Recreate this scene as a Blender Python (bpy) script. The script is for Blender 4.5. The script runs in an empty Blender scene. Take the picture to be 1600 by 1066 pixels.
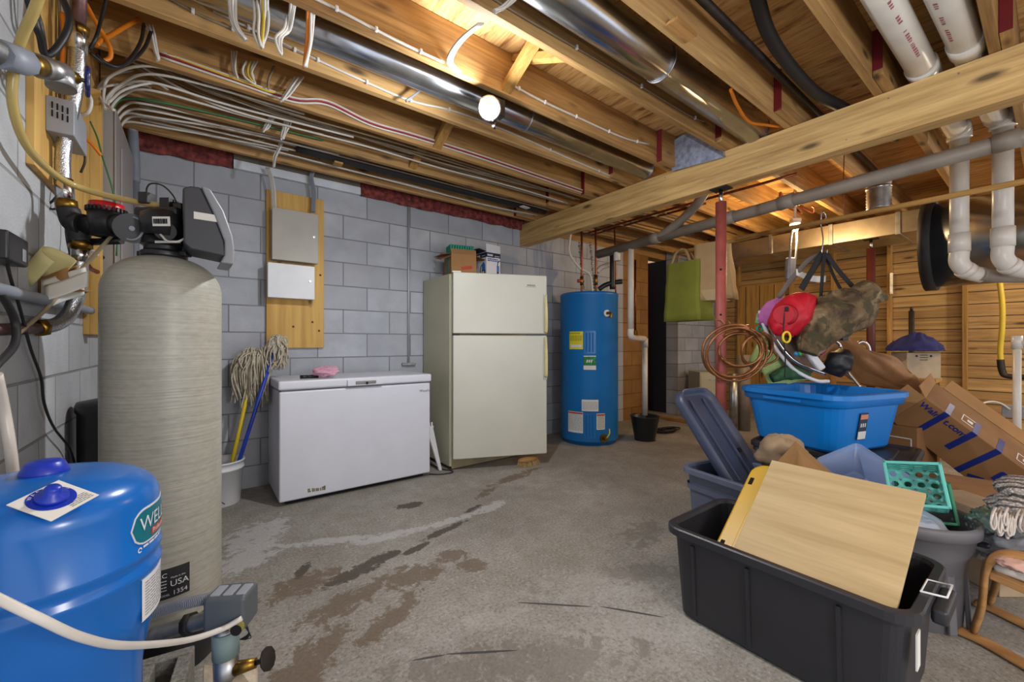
import bpy, math, random
from mathutils import Vector, Matrix, Euler, noise as mnoise
random.seed(7)
R = math.radians
scene = bpy.context.scene
COL = scene.collection

# ------------------------------------------------------------------ camera, world, lights, exposure
EYE = 1.10
YAW = R(37.2)
cam_d = bpy.data.cameras.new('camera')
cam = bpy.data.objects.new('camera', cam_d); COL.objects.link(cam)
cam.location = (0, 0, EYE); cam.rotation_euler = (R(90), 0, -YAW)
cam_d.sensor_width = 36.0; cam_d.lens = 36.0 * 645 / 1600; cam_d.shift_y = 3 / 1600
cam_d.clip_start = 0.02
scene.camera = cam

world = bpy.data.worlds.new('world'); scene.world = world; world.use_nodes = True
bg = world.node_tree.nodes['Background']
bg.inputs[0].default_value = (0.86, 0.90, 1.0, 1); bg.inputs[1].default_value = 1.15

vs = scene.view_settings
vs.view_transform = 'Standard'; vs.look = 'None'; vs.gamma = 1.0; vs.use_curve_mapping = False
vs.exposure = 0.36

def lamp(name, loc, power, color, radius):
    d = bpy.data.lights.new(name, 'POINT'); d.energy = power; d.color = color; d.shadow_soft_size = radius
    o = bpy.data.objects.new(name, d); COL.objects.link(o); o.location = loc
    return o
LAMP_A = (1.19, 1.77, 2.34)          # bare flood bulb between the joists
LAMP_B = (4.70, 1.56, 2.25)          # warm bulb by the sheet-metal trunk
lamp('flood_bulb_light', (1.165, 1.735, 2.265), 31, (0.93, 0.96, 1.0), 0.04)
lamp('warm_bulb_light', (4.70, 1.56, 2.16), 40, (1.0, 0.66, 0.30), 0.04)
# added fill lamps without fixtures: behind the camera, and beyond the right edge
lamp('rear_fill_light', (0.9, -1.2, 1.3), 58, (1.0, 0.96, 0.90), 0.20)
lamp('right_fill_light', (5.9, -0.9, 2.2), 60, (1.0, 0.88, 0.68), 0.08)

# ------------------------------------------------------------------ image pixel to world point
_s, _c = math.sin(YAW), math.cos(YAW)
def at(px, py, X=None, Y=None, Z=None, D=None):
    t = (px - 800) / 645.0; u = (536 - py) / 645.0
    d = Vector((_s + t * _c, _c - t * _s, u))
    if X is not None: k = X / d.x
    elif Y is not None: k = Y / d.y
    elif Z is not None: k = (Z - EYE) / d.z
    else: k = D
    return Vector((0, 0, EYE)) + d * k

# ------------------------------------------------------------------ mesh builder
def rot(rx=0, ry=0, rz=0): return Euler((R(rx), R(ry), R(rz))).to_matrix().to_4x4()
def TR(loc=(0, 0, 0), rx=0, ry=0, rz=0): return Matrix.Translation(Vector(loc)) @ rot(rx, ry, rz)
def spline(pts, sub=6, closed=False):
    pts = [Vector(p) for p in pts]; n = len(pts)
    if n < 3: return pts
    out = []
    rng = range(n if closed else n - 1)
    for i in rng:
        if closed: p0, p1, p2, p3 = pts[i-1], pts[i], pts[(i+1) % n], pts[(i+2) % n]
        else:
            p1, p2 = pts[i], pts[i+1]
            p0 = pts[i-1] if i > 0 else p1 * 2 - p2
            p3 = pts[i+2] if i + 2 < n else p2 * 2 - p1
        for k in range(sub):
            t = k / sub
            out.append(0.5 * ((2*p1) + (p2-p0)*t + (2*p0-5*p1+4*p2-p3)*t*t + (3*p1-p0-3*p2+p3)*t*t*t))
    if not closed: out.append(pts[-1])
    return out

class MB:
    def __init__(s): s.v = []; s.f = []; s.sm = []
    def add(s, vs, fs, smooth=False, M=None):
        b = len(s.v)
        for p in vs:
            p = Vector(p); s.v.append(M @ p if M else p)
        for f in fs: s.f.append([i + b for i in f]); s.sm.append(smooth)
        return s
    def bb(s, lo, hi, M=None):
        x0, y0, z0 = lo; x1, y1, z1 = hi
        return s.add([(x0,y0,z0),(x1,y0,z0),(x1,y1,z0),(x0,y1,z0),(x0,y0,z1),(x1,y0,z1),(x1,y1,z1),(x0,y1,z1)],
                     [(3,2,1,0),(4,5,6,7),(0,1,5,4),(1,2,6,5),(2,3,7,6),(3,0,4,7)], False, M)
    def box(s, c, size, M=None, rx=0, ry=0, rz=0):
        h = Vector(size) / 2
        m = TR(c, rx, ry, rz)
        if M: m = M @ m
        return s.bb(-h, h, m)
    def hexa(s, lo4, hi4, M=None):                     # frustum between two quads
        return s.add(list(lo4) + list(hi4), [(3,2,1,0),(4,5,6,7),(0,1,5,4),(1,2,6,5),(2,3,7,6),(3,0,4,7)], False, M)
    def loft(s, rings, closed=True, cap0=True, cap1=True, smooth=True, M=None):
        n = len(rings[0]); vs = [p for r in rings for p in r]; fs = []
        for i in range(len(rings) - 1):
            for j in range(n if closed else n - 1):
                a = i*n + j; b = i*n + (j+1) % n
                fs.append((a, b, b + n, a + n))
        s.add(vs, fs, smooth, M)
        b = len(s.v) - len(vs)
        if closed and cap0: s.f.append([b + j for j in reversed(range(n))]); s.sm.append(False)
        if closed and cap1: s.f.append([b + (len(rings)-1)*n + j for j in range(n)]); s.sm.append(False)
        return s
    def cyl(s, a, b, r, r2=None, n=20, M=None, caps=True):
        a = Vector(a); b = Vector(b); r2 = r if r2 is None else r2
        q = (b - a).to_track_quat('Z', 'Y').to_matrix()
        ring = lambda c, rr: [c + q @ Vector((rr*math.cos(2*math.pi*i/n), rr*math.sin(2*math.pi*i/n), 0)) for i in range(n)]
        return s.loft([ring(a, r), ring(b, r2)], True, caps, caps, True, M)
    def tube(s, pts, r, n=8, sub=6, smooth=True, closed=False, M=None, flat=None):
        P = spline(pts, sub, closed) if (smooth and len(pts) > 2) else [Vector(p) for p in pts]
        m = len(P)
        if m < 2: return s
        rings = []; up = None
        for i, p in enumerate(P):
            if closed: t = P[(i+1) % m] - P[i-1]
            else: t = P[min(i+1, m-1)] - P[max(i-1, 0)]
            if t.length < 1e-9: t = Vector((0,0,1))
            t.normalize()
            if up is None:
                up = t.orthogonal().normalized()
                if flat is not None:
                    f = Vector(flat); f = f - t * f.dot(t)
                    if f.length > 1e-6: up = f.normalized()
            up = up - t * up.dot(t)
            if up.length < 1e-6: up = t.orthogonal()
            up.normalize(); sd = t.cross(up)
            if isinstance(r, (list, tuple)) and not (flat is not None): rr = r[min(len(r)-1, int(i / max(1, m-1) * (len(r)-1) + 0.5))]; ru = rs = rr
            elif flat is not None: ru, rs = r
            else: ru = rs = r
            rings.append([p + up*ru*math.cos(2*math.pi*k/n) + sd*rs*math.sin(2*math.pi*k/n) for k in range(n)])
        if closed: rings.append(rings[0])
        return s.loft(rings, True, not closed, not closed, True, M)
    def lathe(s, prof, c=(0,0,0), n=40, M=None, caps=True, smooth=True):
        c = Vector(c)
        rings = [[c + Vector((r*math.cos(2*math.pi*i/n), r*math.sin(2*math.pi*i/n), z)) for i in range(n)] for r, z in prof]
        return s.loft(rings, True, caps, caps, smooth, M)
    def prism(s, poly, w0, w1, M=None, smooth=False):  # poly in local x,z ; thickness along y
        n = len(poly)
        vs = [(x, w0, z) for x, z in poly] + [(x, w1, z) for x, z in poly]
        fs = [tuple(range(n)), tuple(reversed(range(n, 2*n)))] + [(i, i+n, (i+1) % n + n, (i+1) % n) for i in range(n)]
        return s.add(vs, fs, smooth, M)
    def grid(s, fn, nu, nv, smooth=True, M=None):
        vs = [fn(i/nu, j/nv) for j in range(nv+1) for i in range(nu+1)]
        w = nu + 1
        return s.add(vs, [(j*w+i, j*w+i+1, (j+1)*w+i+1, (j+1)*w+i) for j in range(nv) for i in range(nu)], smooth, M)
    def ball(s, c, r, nu=24, nv=14, fn=None, M=None):
        c = Vector(c); r = Vector((r,r,r)) if isinstance(r, (int, float)) else Vector(r)
        rings = []
        for j in range(nv+1):
            th = math.pi * (j / nv); th = min(max(th, 0.03), math.pi - 0.03)
            ring = []
            for i in range(nu):
                ph = 2*math.pi*i/nu
                d = Vector((math.sin(th)*math.cos(ph), math.sin(th)*math.sin(ph), -math.cos(th)))
                p = Vector((d.x*r.x, d.y*r.y, d.z*r.z))
                if fn: p = fn(d, p)
                ring.append(c + p)
            rings.append(ring)
        return s.loft(rings, True, True, True, True, M)

def rrect(w, d, r, n=4):                               # rounded rectangle ring, ccw
    out = []
    for cx, cy, a0 in ((w/2-r, d/2-r, 0), (-w/2+r, d/2-r, 90), (-w/2+r, -d/2+r, 180), (w/2-r, -d/2+r, 270)):
        for k in range(n+1):
            a = R(a0 + 90*k/n); out.append((cx + r*math.cos(a), cy + r*math.sin(a)))
    return out

def wmat(o):
    m = Matrix.Translation(o.location) @ o.rotation_euler.to_matrix().to_4x4()
    return wmat(o.parent) @ m if o.parent else m

def build(mb, name, mat, parent=None, bevel=0, solid=0, sub=0, local=False, origin=None, segs=2):
    M = None
    if parent is not None and not local: M = wmat(parent).inverted()
    off = Vector((0,0,0))
    if parent is None and origin is None and mb.v:
        xs = [p.x for p in mb.v]; ys = [p.y for p in mb.v]; zs = [p.z for p in mb.v]
        off = Vector(((min(xs)+max(xs))/2, (min(ys)+max(ys))/2, min(zs)))
    elif parent is None and origin is not None: off = Vector(origin)
    me = bpy.data.meshes.new(name)
    me.from_pydata([tuple((M @ p) if M else p - off) for p in mb.v], [], mb.f)
    me.polygons.foreach_set('use_smooth', mb.sm)
    me.materials.append(mat); me.update()
    o = bpy.data.objects.new(name, me); COL.objects.link(o)
    if parent is not None: o.parent = parent
    else: o.location = off
    if solid:
        m = o.modifiers.new('solid', 'SOLIDIFY'); m.thickness = solid; m.offset = 0
    if bevel:
        m = o.modifiers.new('bevel', 'BEVEL'); m.width = bevel; m.segments = segs; m.limit_method = 'ANGLE'; m.angle_limit = R(38)
        for p in me.polygons: p.use_smooth = True
        w = o.modifiers.new('wn', 'WEIGHTED_NORMAL'); w.keep_sharp = False
    if sub:
        m = o.modifiers.new('sub', 'SUBSURF'); m.levels = sub; m.render_levels = sub
    return o

def tag(o, label, cat, group=None, kind=None):
    if label: o['label'] = label
    if cat: o['category'] = cat
    if group: o['group'] = group
    if kind: o['kind'] = kind
    return o
def thing(name, label, cat, loc=(0,0,0), rz=0, group=None, rx=0, ry=0):
    o = bpy.data.objects.new(name, None); COL.objects.link(o)
    o.empty_display_size = 0.05
    o.location = loc; o.rotation_euler = (R(rx), R(ry), R(rz))
    return tag(o, label, cat, group)
def struct(o): o['kind'] = 'structure'; return o
def dup(o, parent=None):
    c = o.copy(); COL.objects.link(c)
    c.parent = parent
    for ch in [x for x in COL.objects if x.parent == o]: dup(ch, c)
    return c

# text as real mesh faces, laid through a mapping u,v -> world
def text_faces(txt, size=1.0, align='LEFT', bold=0.0):
    cu = bpy.data.curves.new('lettering', 'FONT'); cu.body = txt; cu.size = size; cu.align_x = align; cu.resolution_u = 3; cu.offset = bold
    o = bpy.data.objects.new('lettering', cu); COL.objects.link(o)
    dg = bpy.context.evaluated_depsgraph_get(); dg.update()
    me = bpy.data.meshes.new_from_object(o.evaluated_get(dg))
    vs = [tuple(v.co) for v in me.vertices]; fs = [tuple(p.vertices) for p in me.polygons]
    bpy.data.objects.remove(o); bpy.data.curves.remove(cu); bpy.data.meshes.remove(me)
    return vs, fs
def put_text(mb, txt, size, fn, align='LEFT', du=0, dv=0, bold=0.0):
    vs, fs = text_faces(txt, size, align, bold)
    mb.add([fn(x + du, y + dv) for x, y, z in vs], fs)
    return mb

# ------------------------------------------------------------------ materials
def lin(c):
    return tuple(((v/255)/12.92 if v/255 <= 0.04045 else ((v/255+0.055)/1.055)**2.4) for v in c) + (1,)
class NT:
    def __init__(s, name):
        s.m = bpy.data.materials.new(name); s.m.use_nodes = True
        s.t = s.m.node_tree; s.b = s.t.nodes['Principled BSDF']
        s.co = s.t.nodes.new('ShaderNodeTexCoord')
    def n(s, typ, **k):
        nd = s.t.nodes.new(typ)
        for a, v in k.items():
            if hasattr(nd, a) and a not in ('inputs',): setattr(nd, a, v)
        return nd
    def l(s, a, b): s.t.links.new(a, b)
    def math(s, op, a, b=None, clamp=False):
        nd = s.n('ShaderNodeMath'); nd.operation = op; nd.use_clamp = clamp
        for i, x in enumerate((a, b)):
            if x is None: continue
            if isinstance(x, (int, float)): nd.inputs[i].default_value = x
            else: s.l(x, nd.inputs[i])
        return nd.outputs[0]
    def mapping(s, src, scale=(1,1,1), loc=(0,0,0), rotz=(0,0,0)):
        nd = s.n('ShaderNodeMapping'); s.l(src, nd.inputs['Vector'])
        nd.inputs['Scale'].default_value = scale; nd.inputs['Location'].default_value = loc; nd.inputs['Rotation'].default_value = rotz
        return nd.outputs[0]
    def noise(s, vec, scale, detail=4, rough=0.55, dist=0):
        nd = s.n('ShaderNodeTexNoise'); s.l(vec, nd.inputs['Vector'])
        nd.inputs['Scale'].default_value = scale; nd.inputs['Detail'].default_value = detail
        nd.inputs['Roughness'].default_value = rough; nd.inputs['Distortion'].default_value = dist
        return nd.outputs['Fac']
    def ramp(s, fac, stops):
        nd = s.n('ShaderNodeValToRGB'); s.l(fac, nd.inputs[0]); e = nd.color_ramp.elements
        while len(e) < len(stops): e.new(0.5)
        for i, (p, c) in enumerate(stops): e[i].position = p; e[i].color = c if len(c) == 4 else lin(c)
        return nd.outputs[0]
    def mix(s, fac, a, b, mode='MIX'):
        nd = s.n('ShaderNodeMix'); nd.data_type = 'RGBA'; nd.blend_type = mode
        ins = [nd.inputs[0], nd.inputs[6], nd.inputs[7]]
        for i, x in zip(ins, (fac, a, b)):
            if isinstance(x, (int, float)): i.default_value = x
            elif isinstance(x, tuple): i.default_value = x if len(x) == 4 else lin(x)
            else: s.l(x, i)
        return nd.outputs[2]
    def bump(s, h, strength=0.3, dist=0.01):
        nd = s.n('ShaderNodeBump'); s.l(h, nd.inputs['Height'])
        nd.inputs['Strength'].default_value = strength; nd.inputs['Distance'].default_value = dist
        s.l(nd.outputs[0], s.b.inputs['Normal']); return nd
    def col(s, c):
        i = s.b.inputs['Base Color']
        if isinstance(c, tuple): i.default_value = c if len(c) == 4 else lin(c)
        else: s.l(c, i)
    def set(s, rough=0.5, metal=0.0, spec=None):
        s.b.inputs['Roughness'].default_value = rough; s.b.inputs['Metallic'].default_value = metal
        if spec is not None: s.b.inputs['Specular IOR Level'].default_value = spec

def plain(name, c, rough=0.5, metal=0.0, var=0.12, vs=6.0, bump=0.0, bs=60.0, spec=None):
    t = NT(name); o = t.co.outputs['Object']
    base = lin(c)
    if var > 0:
        f = t.noise(o, vs, 5)
        dk = tuple(max(0, x*(1-var*1.6)) for x in base[:3]) + (1,); lt = tuple(min(1, x*(1+var)) for x in base[:3]) + (1,)
        t.col(t.ramp(f, [(0.3, dk), (0.7, lt)]))
    else: t.col(base)
    t.set(rough, metal, spec)
    if bump: t.bump(t.noise(o, bs, 3), bump, 0.004)
    return t.m

def wood(name, dark, light, axis='X', scale=1.0, rough=0.7, knots=True, bump=0.12, contrast=(0.3, 0.72)):
    t = NT(name); o = t.co.outputs['Object']
    info = t.n('ShaderNodeObjectInfo')
    add = t.n('ShaderNodeVectorMath'); add.operation = 'ADD'; t.l(o, add.inputs[0])
    cmb = t.n('ShaderNodeCombineXYZ')
    for i in range(3): t.l(t.math('MULTIPLY', info.outputs['Random'], 37.0 + 11*i), cmb.inputs[i])
    t.l(cmb.outputs[0], add.inputs[1]); v = add.outputs[0]
    lo, hi = 1.3*scale, 22.0*scale
    sc = {'X': (lo, hi, hi), 'Y': (hi, lo, hi), 'Z': (hi, hi, lo)}[axis]
    g1 = t.noise(t.mapping(v, sc), 1.0, 6, 0.6, 0.6)
    sc2 = tuple(x*3.2 for x in sc)
    g2 = t.noise(t.mapping(v, sc2), 1.0, 3, 0.5)
    f = t.math('ADD', t.math('MULTIPLY', g1, 0.7), t.math('MULTIPLY', g2, 0.3))
    c = t.ramp(f, [(contrast[0], dark), (contrast[1], light)])
    if knots:
        vo = t.n('ShaderNodeTexVoronoi'); vo.feature = 'F1'
        ks = {'X': (2.2, 7, 7), 'Y': (7, 2.2, 7), 'Z': (7, 7, 2.2)}[axis]
        t.l(t.mapping(v, ks), vo.inputs['Vector']); vo.inputs['Scale'].default_value = 1.15
        k = t.ramp(vo.outputs['Distance'], [(0.07, (0.85,0.85,0.85,1)), (0.19, (0,0,0,1))])
        d2 = tuple(x*0.35 for x in dark)
        c = t.mix(k, c, d2)
    t.col(c); t.set(rough)
    if bump: t.bump(f, bump, 0.004)
    return t.m

def blocks(name, axis, off, zoff, base, dark, mortar, jit=0.12):
    t = NT(name); o = t.co.outputs['Object']
    sep = t.n('ShaderNodeSeparateXYZ'); t.l(o, sep.inputs[0])
    cmb = t.n('ShaderNodeCombineXYZ')
    t.l(t.math('ADD', sep.outputs[axis], off), cmb.inputs[0]); t.l(t.math('ADD', sep.outputs[2], zoff), cmb.inputs[1])
    br = t.n('ShaderNodeTexBrick'); t.l(cmb.outputs[0], br.inputs['Vector'])
    br.offset = 0.5; br.inputs['Scale'].default_value = 1.0
    br.inputs['Brick Width'].default_value = 0.4064; br.inputs['Row Height'].default_value = 0.2032
    br.inputs['Mortar Size'].default_value = 0.0052; br.inputs['Mortar Smooth'].default_value = 0.35; br.inputs['Bias'].default_value = 0.0
    br.inputs['Color1'].default_value = lin(base); br.inputs['Color2'].default_value = lin(tuple(v*(1-jit) for v in base)); br.inputs['Mortar'].default_value = lin(mortar)
    n1 = t.noise(o, 5.0, 4); n2 = t.noise(o, 160.0, 2); n3 = t.noise(o, 38.0, 4)
    c = t.mix(t.ramp(n1, [(0.35, (0.5,0.5,0.5,1)), (0.7, (0,0,0,1))]), br.outputs['Color'], dark)
    c = t.mix(t.ramp(n2, [(0.30, (0.55,0.55,0.55,1)), (0.44, (0,0,0,1))]), c, dark)
    t.col(c); t.set(0.95, 0, 0.2)
    h = t.math('SUBTRACT', t.math('ADD', t.math('MULTIPLY', n2, 0.35), t.math('MULTIPLY', n3, 0.35)), br.outputs['Fac'])
    t.bump(h, 0.7, 0.006)
    return t.m
# ------------------------------------------------------------------ material library
M = {}
M['joist'] = wood('joist_wood', (118, 82, 44), (204, 162, 100), 'X')
M['joist_light'] = wood('pale_joist_wood', (144, 104, 60), (218, 178, 116), 'X')
M['beam'] = wood('beam_wood', (160, 122, 68), (228, 192, 128), 'Y', contrast=(0.30, 0.66))
M['strapping'] = wood('strapping_wood', (140, 92, 44), (205, 156, 92), 'X')
M['upright'] = wood('upright_wood', (132, 92, 40), (196, 150, 76), 'Z')
M['depthwood'] = wood('depth_wood', (132, 92, 40), (200, 156, 84), 'Y')
M['plyback'] = wood('backboard_plywood', (176, 132, 62), (222, 182, 104), 'Z', scale=0.6)
M['plyboard'] = wood('pale_birch_board', (168, 142, 98), (204, 180, 136), 'Y', scale=0.8, knots=False, bump=0.03)
M['redpaint'] = plain('red_paint', (112, 16, 26), 0.6)
M['block_back'] = blocks('block_wall_back', 0, -1.192 + 0.2032*0 + 0.4064*20, -2.40 + 0.2032*20, (190, 194, 202), (150, 153, 160), (120, 122, 126))
M['block_left'] = blocks('block_wall_left', 1, 4.02, -2.40 + 0.2032*20, (196, 199, 203), (156, 158, 160), (128, 127, 124))
M['block_tan'] = blocks('block_wall_tan', 0, 0.1, -2.40 + 0.2032*20, (164, 122, 74), (120, 84, 46), (104, 76, 46))
M['block_jamb'] = blocks('block_wall_jamb', 0, 0.05, -2.40 + 0.2032*20, (180, 184, 194), (140, 144, 152), (100, 102, 108))
M['insul'] = plain('pink_insulation', (126, 58, 54), 0.95, 0, 0.5, 22, 0.8, 60)
M['foam'] = plain('white_foam', (208, 214, 222), 0.8, 0, 0.08)
M['cable'] = plain('pale_cable', (206, 202, 194), 0.5, 0, 0.08)
M['cable_old'] = plain('aged_cable', (140, 124, 102), 0.6, 0, 0.15)
M['cable_yellow'] = plain('yellow_cable', (206, 178, 52), 0.5, 0, 0.08)
M['cable_black'] = plain('black_cable', (30, 29, 30), 0.45, 0, 0.1)
M['cable_orange'] = plain('orange_cable', (214, 120, 24), 0.45, 0, 0.08)
M['cable_red'] = plain('red_cable', (150, 40, 44), 0.5, 0, 0.08)
M['cable_green'] = plain('green_cable', (54, 112, 70), 0.5, 0, 0.08)
M['galv'] = plain('galvanised_steel', (196, 200, 206), 0.22, 1.0, 0.12, 9, 0.02, 40)
M['galv_dull'] = plain('dull_galvanised_steel', (176, 178, 180), 0.42, 1.0, 0.22, 14)
M['duct_warm'] = plain('trunk_sheet_metal', (190, 182, 166), 0.36, 1.0, 0.18, 5)
M['chrome'] = plain('bright_steel', (206, 206, 208), 0.18, 1.0, 0.06)
M['brass'] = plain('aged_brass', (150, 116, 50), 0.4, 1.0, 0.25, 30)
M['copper'] = plain('aged_copper', (150, 92, 70), 0.42, 1.0, 0.3, 20)
M['copper_dull'] = plain('oxidised_copper', (112, 84, 84), 0.5, 0.8, 0.3, 26)
M['rubber'] = plain('black_rubber', (34, 34, 36), 0.6, 0, 0.15)
M['blackplastic'] = plain('black_plastic', (30, 30, 33), 0.38, 0, 0.1)
M['pvc'] = plain('white_pvc', (212, 206, 196), 0.32, 0, 0.07)
M['pvc_grey'] = plain('grey_drain_plastic', (138, 128, 116), 0.5, 0, 0.12)
M['conduit'] = plain('grey_pvc_conduit', (134, 140, 152), 0.5, 0, 0.1)
M['greybox'] = plain('grey_enamel', (148, 152, 160), 0.45, 0, 0.06)
M['panelgrey'] = plain('beige_grey_enamel', (150, 144, 140), 0.5, 0, 0.06)
M['whitebox'] = plain('white_enamel', (214, 216, 220), 0.38, 0, 0.04)
M['darkpipe'] = plain('dark_iron', (48, 42, 38), 0.55, 0.4, 0.3, 20)
M['cardboard'] = plain('cardboard', (164, 122, 76), 0.85, 0, 0.10, 5)
M['cardboard_dark'] = plain('weathered_cardboard', (140, 100, 60), 0.85, 0, 0.14, 5)
M['white'] = plain('white_plastic', (222, 222, 224), 0.4, 0, 0.03)
M['paper'] = plain('white_paper', (224, 222, 214), 0.8, 0, 0.05)
M['ink'] = plain('black_ink', (28, 28, 32), 0.7, 0, 0)
M['inkblue'] = plain('blue_ink', (30, 62, 148), 0.6, 0, 0)
M['inkred'] = plain('red_ink', (186, 62, 40), 0.6, 0, 0)
M['hole'] = plain('dark_recess', (14, 13, 13), 0.9, 0, 0)

def emit(name, c, s):
    t = NT(name); t.b.inputs['Emission Color'].default_value = c; t.b.inputs['Emission Strength'].default_value = s
    t.col((0.9, 0.9, 0.9, 1)); return t.m
M['bulb_cool'] = emit('lit_cool_bulb', (0.92, 0.96, 1, 1), 30)
M['bulb_warm'] = emit('lit_warm_bulb', (1, 0.74, 0.40, 1), 22)

# floor concrete with its stains, tide marks and scuffs
def floor_mat():
    t = NT('floor_concrete'); o = t.co.outputs['Object']
    sep = t.n('ShaderNodeSeparateXYZ'); t.l(o, sep.inputs[0]); X, Y = sep.outputs[0], sep.outputs[1]
    n_big = t.noise(o, 1.6, 6, 0.6); n_mid = t.noise(o, 9, 6, 0.65, 0.4); n_fine = t.noise(o, 75, 4, 0.7); n_edge = t.noise(o, 16, 8, 0.75, 0.6)
    c = t.ramp(n_big, [(0.30, (134, 130, 122)), (0.5, (153, 149, 142)), (0.72, (170, 167, 161))])
    c = t.mix(t.ramp(n_mid, [(0.35, (0.45,)*3 + (1,)), (0.6, (0,0,0,1))]), c, (126, 118, 106))
    c = t.mix(t.ramp(n_fine, [(0.36, (0.6,)*3 + (1,)), (0.5, (0,0,0,1))]), c, (100, 95, 88))
    c = t.mix(t.ramp(n_fine, [(0.58, (0,0,0,1)), (0.70, (0.6,)*3 + (1,))]), c, (206, 202, 196))
    def ell(cx, cy, ang, rx, ry):
        ca, sa = math.cos(R(ang)), math.sin(R(ang))
        dx = t.math('SUBTRACT', X, cx); dy = t.math('SUBTRACT', Y, cy)
        u = t.math('DIVIDE', t.math('ADD', t.math('MULTIPLY', dx, ca), t.math('MULTIPLY', dy, sa)), rx)
        v = t.math('DIVIDE', t.math('SUBTRACT', t.math('MULTIPLY', dy, ca), t.math('MULTIPLY', dx, sa)), ry)
        return t.math('SUBTRACT', 1.0, t.math('ADD', t.math('MULTIPLY', u, u), t.math('MULTIPLY', v, v)))
    def stain(col, amount, blobs, gain=1.6, wob=2.2):
        nonlocal c
        m = None
        for b in blobs:
            e = ell(*b)
            m = e if m is None else t.math('MAXIMUM', m, e)
        f = t.math('ADD', t.math('MULTIPLY', m, gain), t.math('MULTIPLY', t.math('SUBTRACT', n_edge, 0.52), wob * 3), )
        f = t.math('MULTIPLY', t.math('MULTIPLY', f, 2.2, True), amount)
        f = t.math('MULTIPLY', f, t.math('GREATER_THAN', m, -1.5))
        c = t.mix(f, c, col)
    return t, ell, stain, (lambda: c), o, n_mid, n_fine
_t, _ell, _stain, _getc, _o, _nm, _nf = floor_mat()
_stain((70, 60, 52), 0.85, [(0.755,2.085,8,0.11,0.045),(0.60,2.03,12,0.17,0.055),(0.93,2.07,15,0.10,0.03),(1.16,2.17,14,0.20,0.035),(1.45,2.33,20,0.10,0.03),(1.137,2.644,-10,0.10,0.06),(0.40,2.20,60,0.08,0.03)])
_stain((104, 86, 68), 0.75, [(0.50,1.82,15,0.20,0.08),(0.80,1.84,-10,0.19,0.10),(1.04,1.88,-30,0.11,0.07),(0.38,2.08,10,0.18,0.10),(0.30,1.55,40,0.20,0.10),(0.60,1.60,30,0.22,0.06),(1.08,1.74,-30,0.08,0.07),(2.05,2.68,12,0.35,0.06),(1.68,2.53,25,0.18,0.04)], 1.3, 2.6)
_stain((204, 204, 206), 0.45, [(0.26,2.75,60,0.28,0.16),(0.21,2.50,40,0.20,0.12),(0.60,2.43,-22,0.28,0.05),(0.85,2.30,-8,0.25,0.05),(1.25,2.265,0,0.28,0.045),(1.55,2.29,10,0.18,0.06)], 1.2, 2.4)
_stain((190, 187, 181), 0.25, [(1.45,1.235,-30,0.35,0.16),(1.30,0.95,-20,0.4,0.2),(0.95,1.35,-20,0.15,0.05)], 1.0, 2.2)
_stain((112, 106, 98), 0.6, [(1.70,1.20,-35,0.25,0.09),(2.05,1.45,20,0.22,0.12),(0.9,1.1,-30,0.5,0.12)], 1.0, 2.4)
_stain((60, 58, 58), 0.9, [(1.19,1.275,-42.5,0.165,0.006),(1.41,1.05,-53,0.13,0.006),(0.80,1.235,-33,0.13,0.006),(0.64,1.325,-24,0.06,0.005)], 4.0, 0.5)
_t.col(_getc()); _t.set(0.78, 0, 0.35)
_t.bump(_t.math('ADD', _t.math('MULTIPLY', _nf, 0.4), _nm), 0.25, 0.004)
M['floor'] = _t.m

# ------------------------------------------------------------------ room shell
WL = -0.43; WB = 3.70; WR = 7.0; JB = 2.44; JT = 2.675
O0 = (0, 0, 0)
struct(build(MB().bb((-0.7, -3.0, -0.12), (7.3, 5.6, 0)), 'floor', M['floor'], origin=O0))
struct(build(MB().bb((WL-0.2, WB, 0), (4.78, WB+0.2, 2.40)), 'wall_back', M['block_back'], origin=O0))
struct(build(MB().bb((4.78, WB, 0), (5.37, WB+0.2, 2.40)), 'wall_partition', M['block_tan'], origin=O0))
struct(build(MB().bb((5.85, 3.50, 0), (7.2, WB, JT)), 'wall_jamb', M['block_jamb'], origin=O0))
struct(build(MB().bb((WL-0.2, 0.6, 0), (WL, WB, 2.40)), 'wall_left', M['block_left'], origin=O0))
t = NT('unlit_room_black'); t.col((0.012, 0.013, 0.022, 1)); t.set(0.9); M['dark'] = t.m
# store room seen through the opening; near-black wall colour stands in for its dark
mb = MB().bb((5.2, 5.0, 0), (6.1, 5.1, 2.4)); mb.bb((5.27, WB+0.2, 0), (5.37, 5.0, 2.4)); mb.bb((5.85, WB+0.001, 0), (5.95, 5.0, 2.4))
struct(build(mb, 'wall_storeroom', M['dark'], origin=O0))

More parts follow.
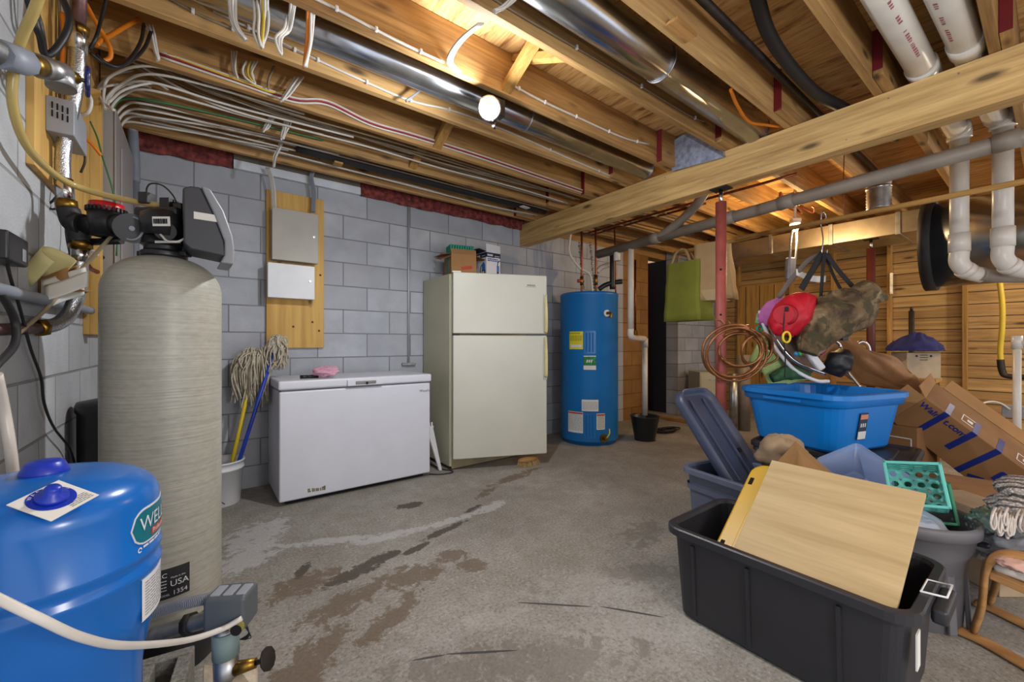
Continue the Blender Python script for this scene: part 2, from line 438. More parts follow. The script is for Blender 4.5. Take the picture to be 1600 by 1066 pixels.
# right wall: horizontal boards behind studs
def board_wall():
    t = NT('knotty_board_wall'); o = t.co.outputs['Object']
    sep = t.n('ShaderNodeSeparateXYZ'); t.l(o, sep.inputs[0])
    rowf = t.math('DIVIDE', sep.outputs[2], 0.14); row = t.math('FLOOR', rowf); fr = t.math('SUBTRACT', rowf, row)
    cmb = t.n('ShaderNodeCombineXYZ')
    t.l(t.math('MULTIPLY', row, 3.7), cmb.inputs[0]); t.l(t.math('ADD', sep.outputs[1], t.math('MULTIPLY', row, 5.3)), cmb.inputs[1]); t.l(sep.outputs[2], cmb.inputs[2])
    g = t.noise(t.mapping(cmb.outputs[0], (8, 1.4, 26)), 1, 6, 0.6, 0.7)
    c = t.ramp(g, [(0.3, (140, 106, 62)), (0.7, (212, 174, 112))])
    wn = t.n('ShaderNodeTexWhiteNoise'); wn.noise_dimensions = '1D'; t.l(row, wn.inputs['W'])
    c = t.mix(t.math('MULTIPLY', wn.outputs['Value'], 0.45), c, (126, 86, 42))
    vo = t.n('ShaderNodeTexVoronoi'); t.l(t.mapping(cmb.outputs[0], (1, 1.6, 6)), vo.inputs['Vector']); vo.inputs['Scale'].default_value = 1.3
    c = t.mix(t.ramp(vo.outputs['Distance'], [(0.06, (0.9,)*3+(1,)), (0.16, (0,0,0,1))]), c, (70, 40, 18))
    ed = t.math('ADD', t.math('LESS_THAN', fr, 0.035), t.math('GREATER_THAN', fr, 0.965))
    c = t.mix(ed, c, (58, 36, 18)); t.col(c); t.set(0.75)
    t.bump(t.math('SUBTRACT', t.math('MULTIPLY', g, 0.3), ed), 0.5, 0.006)
    return t.m
M['boards'] = board_wall()
struct(build(MB().bb((WR, -2.0, 0), (WR+0.1, 3.5, JT)), 'wall_right', M['boards'], origin=O0))
for i, y in enumerate((3.10, 2.35, 1.85, 1.27, 0.625, -0.1)):
    struct(build(MB().bb((WR-0.09, y-0.02, 0), (WR, y+0.02, 2.40)), 'trim_%d' % (i+1), M['upright'], bevel=0.003))
struct(build(MB().bb((WR-0.09, -2.0, 2.40), (WR, 3.5, 2.44)), 'trim_10', M['depthwood'], origin=O0))
struct(build(MB().bb((5.30, 2.55, 0), (5.39, 3.70, 0.04)), 'trim_7', M['depthwood'], bevel=0.003))   # floor plate of the unfinished partition

struct(build(MB().bb((WL-0.2, 3.72, 2.401), (7.2, 3.90, JT-0.002)), 'trim_8', M['joist'], origin=O0))   # rim joist on the wall head
struct(build(MB().bb((WL-0.2, 0.6, 2.401), (WL+0.015, 3.715, JT-0.002)), 'trim_9', M['depthwood'], origin=O0))
# plywood subfloor overhead
def ply_mat():
    t = NT('subfloor_plywood'); o = t.co.outputs['Object']
    g = t.noise(t.mapping(o, (14, 2.2, 6)), 1, 6, 0.65, 1.2); g2 = t.noise(t.mapping(o, (60, 5, 6)), 1, 4, 0.6)
    c = t.ramp(t.math('ADD', t.math('MULTIPLY', g, 0.65), t.math('MULTIPLY', g2, 0.35)), [(0.36, (128, 84, 42)), (0.47, (200, 154, 92)), (0.68, (234, 198, 140))])
    vo = t.n('ShaderNodeTexVoronoi'); t.l(t.mapping(o, (3.5, 2, 1)), vo.inputs['Vector']); vo.inputs['Scale'].default_value = 1.4
    c = t.mix(t.ramp(vo.outputs['Distance'], [(0.04, (0.8,)*3+(1,)), (0.10, (0,0,0,1))]), c, (92, 52, 26))
    t.col(c); t.set(0.8); t.bump(g2, 0.2, 0.004); return t.m
M['subfloor'] = ply_mat()
struct(build(MB().bb((WL-0.2, -3.0, JT), (7.2, 5.2, JT+0.05)), 'ceiling', M['subfloor'], origin=O0))

# ------------------------------------------------------------------ joists, lapped joists, beam, bridging
ORD = ['first', 'second', 'third', 'fourth', 'fifth', 'sixth', 'seventh', 'eighth', 'ninth', 'tenth', 'eleventh']
JY = [3.49, 3.04, 2.62, 2.22, 1.81, 1.40, 1.01, 0.58, 0.17, -0.24]
for i, y in enumerate(JY):
    o = build(MB().bb((WL+0.02, y-0.019, JB), (3.06, y+0.019, JT-0.002)), 'floor_joist', M['joist'] if i % 3 else M['joist_light'], bevel=0.003)
    tag(o, '%s wooden floor joist out from the block wall, resting on the beam' % ORD[i], 'joist', 'floor joists between block wall and beam')
for i, y in enumerate(JY):
    x0 = 2.66 + 0.05 * ((i * 7) % 3)
    o = build(MB().bb((x0, y-0.060, JB), (6.98, y-0.021, JT-0.002)), 'lapped_joist', M['joist'], bevel=0.002)
    tag(o, '%s lapped joist out from the block wall, red-painted end passing over the beam' % ORD[i], 'joist', 'red-ended joists lapped over the beam')
    build(MB().bb((x0-0.0025, y-0.0602, JB+0.03 if i % 2 else JB), (x0+0.0005, y-0.0208, JT-0.003)), 'painted_end', M['redpaint'], o)['label'] = 'dark red painted joist end'
b = build(MB().bb((2.92, -1.5, 2.205), (2.96, 3.70, 2.438)), 'support_beam', M['beam'], bevel=0.003)
tag(b, 'long built-up wooden support beam carrying the joists, pocketed in block wall', 'beam')
b['kind'] = 'thing'
build(MB().bb((2.961, -1.5, 2.207), (3.03, 3.69, 2.436)), 'inner_ply', M['beam'], b, bevel=0.003)
mb = MB(); random.seed(3)
for k in range(16):
    y = 0.1 + k*0.22 + random.uniform(-.05, .05); z = random.choice((2.25, 2.33, 2.40))
    mb.cyl((2.9185, y, z), (2.9205, y, z), 0.004, n=8)
build(mb, 'nail_heads', M['galv_dull'], b)
for i in (1, 2, 4, 6):
    ya, yb = JY[i] , JY[i+1] if i+1 < len(JY) else JY[i]-.4
    x = 1.32 if i < 5 else 1.22
    for k, (z0, z1) in enumerate(((JB+0.01, JT-0.04), (JT-0.04, JB+0.01))):
        xx = x + (0.064 if k else 0)
        mb = MB(); a = Vector((xx, ya-0.019, z0)); c = Vector((xx, yb+0.019, z1))
        d = Vector((0.030, 0, 0)); u = Vector((0, 0, 0.036))
        mb.hexa([a-d, a+d, c+d, c-d], [a-d+u, a+d+u, c+d+u, c-d+u])
        o = build(mb, 'bridging_strut', M['depthwood'])
        tag(o, 'wooden bridging strut slanting %s between joists %s and %s from the block wall' % ('up' if k == 0 else 'down', ORD[i], ORD[i+1]), 'strut', 'cross bridging between the joists')

# rim insulation and foam along the wall head
def rough_strip(x0, x1, seed):
    mb = MB()
    def fn(u, v):
        x = x0 + (x1-x0)*u; z = 2.385 + 0.20*v
        n = mnoise.noise(Vector((x*9+seed, z*14, seed)))*0.018 + mnoise.noise(Vector((x*30, z*40+seed, 0)))*0.008
        return (x, 3.675 + n, z + (n*0.8 if v == 0 else 0))
    mb.grid(fn, int((x1-x0)*60), 12)
    return mb
tag(build(rough_strip(-0.34, 0.20, 1), 'insulation_batt', M['insul'], solid=0.01), 'short reddish insulation batt on the wall head by the grey conduit', 'insulation', 'insulation on the wall head')
tag(build(rough_strip(1.13, 2.95, 7), 'insulation_batt', M['insul'], solid=0.01), 'long reddish insulation batt on the wall head above the fridge', 'insulation', 'insulation on the wall head')
tag(build(MB().bb((0.205, 3.66, 2.392), (1.125, 3.695, 2.455)), 'foam_strip', M['foam'], bevel=0.003), 'white foam strip on the wall head above the metal cabinets', 'foam strip')
tag(build(MB().bb((0.205, 3.67, 2.456), (1.125, 3.695, 2.6)), 'shade_strip', plain('shade_grey', (130, 124, 112), 0.8), bevel=0.003), 'dull grey strip standing in for shade above the white foam strip', 'board')  # grey strip put where the gap above the foam lies in shade
# ------------------------------------------------------------------ overhead ducts, pipes, lamps
def round_duct(label, y, z, r, x0, x1, seams, cut):
    t = thing('round_duct', label, 'duct', (x0, y, z), group='round metal ducts between joists')
    build(MB().cyl((x0, y, z), (x1, y, z), r, n=40), 'pipe_body', M['galv'], t)
    for s in seams:
        build(MB().tube([(s, y + (r+0.001)*math.cos(a), z + (r+0.001)*math.sin(a)) for a in [2*math.pi*k/40 for k in range(40)]], 0.003, n=6, closed=True, smooth=False), 'seam_band', M['galv_dull'], t)
    if cut:
        build(MB().cyl((x1, y, z), (x1+0.004, y, z), r*1.02, r*0.98, n=40), 'end_cap', M['galv_dull'], t)
    return t
round_duct('slimmer shiny round duct in the joist bay by the flood bulb', 2.02, 2.515, 0.076, WL+0.05, 2.90, (0.30, 1.42, 1.64), True)
round_duct('wider shiny round duct nearer the camera, ending over the beam', 1.21, 2.515, 0.088, WL+0.05, 2.95, (0.55, 1.86), True)
# black pipe and hose in the bays right of the wide duct
tag(build(MB().cyl((0.4, 0.90, 2.56), (5.0, 0.915, 2.54), 0.019, n=14), 'iron_pipe', M['darkpipe']), 'thin dark iron pipe running straight through a joist bay', 'pipe')
tag(build(MB().tube([at(1150, -90, Z=2.6), at(1178, -20, Z=2.58), at(1200, 50, Z=2.55), at(1232, 100, Z=2.53), at(1275, 145, Z=2.51), at(1320, 170, Z=2.50), at(1400, 215, Z=2.5)], 0.029, n=12), 'black_hose', M['rubber']), 'thick black curving hose under the plywood subfloor', 'hose')
def pvc(label, pts, bell, print_y):
    t = thing('pvc_pipe', label, 'pipe', pts[0], group='fat white plastic vent pipes')
    build(MB().cyl(pts[0], pts[1], 0.057, n=32), 'run', M['pvc'], t)
    d = (Vector(pts[1]) - Vector(pts[0])).normalized(); p = Vector(pts[0]) + d*bell
    build(MB().cyl(p, p + d*0.10, 0.0635, n=32), 'coupling', M['pvc'], t)
    mb = MB(); side = d.cross(Vector((0,0,1))).normalized()
    ang = R(-118 if print_y else -70)
    def fn(u, v):
        a = ang + v/0.0575
        return Vector(pts[0]) + d*(0.35 + u) + side*math.cos(a)*0.0575 + Vector((0,0,1))*math.sin(a)*0.0575
    rn_ = random.Random(6 if print_y else 2); u_ = 0.0
    while u_ < 1.15:
        w_ = rn_.uniform(0.008, 0.02)
        if rn_.random() < 0.8: mb.add([fn(u_, 0), fn(u_+w_, 0), fn(u_+w_*0.9, 0.014 if rn_.random() < .5 else 0.010), fn(u_, 0.014)], [(0,1,2,3)])
        u_ += w_ + (0.006 if rn_.random() < 0.85 else 0.07)
    build(mb, 'printed_line', plain('faded_red_print', (158, 92, 104), 0.6, 0, 0), t)
    return t
pA = pvc('white vent pipe beside the red-ended joist, dropping left of its twin', [(1.2, 0.440, 2.503), (3.95, 0.395, 2.50)], 1.70, False)
pB = pvc('white vent pipe nearest the joist pair at the frame corner, dropping right of its twin', [(1.2, 0.302, 2.503), (3.95, 0.225, 2.50)], 1.62, True)
def drop(par, x, y, z0, zb, side):
    build(MB().tube([(x-0.06, y, z0), (x, y, z0), (x+0.015, y, z0-0.06)], 0.060, n=28, sub=6), 'top_elbow', M['pvc'], par)
    build(MB().cyl((x+0.015, y, z0-0.05), (x+0.015, y, zb+0.05), 0.046, n=32), 'drop_pipe', M['pvc'], par)
    build(MB().cyl((x+0.015, y, zb+0.22), (x+0.015, y, zb+0.10), 0.053, n=32), 'drop_coupling', M['pvc'], par)
    build(MB().tube([(x+0.015, y, zb+0.10), (x+0.015, y, zb+0.03), (x+0.05, y-0.035, zb-0.03), (x+0.12, y-0.09, zb-0.055)], 0.049, n=28, sub=6), 'bottom_elbow', M['pvc'], par)
    build(MB().cyl((x+0.030, y-0.018, zb-0.012), (x+0.055, y-0.04, zb-0.035), 0.055, n=28), 'elbow_collar', M['pvc'], par)
drop(pA, 3.98, 0.385, 2.50, 1.60, 1)
drop(pB, 3.98, 0.200, 2.50, 1.60, 1)
build(MB().tube([(4.06, 0.30, 1.55), (4.15, 0.23, 1.535), (4.35, 0.0, 1.53), (4.7, -0.4, 1.53)], 0.042, n=24), 'horizontal_run', M['pvc_grey'], pA)

# grey drain line behind the beam
t = thing('drain_pipe', 'long grey drain pipe running behind and along the beam', 'pipe', (3.45, 2.6, 2.08))
build(MB().cyl((3.45, 3.0, 2.06), (3.45, -1.2, 2.24), 0.045, n=28), 'main_run', M['pvc_grey'], t)
for y, z in ((2.30, 2.09), (1.62, 2.12), (1.20, 2.138), (0.16, 2.182)):
    build(MB().cyl((3.45, y+0.05, z), (3.45, y-0.05, z+0.004), 0.052, n=28), 'coupling', M['pvc_grey'], t)
build(MB().tube([(3.45, 2.28, 2.09), (3.40, 2.05, 2.16), (3.30, 1.80, 2.26), (3.25, 1.62, 2.45)], 0.038, n=20), 'wye_branch', M['pvc_grey'], t)
build(MB().tube([(3.45, 2.62, 2.075), (3.45, 2.72, 2.07), (3.455, 2.75, 2.02), (3.455, 2.75, 1.95)], 0.034, n=20), 'drop_elbow', M['pvc'], t)
build(MB().cyl((3.455, 2.58, 2.05), (3.455, 2.58, 1.22), 0.03, n=22), 'drop_pipe', M['pvc'], t)
build(MB().tube([(3.455, 2.58, 1.24), (3.46, 2.585, 1.18), (3.52, 2.61, 1.155), (3.70, 2.70, 1.15), (3.95, 2.80, 1.15), (4.03, 2.82, 1.14), (4.04, 2.825, 1.08)], 0.031, n=20), 'offset_bend', M['pvc'], t)
build(MB().cyl((4.04, 2.825, 1.10), (4.04, 2.825, 0.28), 0.03, n=22), 'lower_pipe', M['pvc'], t)
build(MB().cyl((4.04, 2.825, 1.15), (4.04, 2.825, 1.05), 0.036, n=22), 'lower_collar', M['pvc'], t)

# furnace trunk, drum and flexible collar
t = thing('trunk_duct', 'long rectangular sheet metal trunk duct beyond the red post', 'duct', (5.8, 1.0, 2.19))
build(MB().bb((5.55, 0.55, 2.19), (6.15, 2.75, 2.40)), 'trunk_body', M['duct_warm'], t, bevel=0.004)
for y in (0.95, 1.50, 2.10, 2.65):
    build(MB().bb((5.535, y-0.02, 2.18), (6.16, y+0.02, 2.405)), 'drive_cleat', M['galv_dull'], t, bevel=0.003)
t = thing('drum_plenum', 'big shiny round sheet metal drum beyond the white drop pipes', 'plenum', (4.85, 0.3, 1.55))
build(MB().cyl((4.85, 0.60, 1.90), (4.85, -1.1, 1.90), 0.34, n=56), 'drum_body', M['galv'], t)
build(MB().cyl((4.85, 0.66, 1.90), (4.85, 0.59, 1.90), 0.365, n=56), 'end_flange', M['rubber'], t)
for y in (0.22, -0.2):
    build(MB().tube([(4.85+0.342*math.cos(a), y, 1.90+0.342*math.sin(a)) for a in [2*math.pi*k/48 for k in range(48)]], 0.006, n=6, closed=True, smooth=False), 'seam_band', M['galv_dull'], t)
t = thing('flexible_collar', 'crinkled foil duct collar hanging between joists near the wooden rod', 'duct', (4.35, 0.86, 2.2))
mb = MB(); prof = [(0.075 + 0.005*(k % 2), 2.17 + 0.012*k) for k in range(22)]
build(mb.lathe(prof, (4.35, 0.86, 0), 28), 'foil_sleeve', M['galv_dull'], t)
build(MB().lathe([(0.082, 2.33), (0.086, 2.34), (0.082, 2.35)], (4.35, 0.86, 0), 28), 'clamp_band', M['galv'], t)

# register boot by the beam
fq = [at(1041, 226, Z=2.62), at(1050, 268, X=2.885), at(1132, 246, X=2.905), at(1068, 210, Z=2.665)]
mb = MB(); back = Vector((0.10, 0.06, 0.10))
mb.hexa([fq[1], fq[2], fq[2] + Vector((0.01, 0.02, 0.2)), fq[1] + Vector((0.01, 0.06, 0.2))], [fq[0], fq[3], fq[3] + Vector((0.14, 0.03, 0.0)), fq[0] + Vector((0.16, 0.05, 0.04))])
tag(build(mb, 'register_boot', plain('spangled_zinc', (150, 160, 184), 0.5, 0.4, 0.25, 30), bevel=0.003), 'silvery sheet metal register boot wedged between joists at the beam', 'duct boot')

# flood lamp
d_ = bpy.data.lights.new('flood_beam', 'SPOT'); d_.energy = 36; d_.color = (0.93, 0.96, 1.0); d_.spot_size = R(172); d_.spot_blend = 0.35; d_.shadow_soft_size = 0.05
o_ = bpy.data.objects.new('flood_beam', d_); COL.objects.link(o_); o_.location = (1.165, 1.735, 2.262)
t = thing('flood_lamp', 'lit cool-white flood bulb in a dark holder beside the slim duct', 'lamp', (1.24, 1.79, 2.30))
ax = Vector((-0.50, -0.72, -0.48)).normalized(); c = Vector((1.20, 1.775, 2.315))
build(MB().cyl(c - ax*0.10, c - ax*0.03, 0.028, 0.034, n=24), 'socket', M['blackplastic'], t)
build(MB().cyl(c - ax*0.035, c + ax*0.02, 0.036, 0.052, n=28), 'bulb_body', plain('bulb_housing', (60, 66, 80), 0.4), t)
q = ax.to_track_quat('Z', 'Y').to_matrix().to_4x4(); q.translation = c + ax*0.018
build(MB().lathe([(0.052, 0), (0.050, 0.010), (0.036, 0.020), (0.012, 0.026)], n=28, M=q), 'lit_lens', M['bulb_cool'], t)
build(MB().lathe([(0.052, -0.002), (0.060, 0.0), (0.060, 0.012), (0.053, 0.014)], n=28, M=q, caps=False), 'lens_bezel', M['chrome'], t)
build(MB().box((1.27, 1.815, 2.36), (0.09, 0.05, 0.09)), 'junction_box', M['blackplastic'], t, bevel=0.006)
build(MB().tube([(1.27, 1.80, 2.33), (1.25, 1.80, 2.25), (1.23, 1.77, 2.22), (1.20, 1.74, 2.21)], 0.006, n=8), 'pull_bracket', M['blackplastic'], t)

# warm bulb and the plug-in adaptor dangling under it
t = thing('warm_bulb', 'lit warm bulb under the joists in front of the trunk duct', 'lamp', LAMP_B)
x, y, z = LAMP_B
build(MB().ball((x, y, z-0.01), (0.032, 0.032, 0.036)), 'lit_globe', M['bulb_warm'], t)
build(MB().lathe([(0.05, z+0.05), (0.045, z+0.02), (0.02, z+0.018)], (x, y, 0), 24), 'socket', M['white'], t)
build(MB().cyl((x, y, z+0.05), (x, y, JT-0.001), 0.012, n=10), 'stem', M['white'], t)
t = thing('hanging_adaptor', 'grey double cord with plug block dangling below the warm bulb', 'cord', at(1238, 440, D=4.08))
for dx in (-5, 5):
    build(MB().tube([at(1242+dx*0.6, 352, D=4.08), at(1240+dx, 380, D=4.08), at(1238+dx*0.7, 420, D=4.08), at(1238+dx*.5, 438, D=4.08)], 0.010, n=8), 'cord', M['greybox'], t)
c = at(1235, 420, D=4.10); build(MB().box(c, (0.085, 0.05, 0.22), rz=-37, ry=4), 'plug_block', M['greybox'], t, bevel=0.012)
c = at(1243, 344, D=4.08); build(MB().box(c, (0.09, 0.05, 0.03), rz=-37), 'outlet_cap', M['whitebox'], t, bevel=0.006)
build(MB().cyl(c, (c.x, c.y, JT-0.001), 0.008, n=10), 'drop_cord', M['greybox'], t)

# red steel posts
def post(label, x, y, top, col):
    t = thing('steel_post', label, 'post', (x, y, 0))
    build(MB().cyl((x, y, 0.008), (x, y, top-0.10), 0.036, n=28), 'tube', col, t)
    build(MB().cyl((x, y, top-0.12), (x, y, top-0.006), 0.013, n=16), 'jack_screw', M['galv'], t)
    build(MB().bb((x-0.05, y-0.06, top-0.008), (x+0.05, y+0.06, top)), 'top_plate', M['darkpipe'], t)
    build(MB().bb((x-0.06, y-0.06, 0), (x+0.06, y+0.06, 0.008)), 'base_plate', M['darkpipe'], t)
    mb = MB(); d = Vector((-0.92, -0.4, 0)).normalized()
    for z in (1.62, 1.30): mb.cyl(Vector((x, y, z)) + d*0.034, Vector((x, y, z)) + d*0.037, 0.008, n=12)
    build(mb, 'pin_hole', M['hole'], t)
    return t
M['postred'] = plain('red_primer', (158, 78, 68), 0.55, 0, 0.15, 10)
M['postdark'] = plain('dark_red_primer', (78, 28, 26), 0.6, 0, 0.15, 10)
post('terracotta red steel post under the beam, with tubing coil hung on it', 2.975, 1.448, 2.205, M['postred'])
post('dark red steel post farther back, beyond the hanging camouflage bundle', 5.60, 1.17, 2.19, M['postdark'])

# wooden hanging rods
def rod(label, a, b):
    return tag(build(MB().cyl(a, b, 0.017, n=16), 'hanging_rod', M['depthwood']), label, 'rod', 'wooden hanging rods')
rod('pale wooden rod nearer the frame edge, with strap hook hung from it', (3.50, 1.58, 1.95), (3.50, -0.6, 1.965))
rod('pale wooden rod carrying the green and brown bags', (3.54, 2.16, 1.935), (3.54, 1.42, 1.955))
tag(build(MB().tube([(3.54, 1.71, 2.43), (3.54, 1.715, 2.2), (3.535, 1.71, 1.97), (3.53, 1.715, 1.925), (3.555, 1.71, 1.925), (3.56, 1.712, 1.96), (3.545, 1.712, 2.05)], 0.006, n=6), 'hanging_string', M['white']), 'white string tying the wooden rod up beside the brown bag', 'string')
tag(build(MB().tube([(3.50, 0.87, 2.43), (3.50, 0.875, 2.2), (3.495, 0.87, 2.0), (3.50, 0.872, 1.93)], 0.003, n=6), 'hanging_wire', M['copper']), 'thin wire holding the nearer wooden rod', 'wire')
# ------------------------------------------------------------------ helpers for things on round bodies
def facing(c): return math.atan2(-c[1], -c[0])
def phi(c, r, px):
    d = math.hypot(c[0], c[1]); t = (px - 800) / 645.0
    tc = (c[0]*_c - c[1]*_s) / (c[0]*_s + c[1]*_c)
    de = math.atan(t) - math.atan(tc); p = 0.0
    for _ in range(30):
        p = math.asin(max(-1, min(1, math.tan(de) * (d - r*math.cos(p)) / r)))
    return p
def cmap(c, r, a):                     # u along the skin, v up
    return lambda u, v, k=0: Vector((c[0] + (r+k)*math.cos(a + u/r), c[1] + (r+k)*math.sin(a + u/r), v))
def cpatch(c, r, a0, a1, z0, z1, th=0.0012, n=14):
    mb = MB(); R1 = r + th
    ring = lambda rr, z: [Vector((c[0]+rr*math.cos(a0+(a1-a0)*i/n), c[1]+rr*math.sin(a0+(a1-a0)*i/n), z)) for i in range(n+1)]
    a, b, cc, d = ring(r-0.001, z0), ring(R1, z0), ring(R1, z1), ring(r-0.001, z1)
    mb.loft([a, b, cc, d], closed=False, smooth=False)
    return mb
def textlines(mb, fn, u0, u1, v1, dv, n, h=0.3, seed=1):       # rows of tiny print as little bars
    rnd = random.Random(seed)
    for i in range(n):
        u = u0; v = v1 - i*dv
        while u < u1:
            w = rnd.uniform(0.10, 0.25)*(u1-u0)
            e = min(u1, u + w)
            mb.add([fn(u, v), fn(e, v), fn(e, v + dv*h), fn(u, v + dv*h)], [(0,1,2,3)])
            u = e + 0.03*(u1-u0)
    return mb
def FR(p, rz=-37.2): return TR(p, rz=rz)

# ------------------------------------------------------------------ blue pressure tank
M['tankblue'] = plain('glossy_blue_paint', (22, 104, 190), 0.22, 0, 0.06, 4)
M['capblue'] = plain('blue_cap_plastic', (22, 52, 176), 0.35, 0, 0.05)
C = (-0.2445, 1.218); r = 0.175; A0 = facing(C)
T = thing('pressure_tank', 'glossy blue well pressure tank with a warning tag, beside the left wall', 'tank', (C[0], C[1], 0))
prof = [(0.140, 0.0), (0.146, 0.02), (0.146, 0.40), (0.150, 0.435), (0.160, 0.49), (0.168, 0.52), (r, 0.56), (r, 0.618), (r+.0035, 0.624), (r+.0035, 0.632), (r-.003, 0.640), (r-.003, 0.652), (r+.0035, 0.660), (r+.0035, 0.668), (r, 0.674), (r, 0.765)]
for k in range(1, 13):
    a = math.pi/2*k/12; prof.append((max(0.004, r*math.cos(a)**0.72), 0.765 + 0.077*math.sin(a)**0.9))
build(MB().lathe(prof, (C[0], C[1], 0), 72), 'tank_shell', M['tankblue'], T)
build(MB().lathe([(0.036, 0.836), (0.035, 0.846), (0.028, 0.862), (0.022, 0.866), (0.004, 0.867)], (C[0], C[1], 0), 36), 'top_cap', M['capblue'], T)
# teal badge wrapped on the shoulder, WELL-X-TROL
p0 = phi(C, r, 204)
M['teal'] = plain('teal_badge', (0, 110, 126), 0.4, 0, 0.03)
def pill(c, r, a0, w, z0, z1, th):
    mb = MB(); h = (z1-z0)/2; pts = []
    for k in range(13): a = R(90+180*k/12); pts.append((h + h*math.cos(a), (z0+z1)/2 + h*math.sin(a)))
    for k in range(13): a = R(-90+180*k/12); pts.append((w-h + h*math.cos(a), (z0+z1)/2 + h*math.sin(a)))
    f = cmap(c, r, a0)
    # strips so the patch follows the curve
    n = 24; rows = []
    for i in range(n+1):
        u = w*i/n
        x = min(u, w-u); hh = h if x >= h else math.sqrt(max(0, h*h-(h-x)**2))
        hh = max(hh, 0.0004)
        rows.append([f(u, (z0+z1)/2-hh, -0.0006), f(u, (z0+z1)/2-hh, th), f(u, (z0+z1)/2+hh, th), f(u, (z0+z1)/2+hh, -0.0006)])
    return mb.loft(rows, True, smooth=False)
build(pill(C, r, A0+p0, 0.215, 0.686, 0.760, 0.0012), 'badge_rim', M['white'], T)
build(pill(C, r, A0+p0+0.015, 0.210, 0.690, 0.756, 0.0020), 'badge', M['teal'], T)
f = cmap(C, r, A0+p0)
mb = MB(); put_text(mb, 'WELL-X-TROL', 0.040, lambda u, v: f(u+0.018, 0.715+v, 0.003)); build(mb, 'badge_lettering', M['white'], T)
mb = MB()
for k in range(8):
    ua, ub = 0.052+0.011*k, 0.052+0.011*(k+1)
    mb.add([f(ua, 0.696, 0.0026), f(ub, 0.696, 0.0026), f(ub, 0.710, 0.0026), f(ua, 0.710, 0.0026)], [(0,1,2,3)])
build(mb, 'badge_ribbon', M['inkred'], T)
mb = MB(); put_text(mb, 'Professional', 0.014, lambda u, v: f(u+0.056, 0.699+v, 0.0032)); build(mb, 'ribbon_lettering', M['white'], T)
mb = MB(); textlines(mb, lambda u, v: f(u, v, 0.0008), 0.030, 0.120, 0.6785, 0.01, 1, 0.45, 12); build(mb, 'maker_line', M['white'], T)
mb = MB()
for k in range(14):
    a_, b_ = 2*math.pi*k/16, 2*math.pi*(k+1)/16; q = [(0.021+0.0055*math.cos(a_), 0.678+0.0055*math.sin(a_)), (0.021+0.0055*math.cos(b_), 0.678+0.0055*math.sin(b_)), (0.021+0.003*math.cos(b_), 0.678+0.003*math.sin(b_)), (0.021+0.003*math.cos(a_), 0.678+0.003*math.sin(a_))]
    mb.add([f(x, y, 0.0008) for x, y in q], [(0,1,2,3)])
build(mb, 'round_mark', M['white'], T)
p1 = phi(C, r, 221)
build(cpatch(C, r, A0+p1, A0+p1+0.75, 0.528, 0.614), 'instruction_sticker', M['white'], T)
f = cmap(C, r, A0+p1); mb = MB()
textlines(mb, lambda u, v: f(u, v, 0.002), 0.008, 0.10, 0.603, 0.006, 12)
build(mb, 'sticker_print', plain('grey_print', (120, 120, 124), 0.7, 0, 0), T)
# warning tag lying on the dome around the air valve
n = Vector((0.17, -0.42, 1.0)).normalized(); p = at(86, 782, Z=0.822)
q = n.to_track_quat('Z', 'Y').to_matrix().to_4x4(); q.translation = p; Q = q @ rot(rz=-8)
build(MB().box((0,0,0.001), (0.078, 0.078, 0.0016), M=Q @ rot(rz=38)), 'warning_tag', M['paper'], T)
build(MB().cyl((-0.004,0.004,0.002), (-0.004,0.004,0.003), 0.031, n=36, M=Q), 'tag_disc', M['capblue'], T)
build(MB().lathe([(0.022, 0.003), (0.021, 0.010), (0.012, 0.013), (0.011, 0.024), (0.009, 0.027), (0.001, 0.0275)], (-0.004,0.004,0), 28, M=Q), 'air_valve_cap', M['capblue'], T)
mb = MB()
for k, ch in enumerate('WARNING'):
    vs, fs = text_faces(ch, 0.0085, 'CENTER'); a = R(165 - 20*k)
    mb.add([Q @ Vector((-0.004 + (0.0235+y)*math.cos(a) + x*math.sin(a), 0.004 + (0.0235+y)*math.sin(a) - x*math.cos(a), 0.0035)) for x, y, z in vs], fs)
build(mb, 'tag_lettering', M['white'], T)
mb = MB(); textlines(mb, lambda u, v: Q @ rot(rz=38) @ Vector((u, v, 0.0024)), -0.002, 0.034, -0.018, 0.004, 5, seed=4); build(mb, 'tag_print', M['ink'], T)

# ------------------------------------------------------------------ water softener tank and valve
def fibre():
    t = NT('wound_fibreglass'); o = t.co.outputs['Object']
    n1 = t.noise(t.mapping(o, (3, 3, 190)), 1, 4, 0.6, 0.15); n2 = t.noise(t.mapping(o, (40, 40, 90)), 1, 3)
    n3 = t.noise(o, 2.5, 4)
    c = t.ramp(t.math('ADD', t.math('MULTIPLY', n1, 0.6), t.math('MULTIPLY', n2, 0.4)), [(0.3, (148, 147, 136)), (0.7, (184, 182, 170))])
    c = t.mix(t.math('MULTIPLY', n3, 0.3), c, (140, 136, 122))
    t.col(c); t.set(0.36); t.bump(n1, 0.28, 0.003); return t.m
M['fibre'] = fibre()
C = (-0.096, 1.894); r = 0.165; A0 = facing(C)
S = thing('softener_tank', 'tall beige fibreglass water softener tank with black control valve on top', 'tank', (C[0], C[1], 0))
prof = [(r-0.012, 0.10), (r, 0.16), (r, 1.275)]
for k in range(1, 15):
    a = math.pi/2*k/15; prof.append((max(0.052, r*math.cos(a)**0.85), 1.275 + 0.128*math.sin(a)))
prof.append((0.05, 1.404))
build(MB().lathe(prof, (C[0], C[1], 0), 72), 'fibreglass_tank', M['fibre'], S)
build(MB().lathe([(0.150, 0.0), (0.156, 0.01), (0.168, 0.06), (0.170, 0.175), (0.166, 0.182)], (C[0], C[1], 0), 64), 'base_boot', M['blackplastic'], S)
pe = phi(C, r, 296); w = 0.150
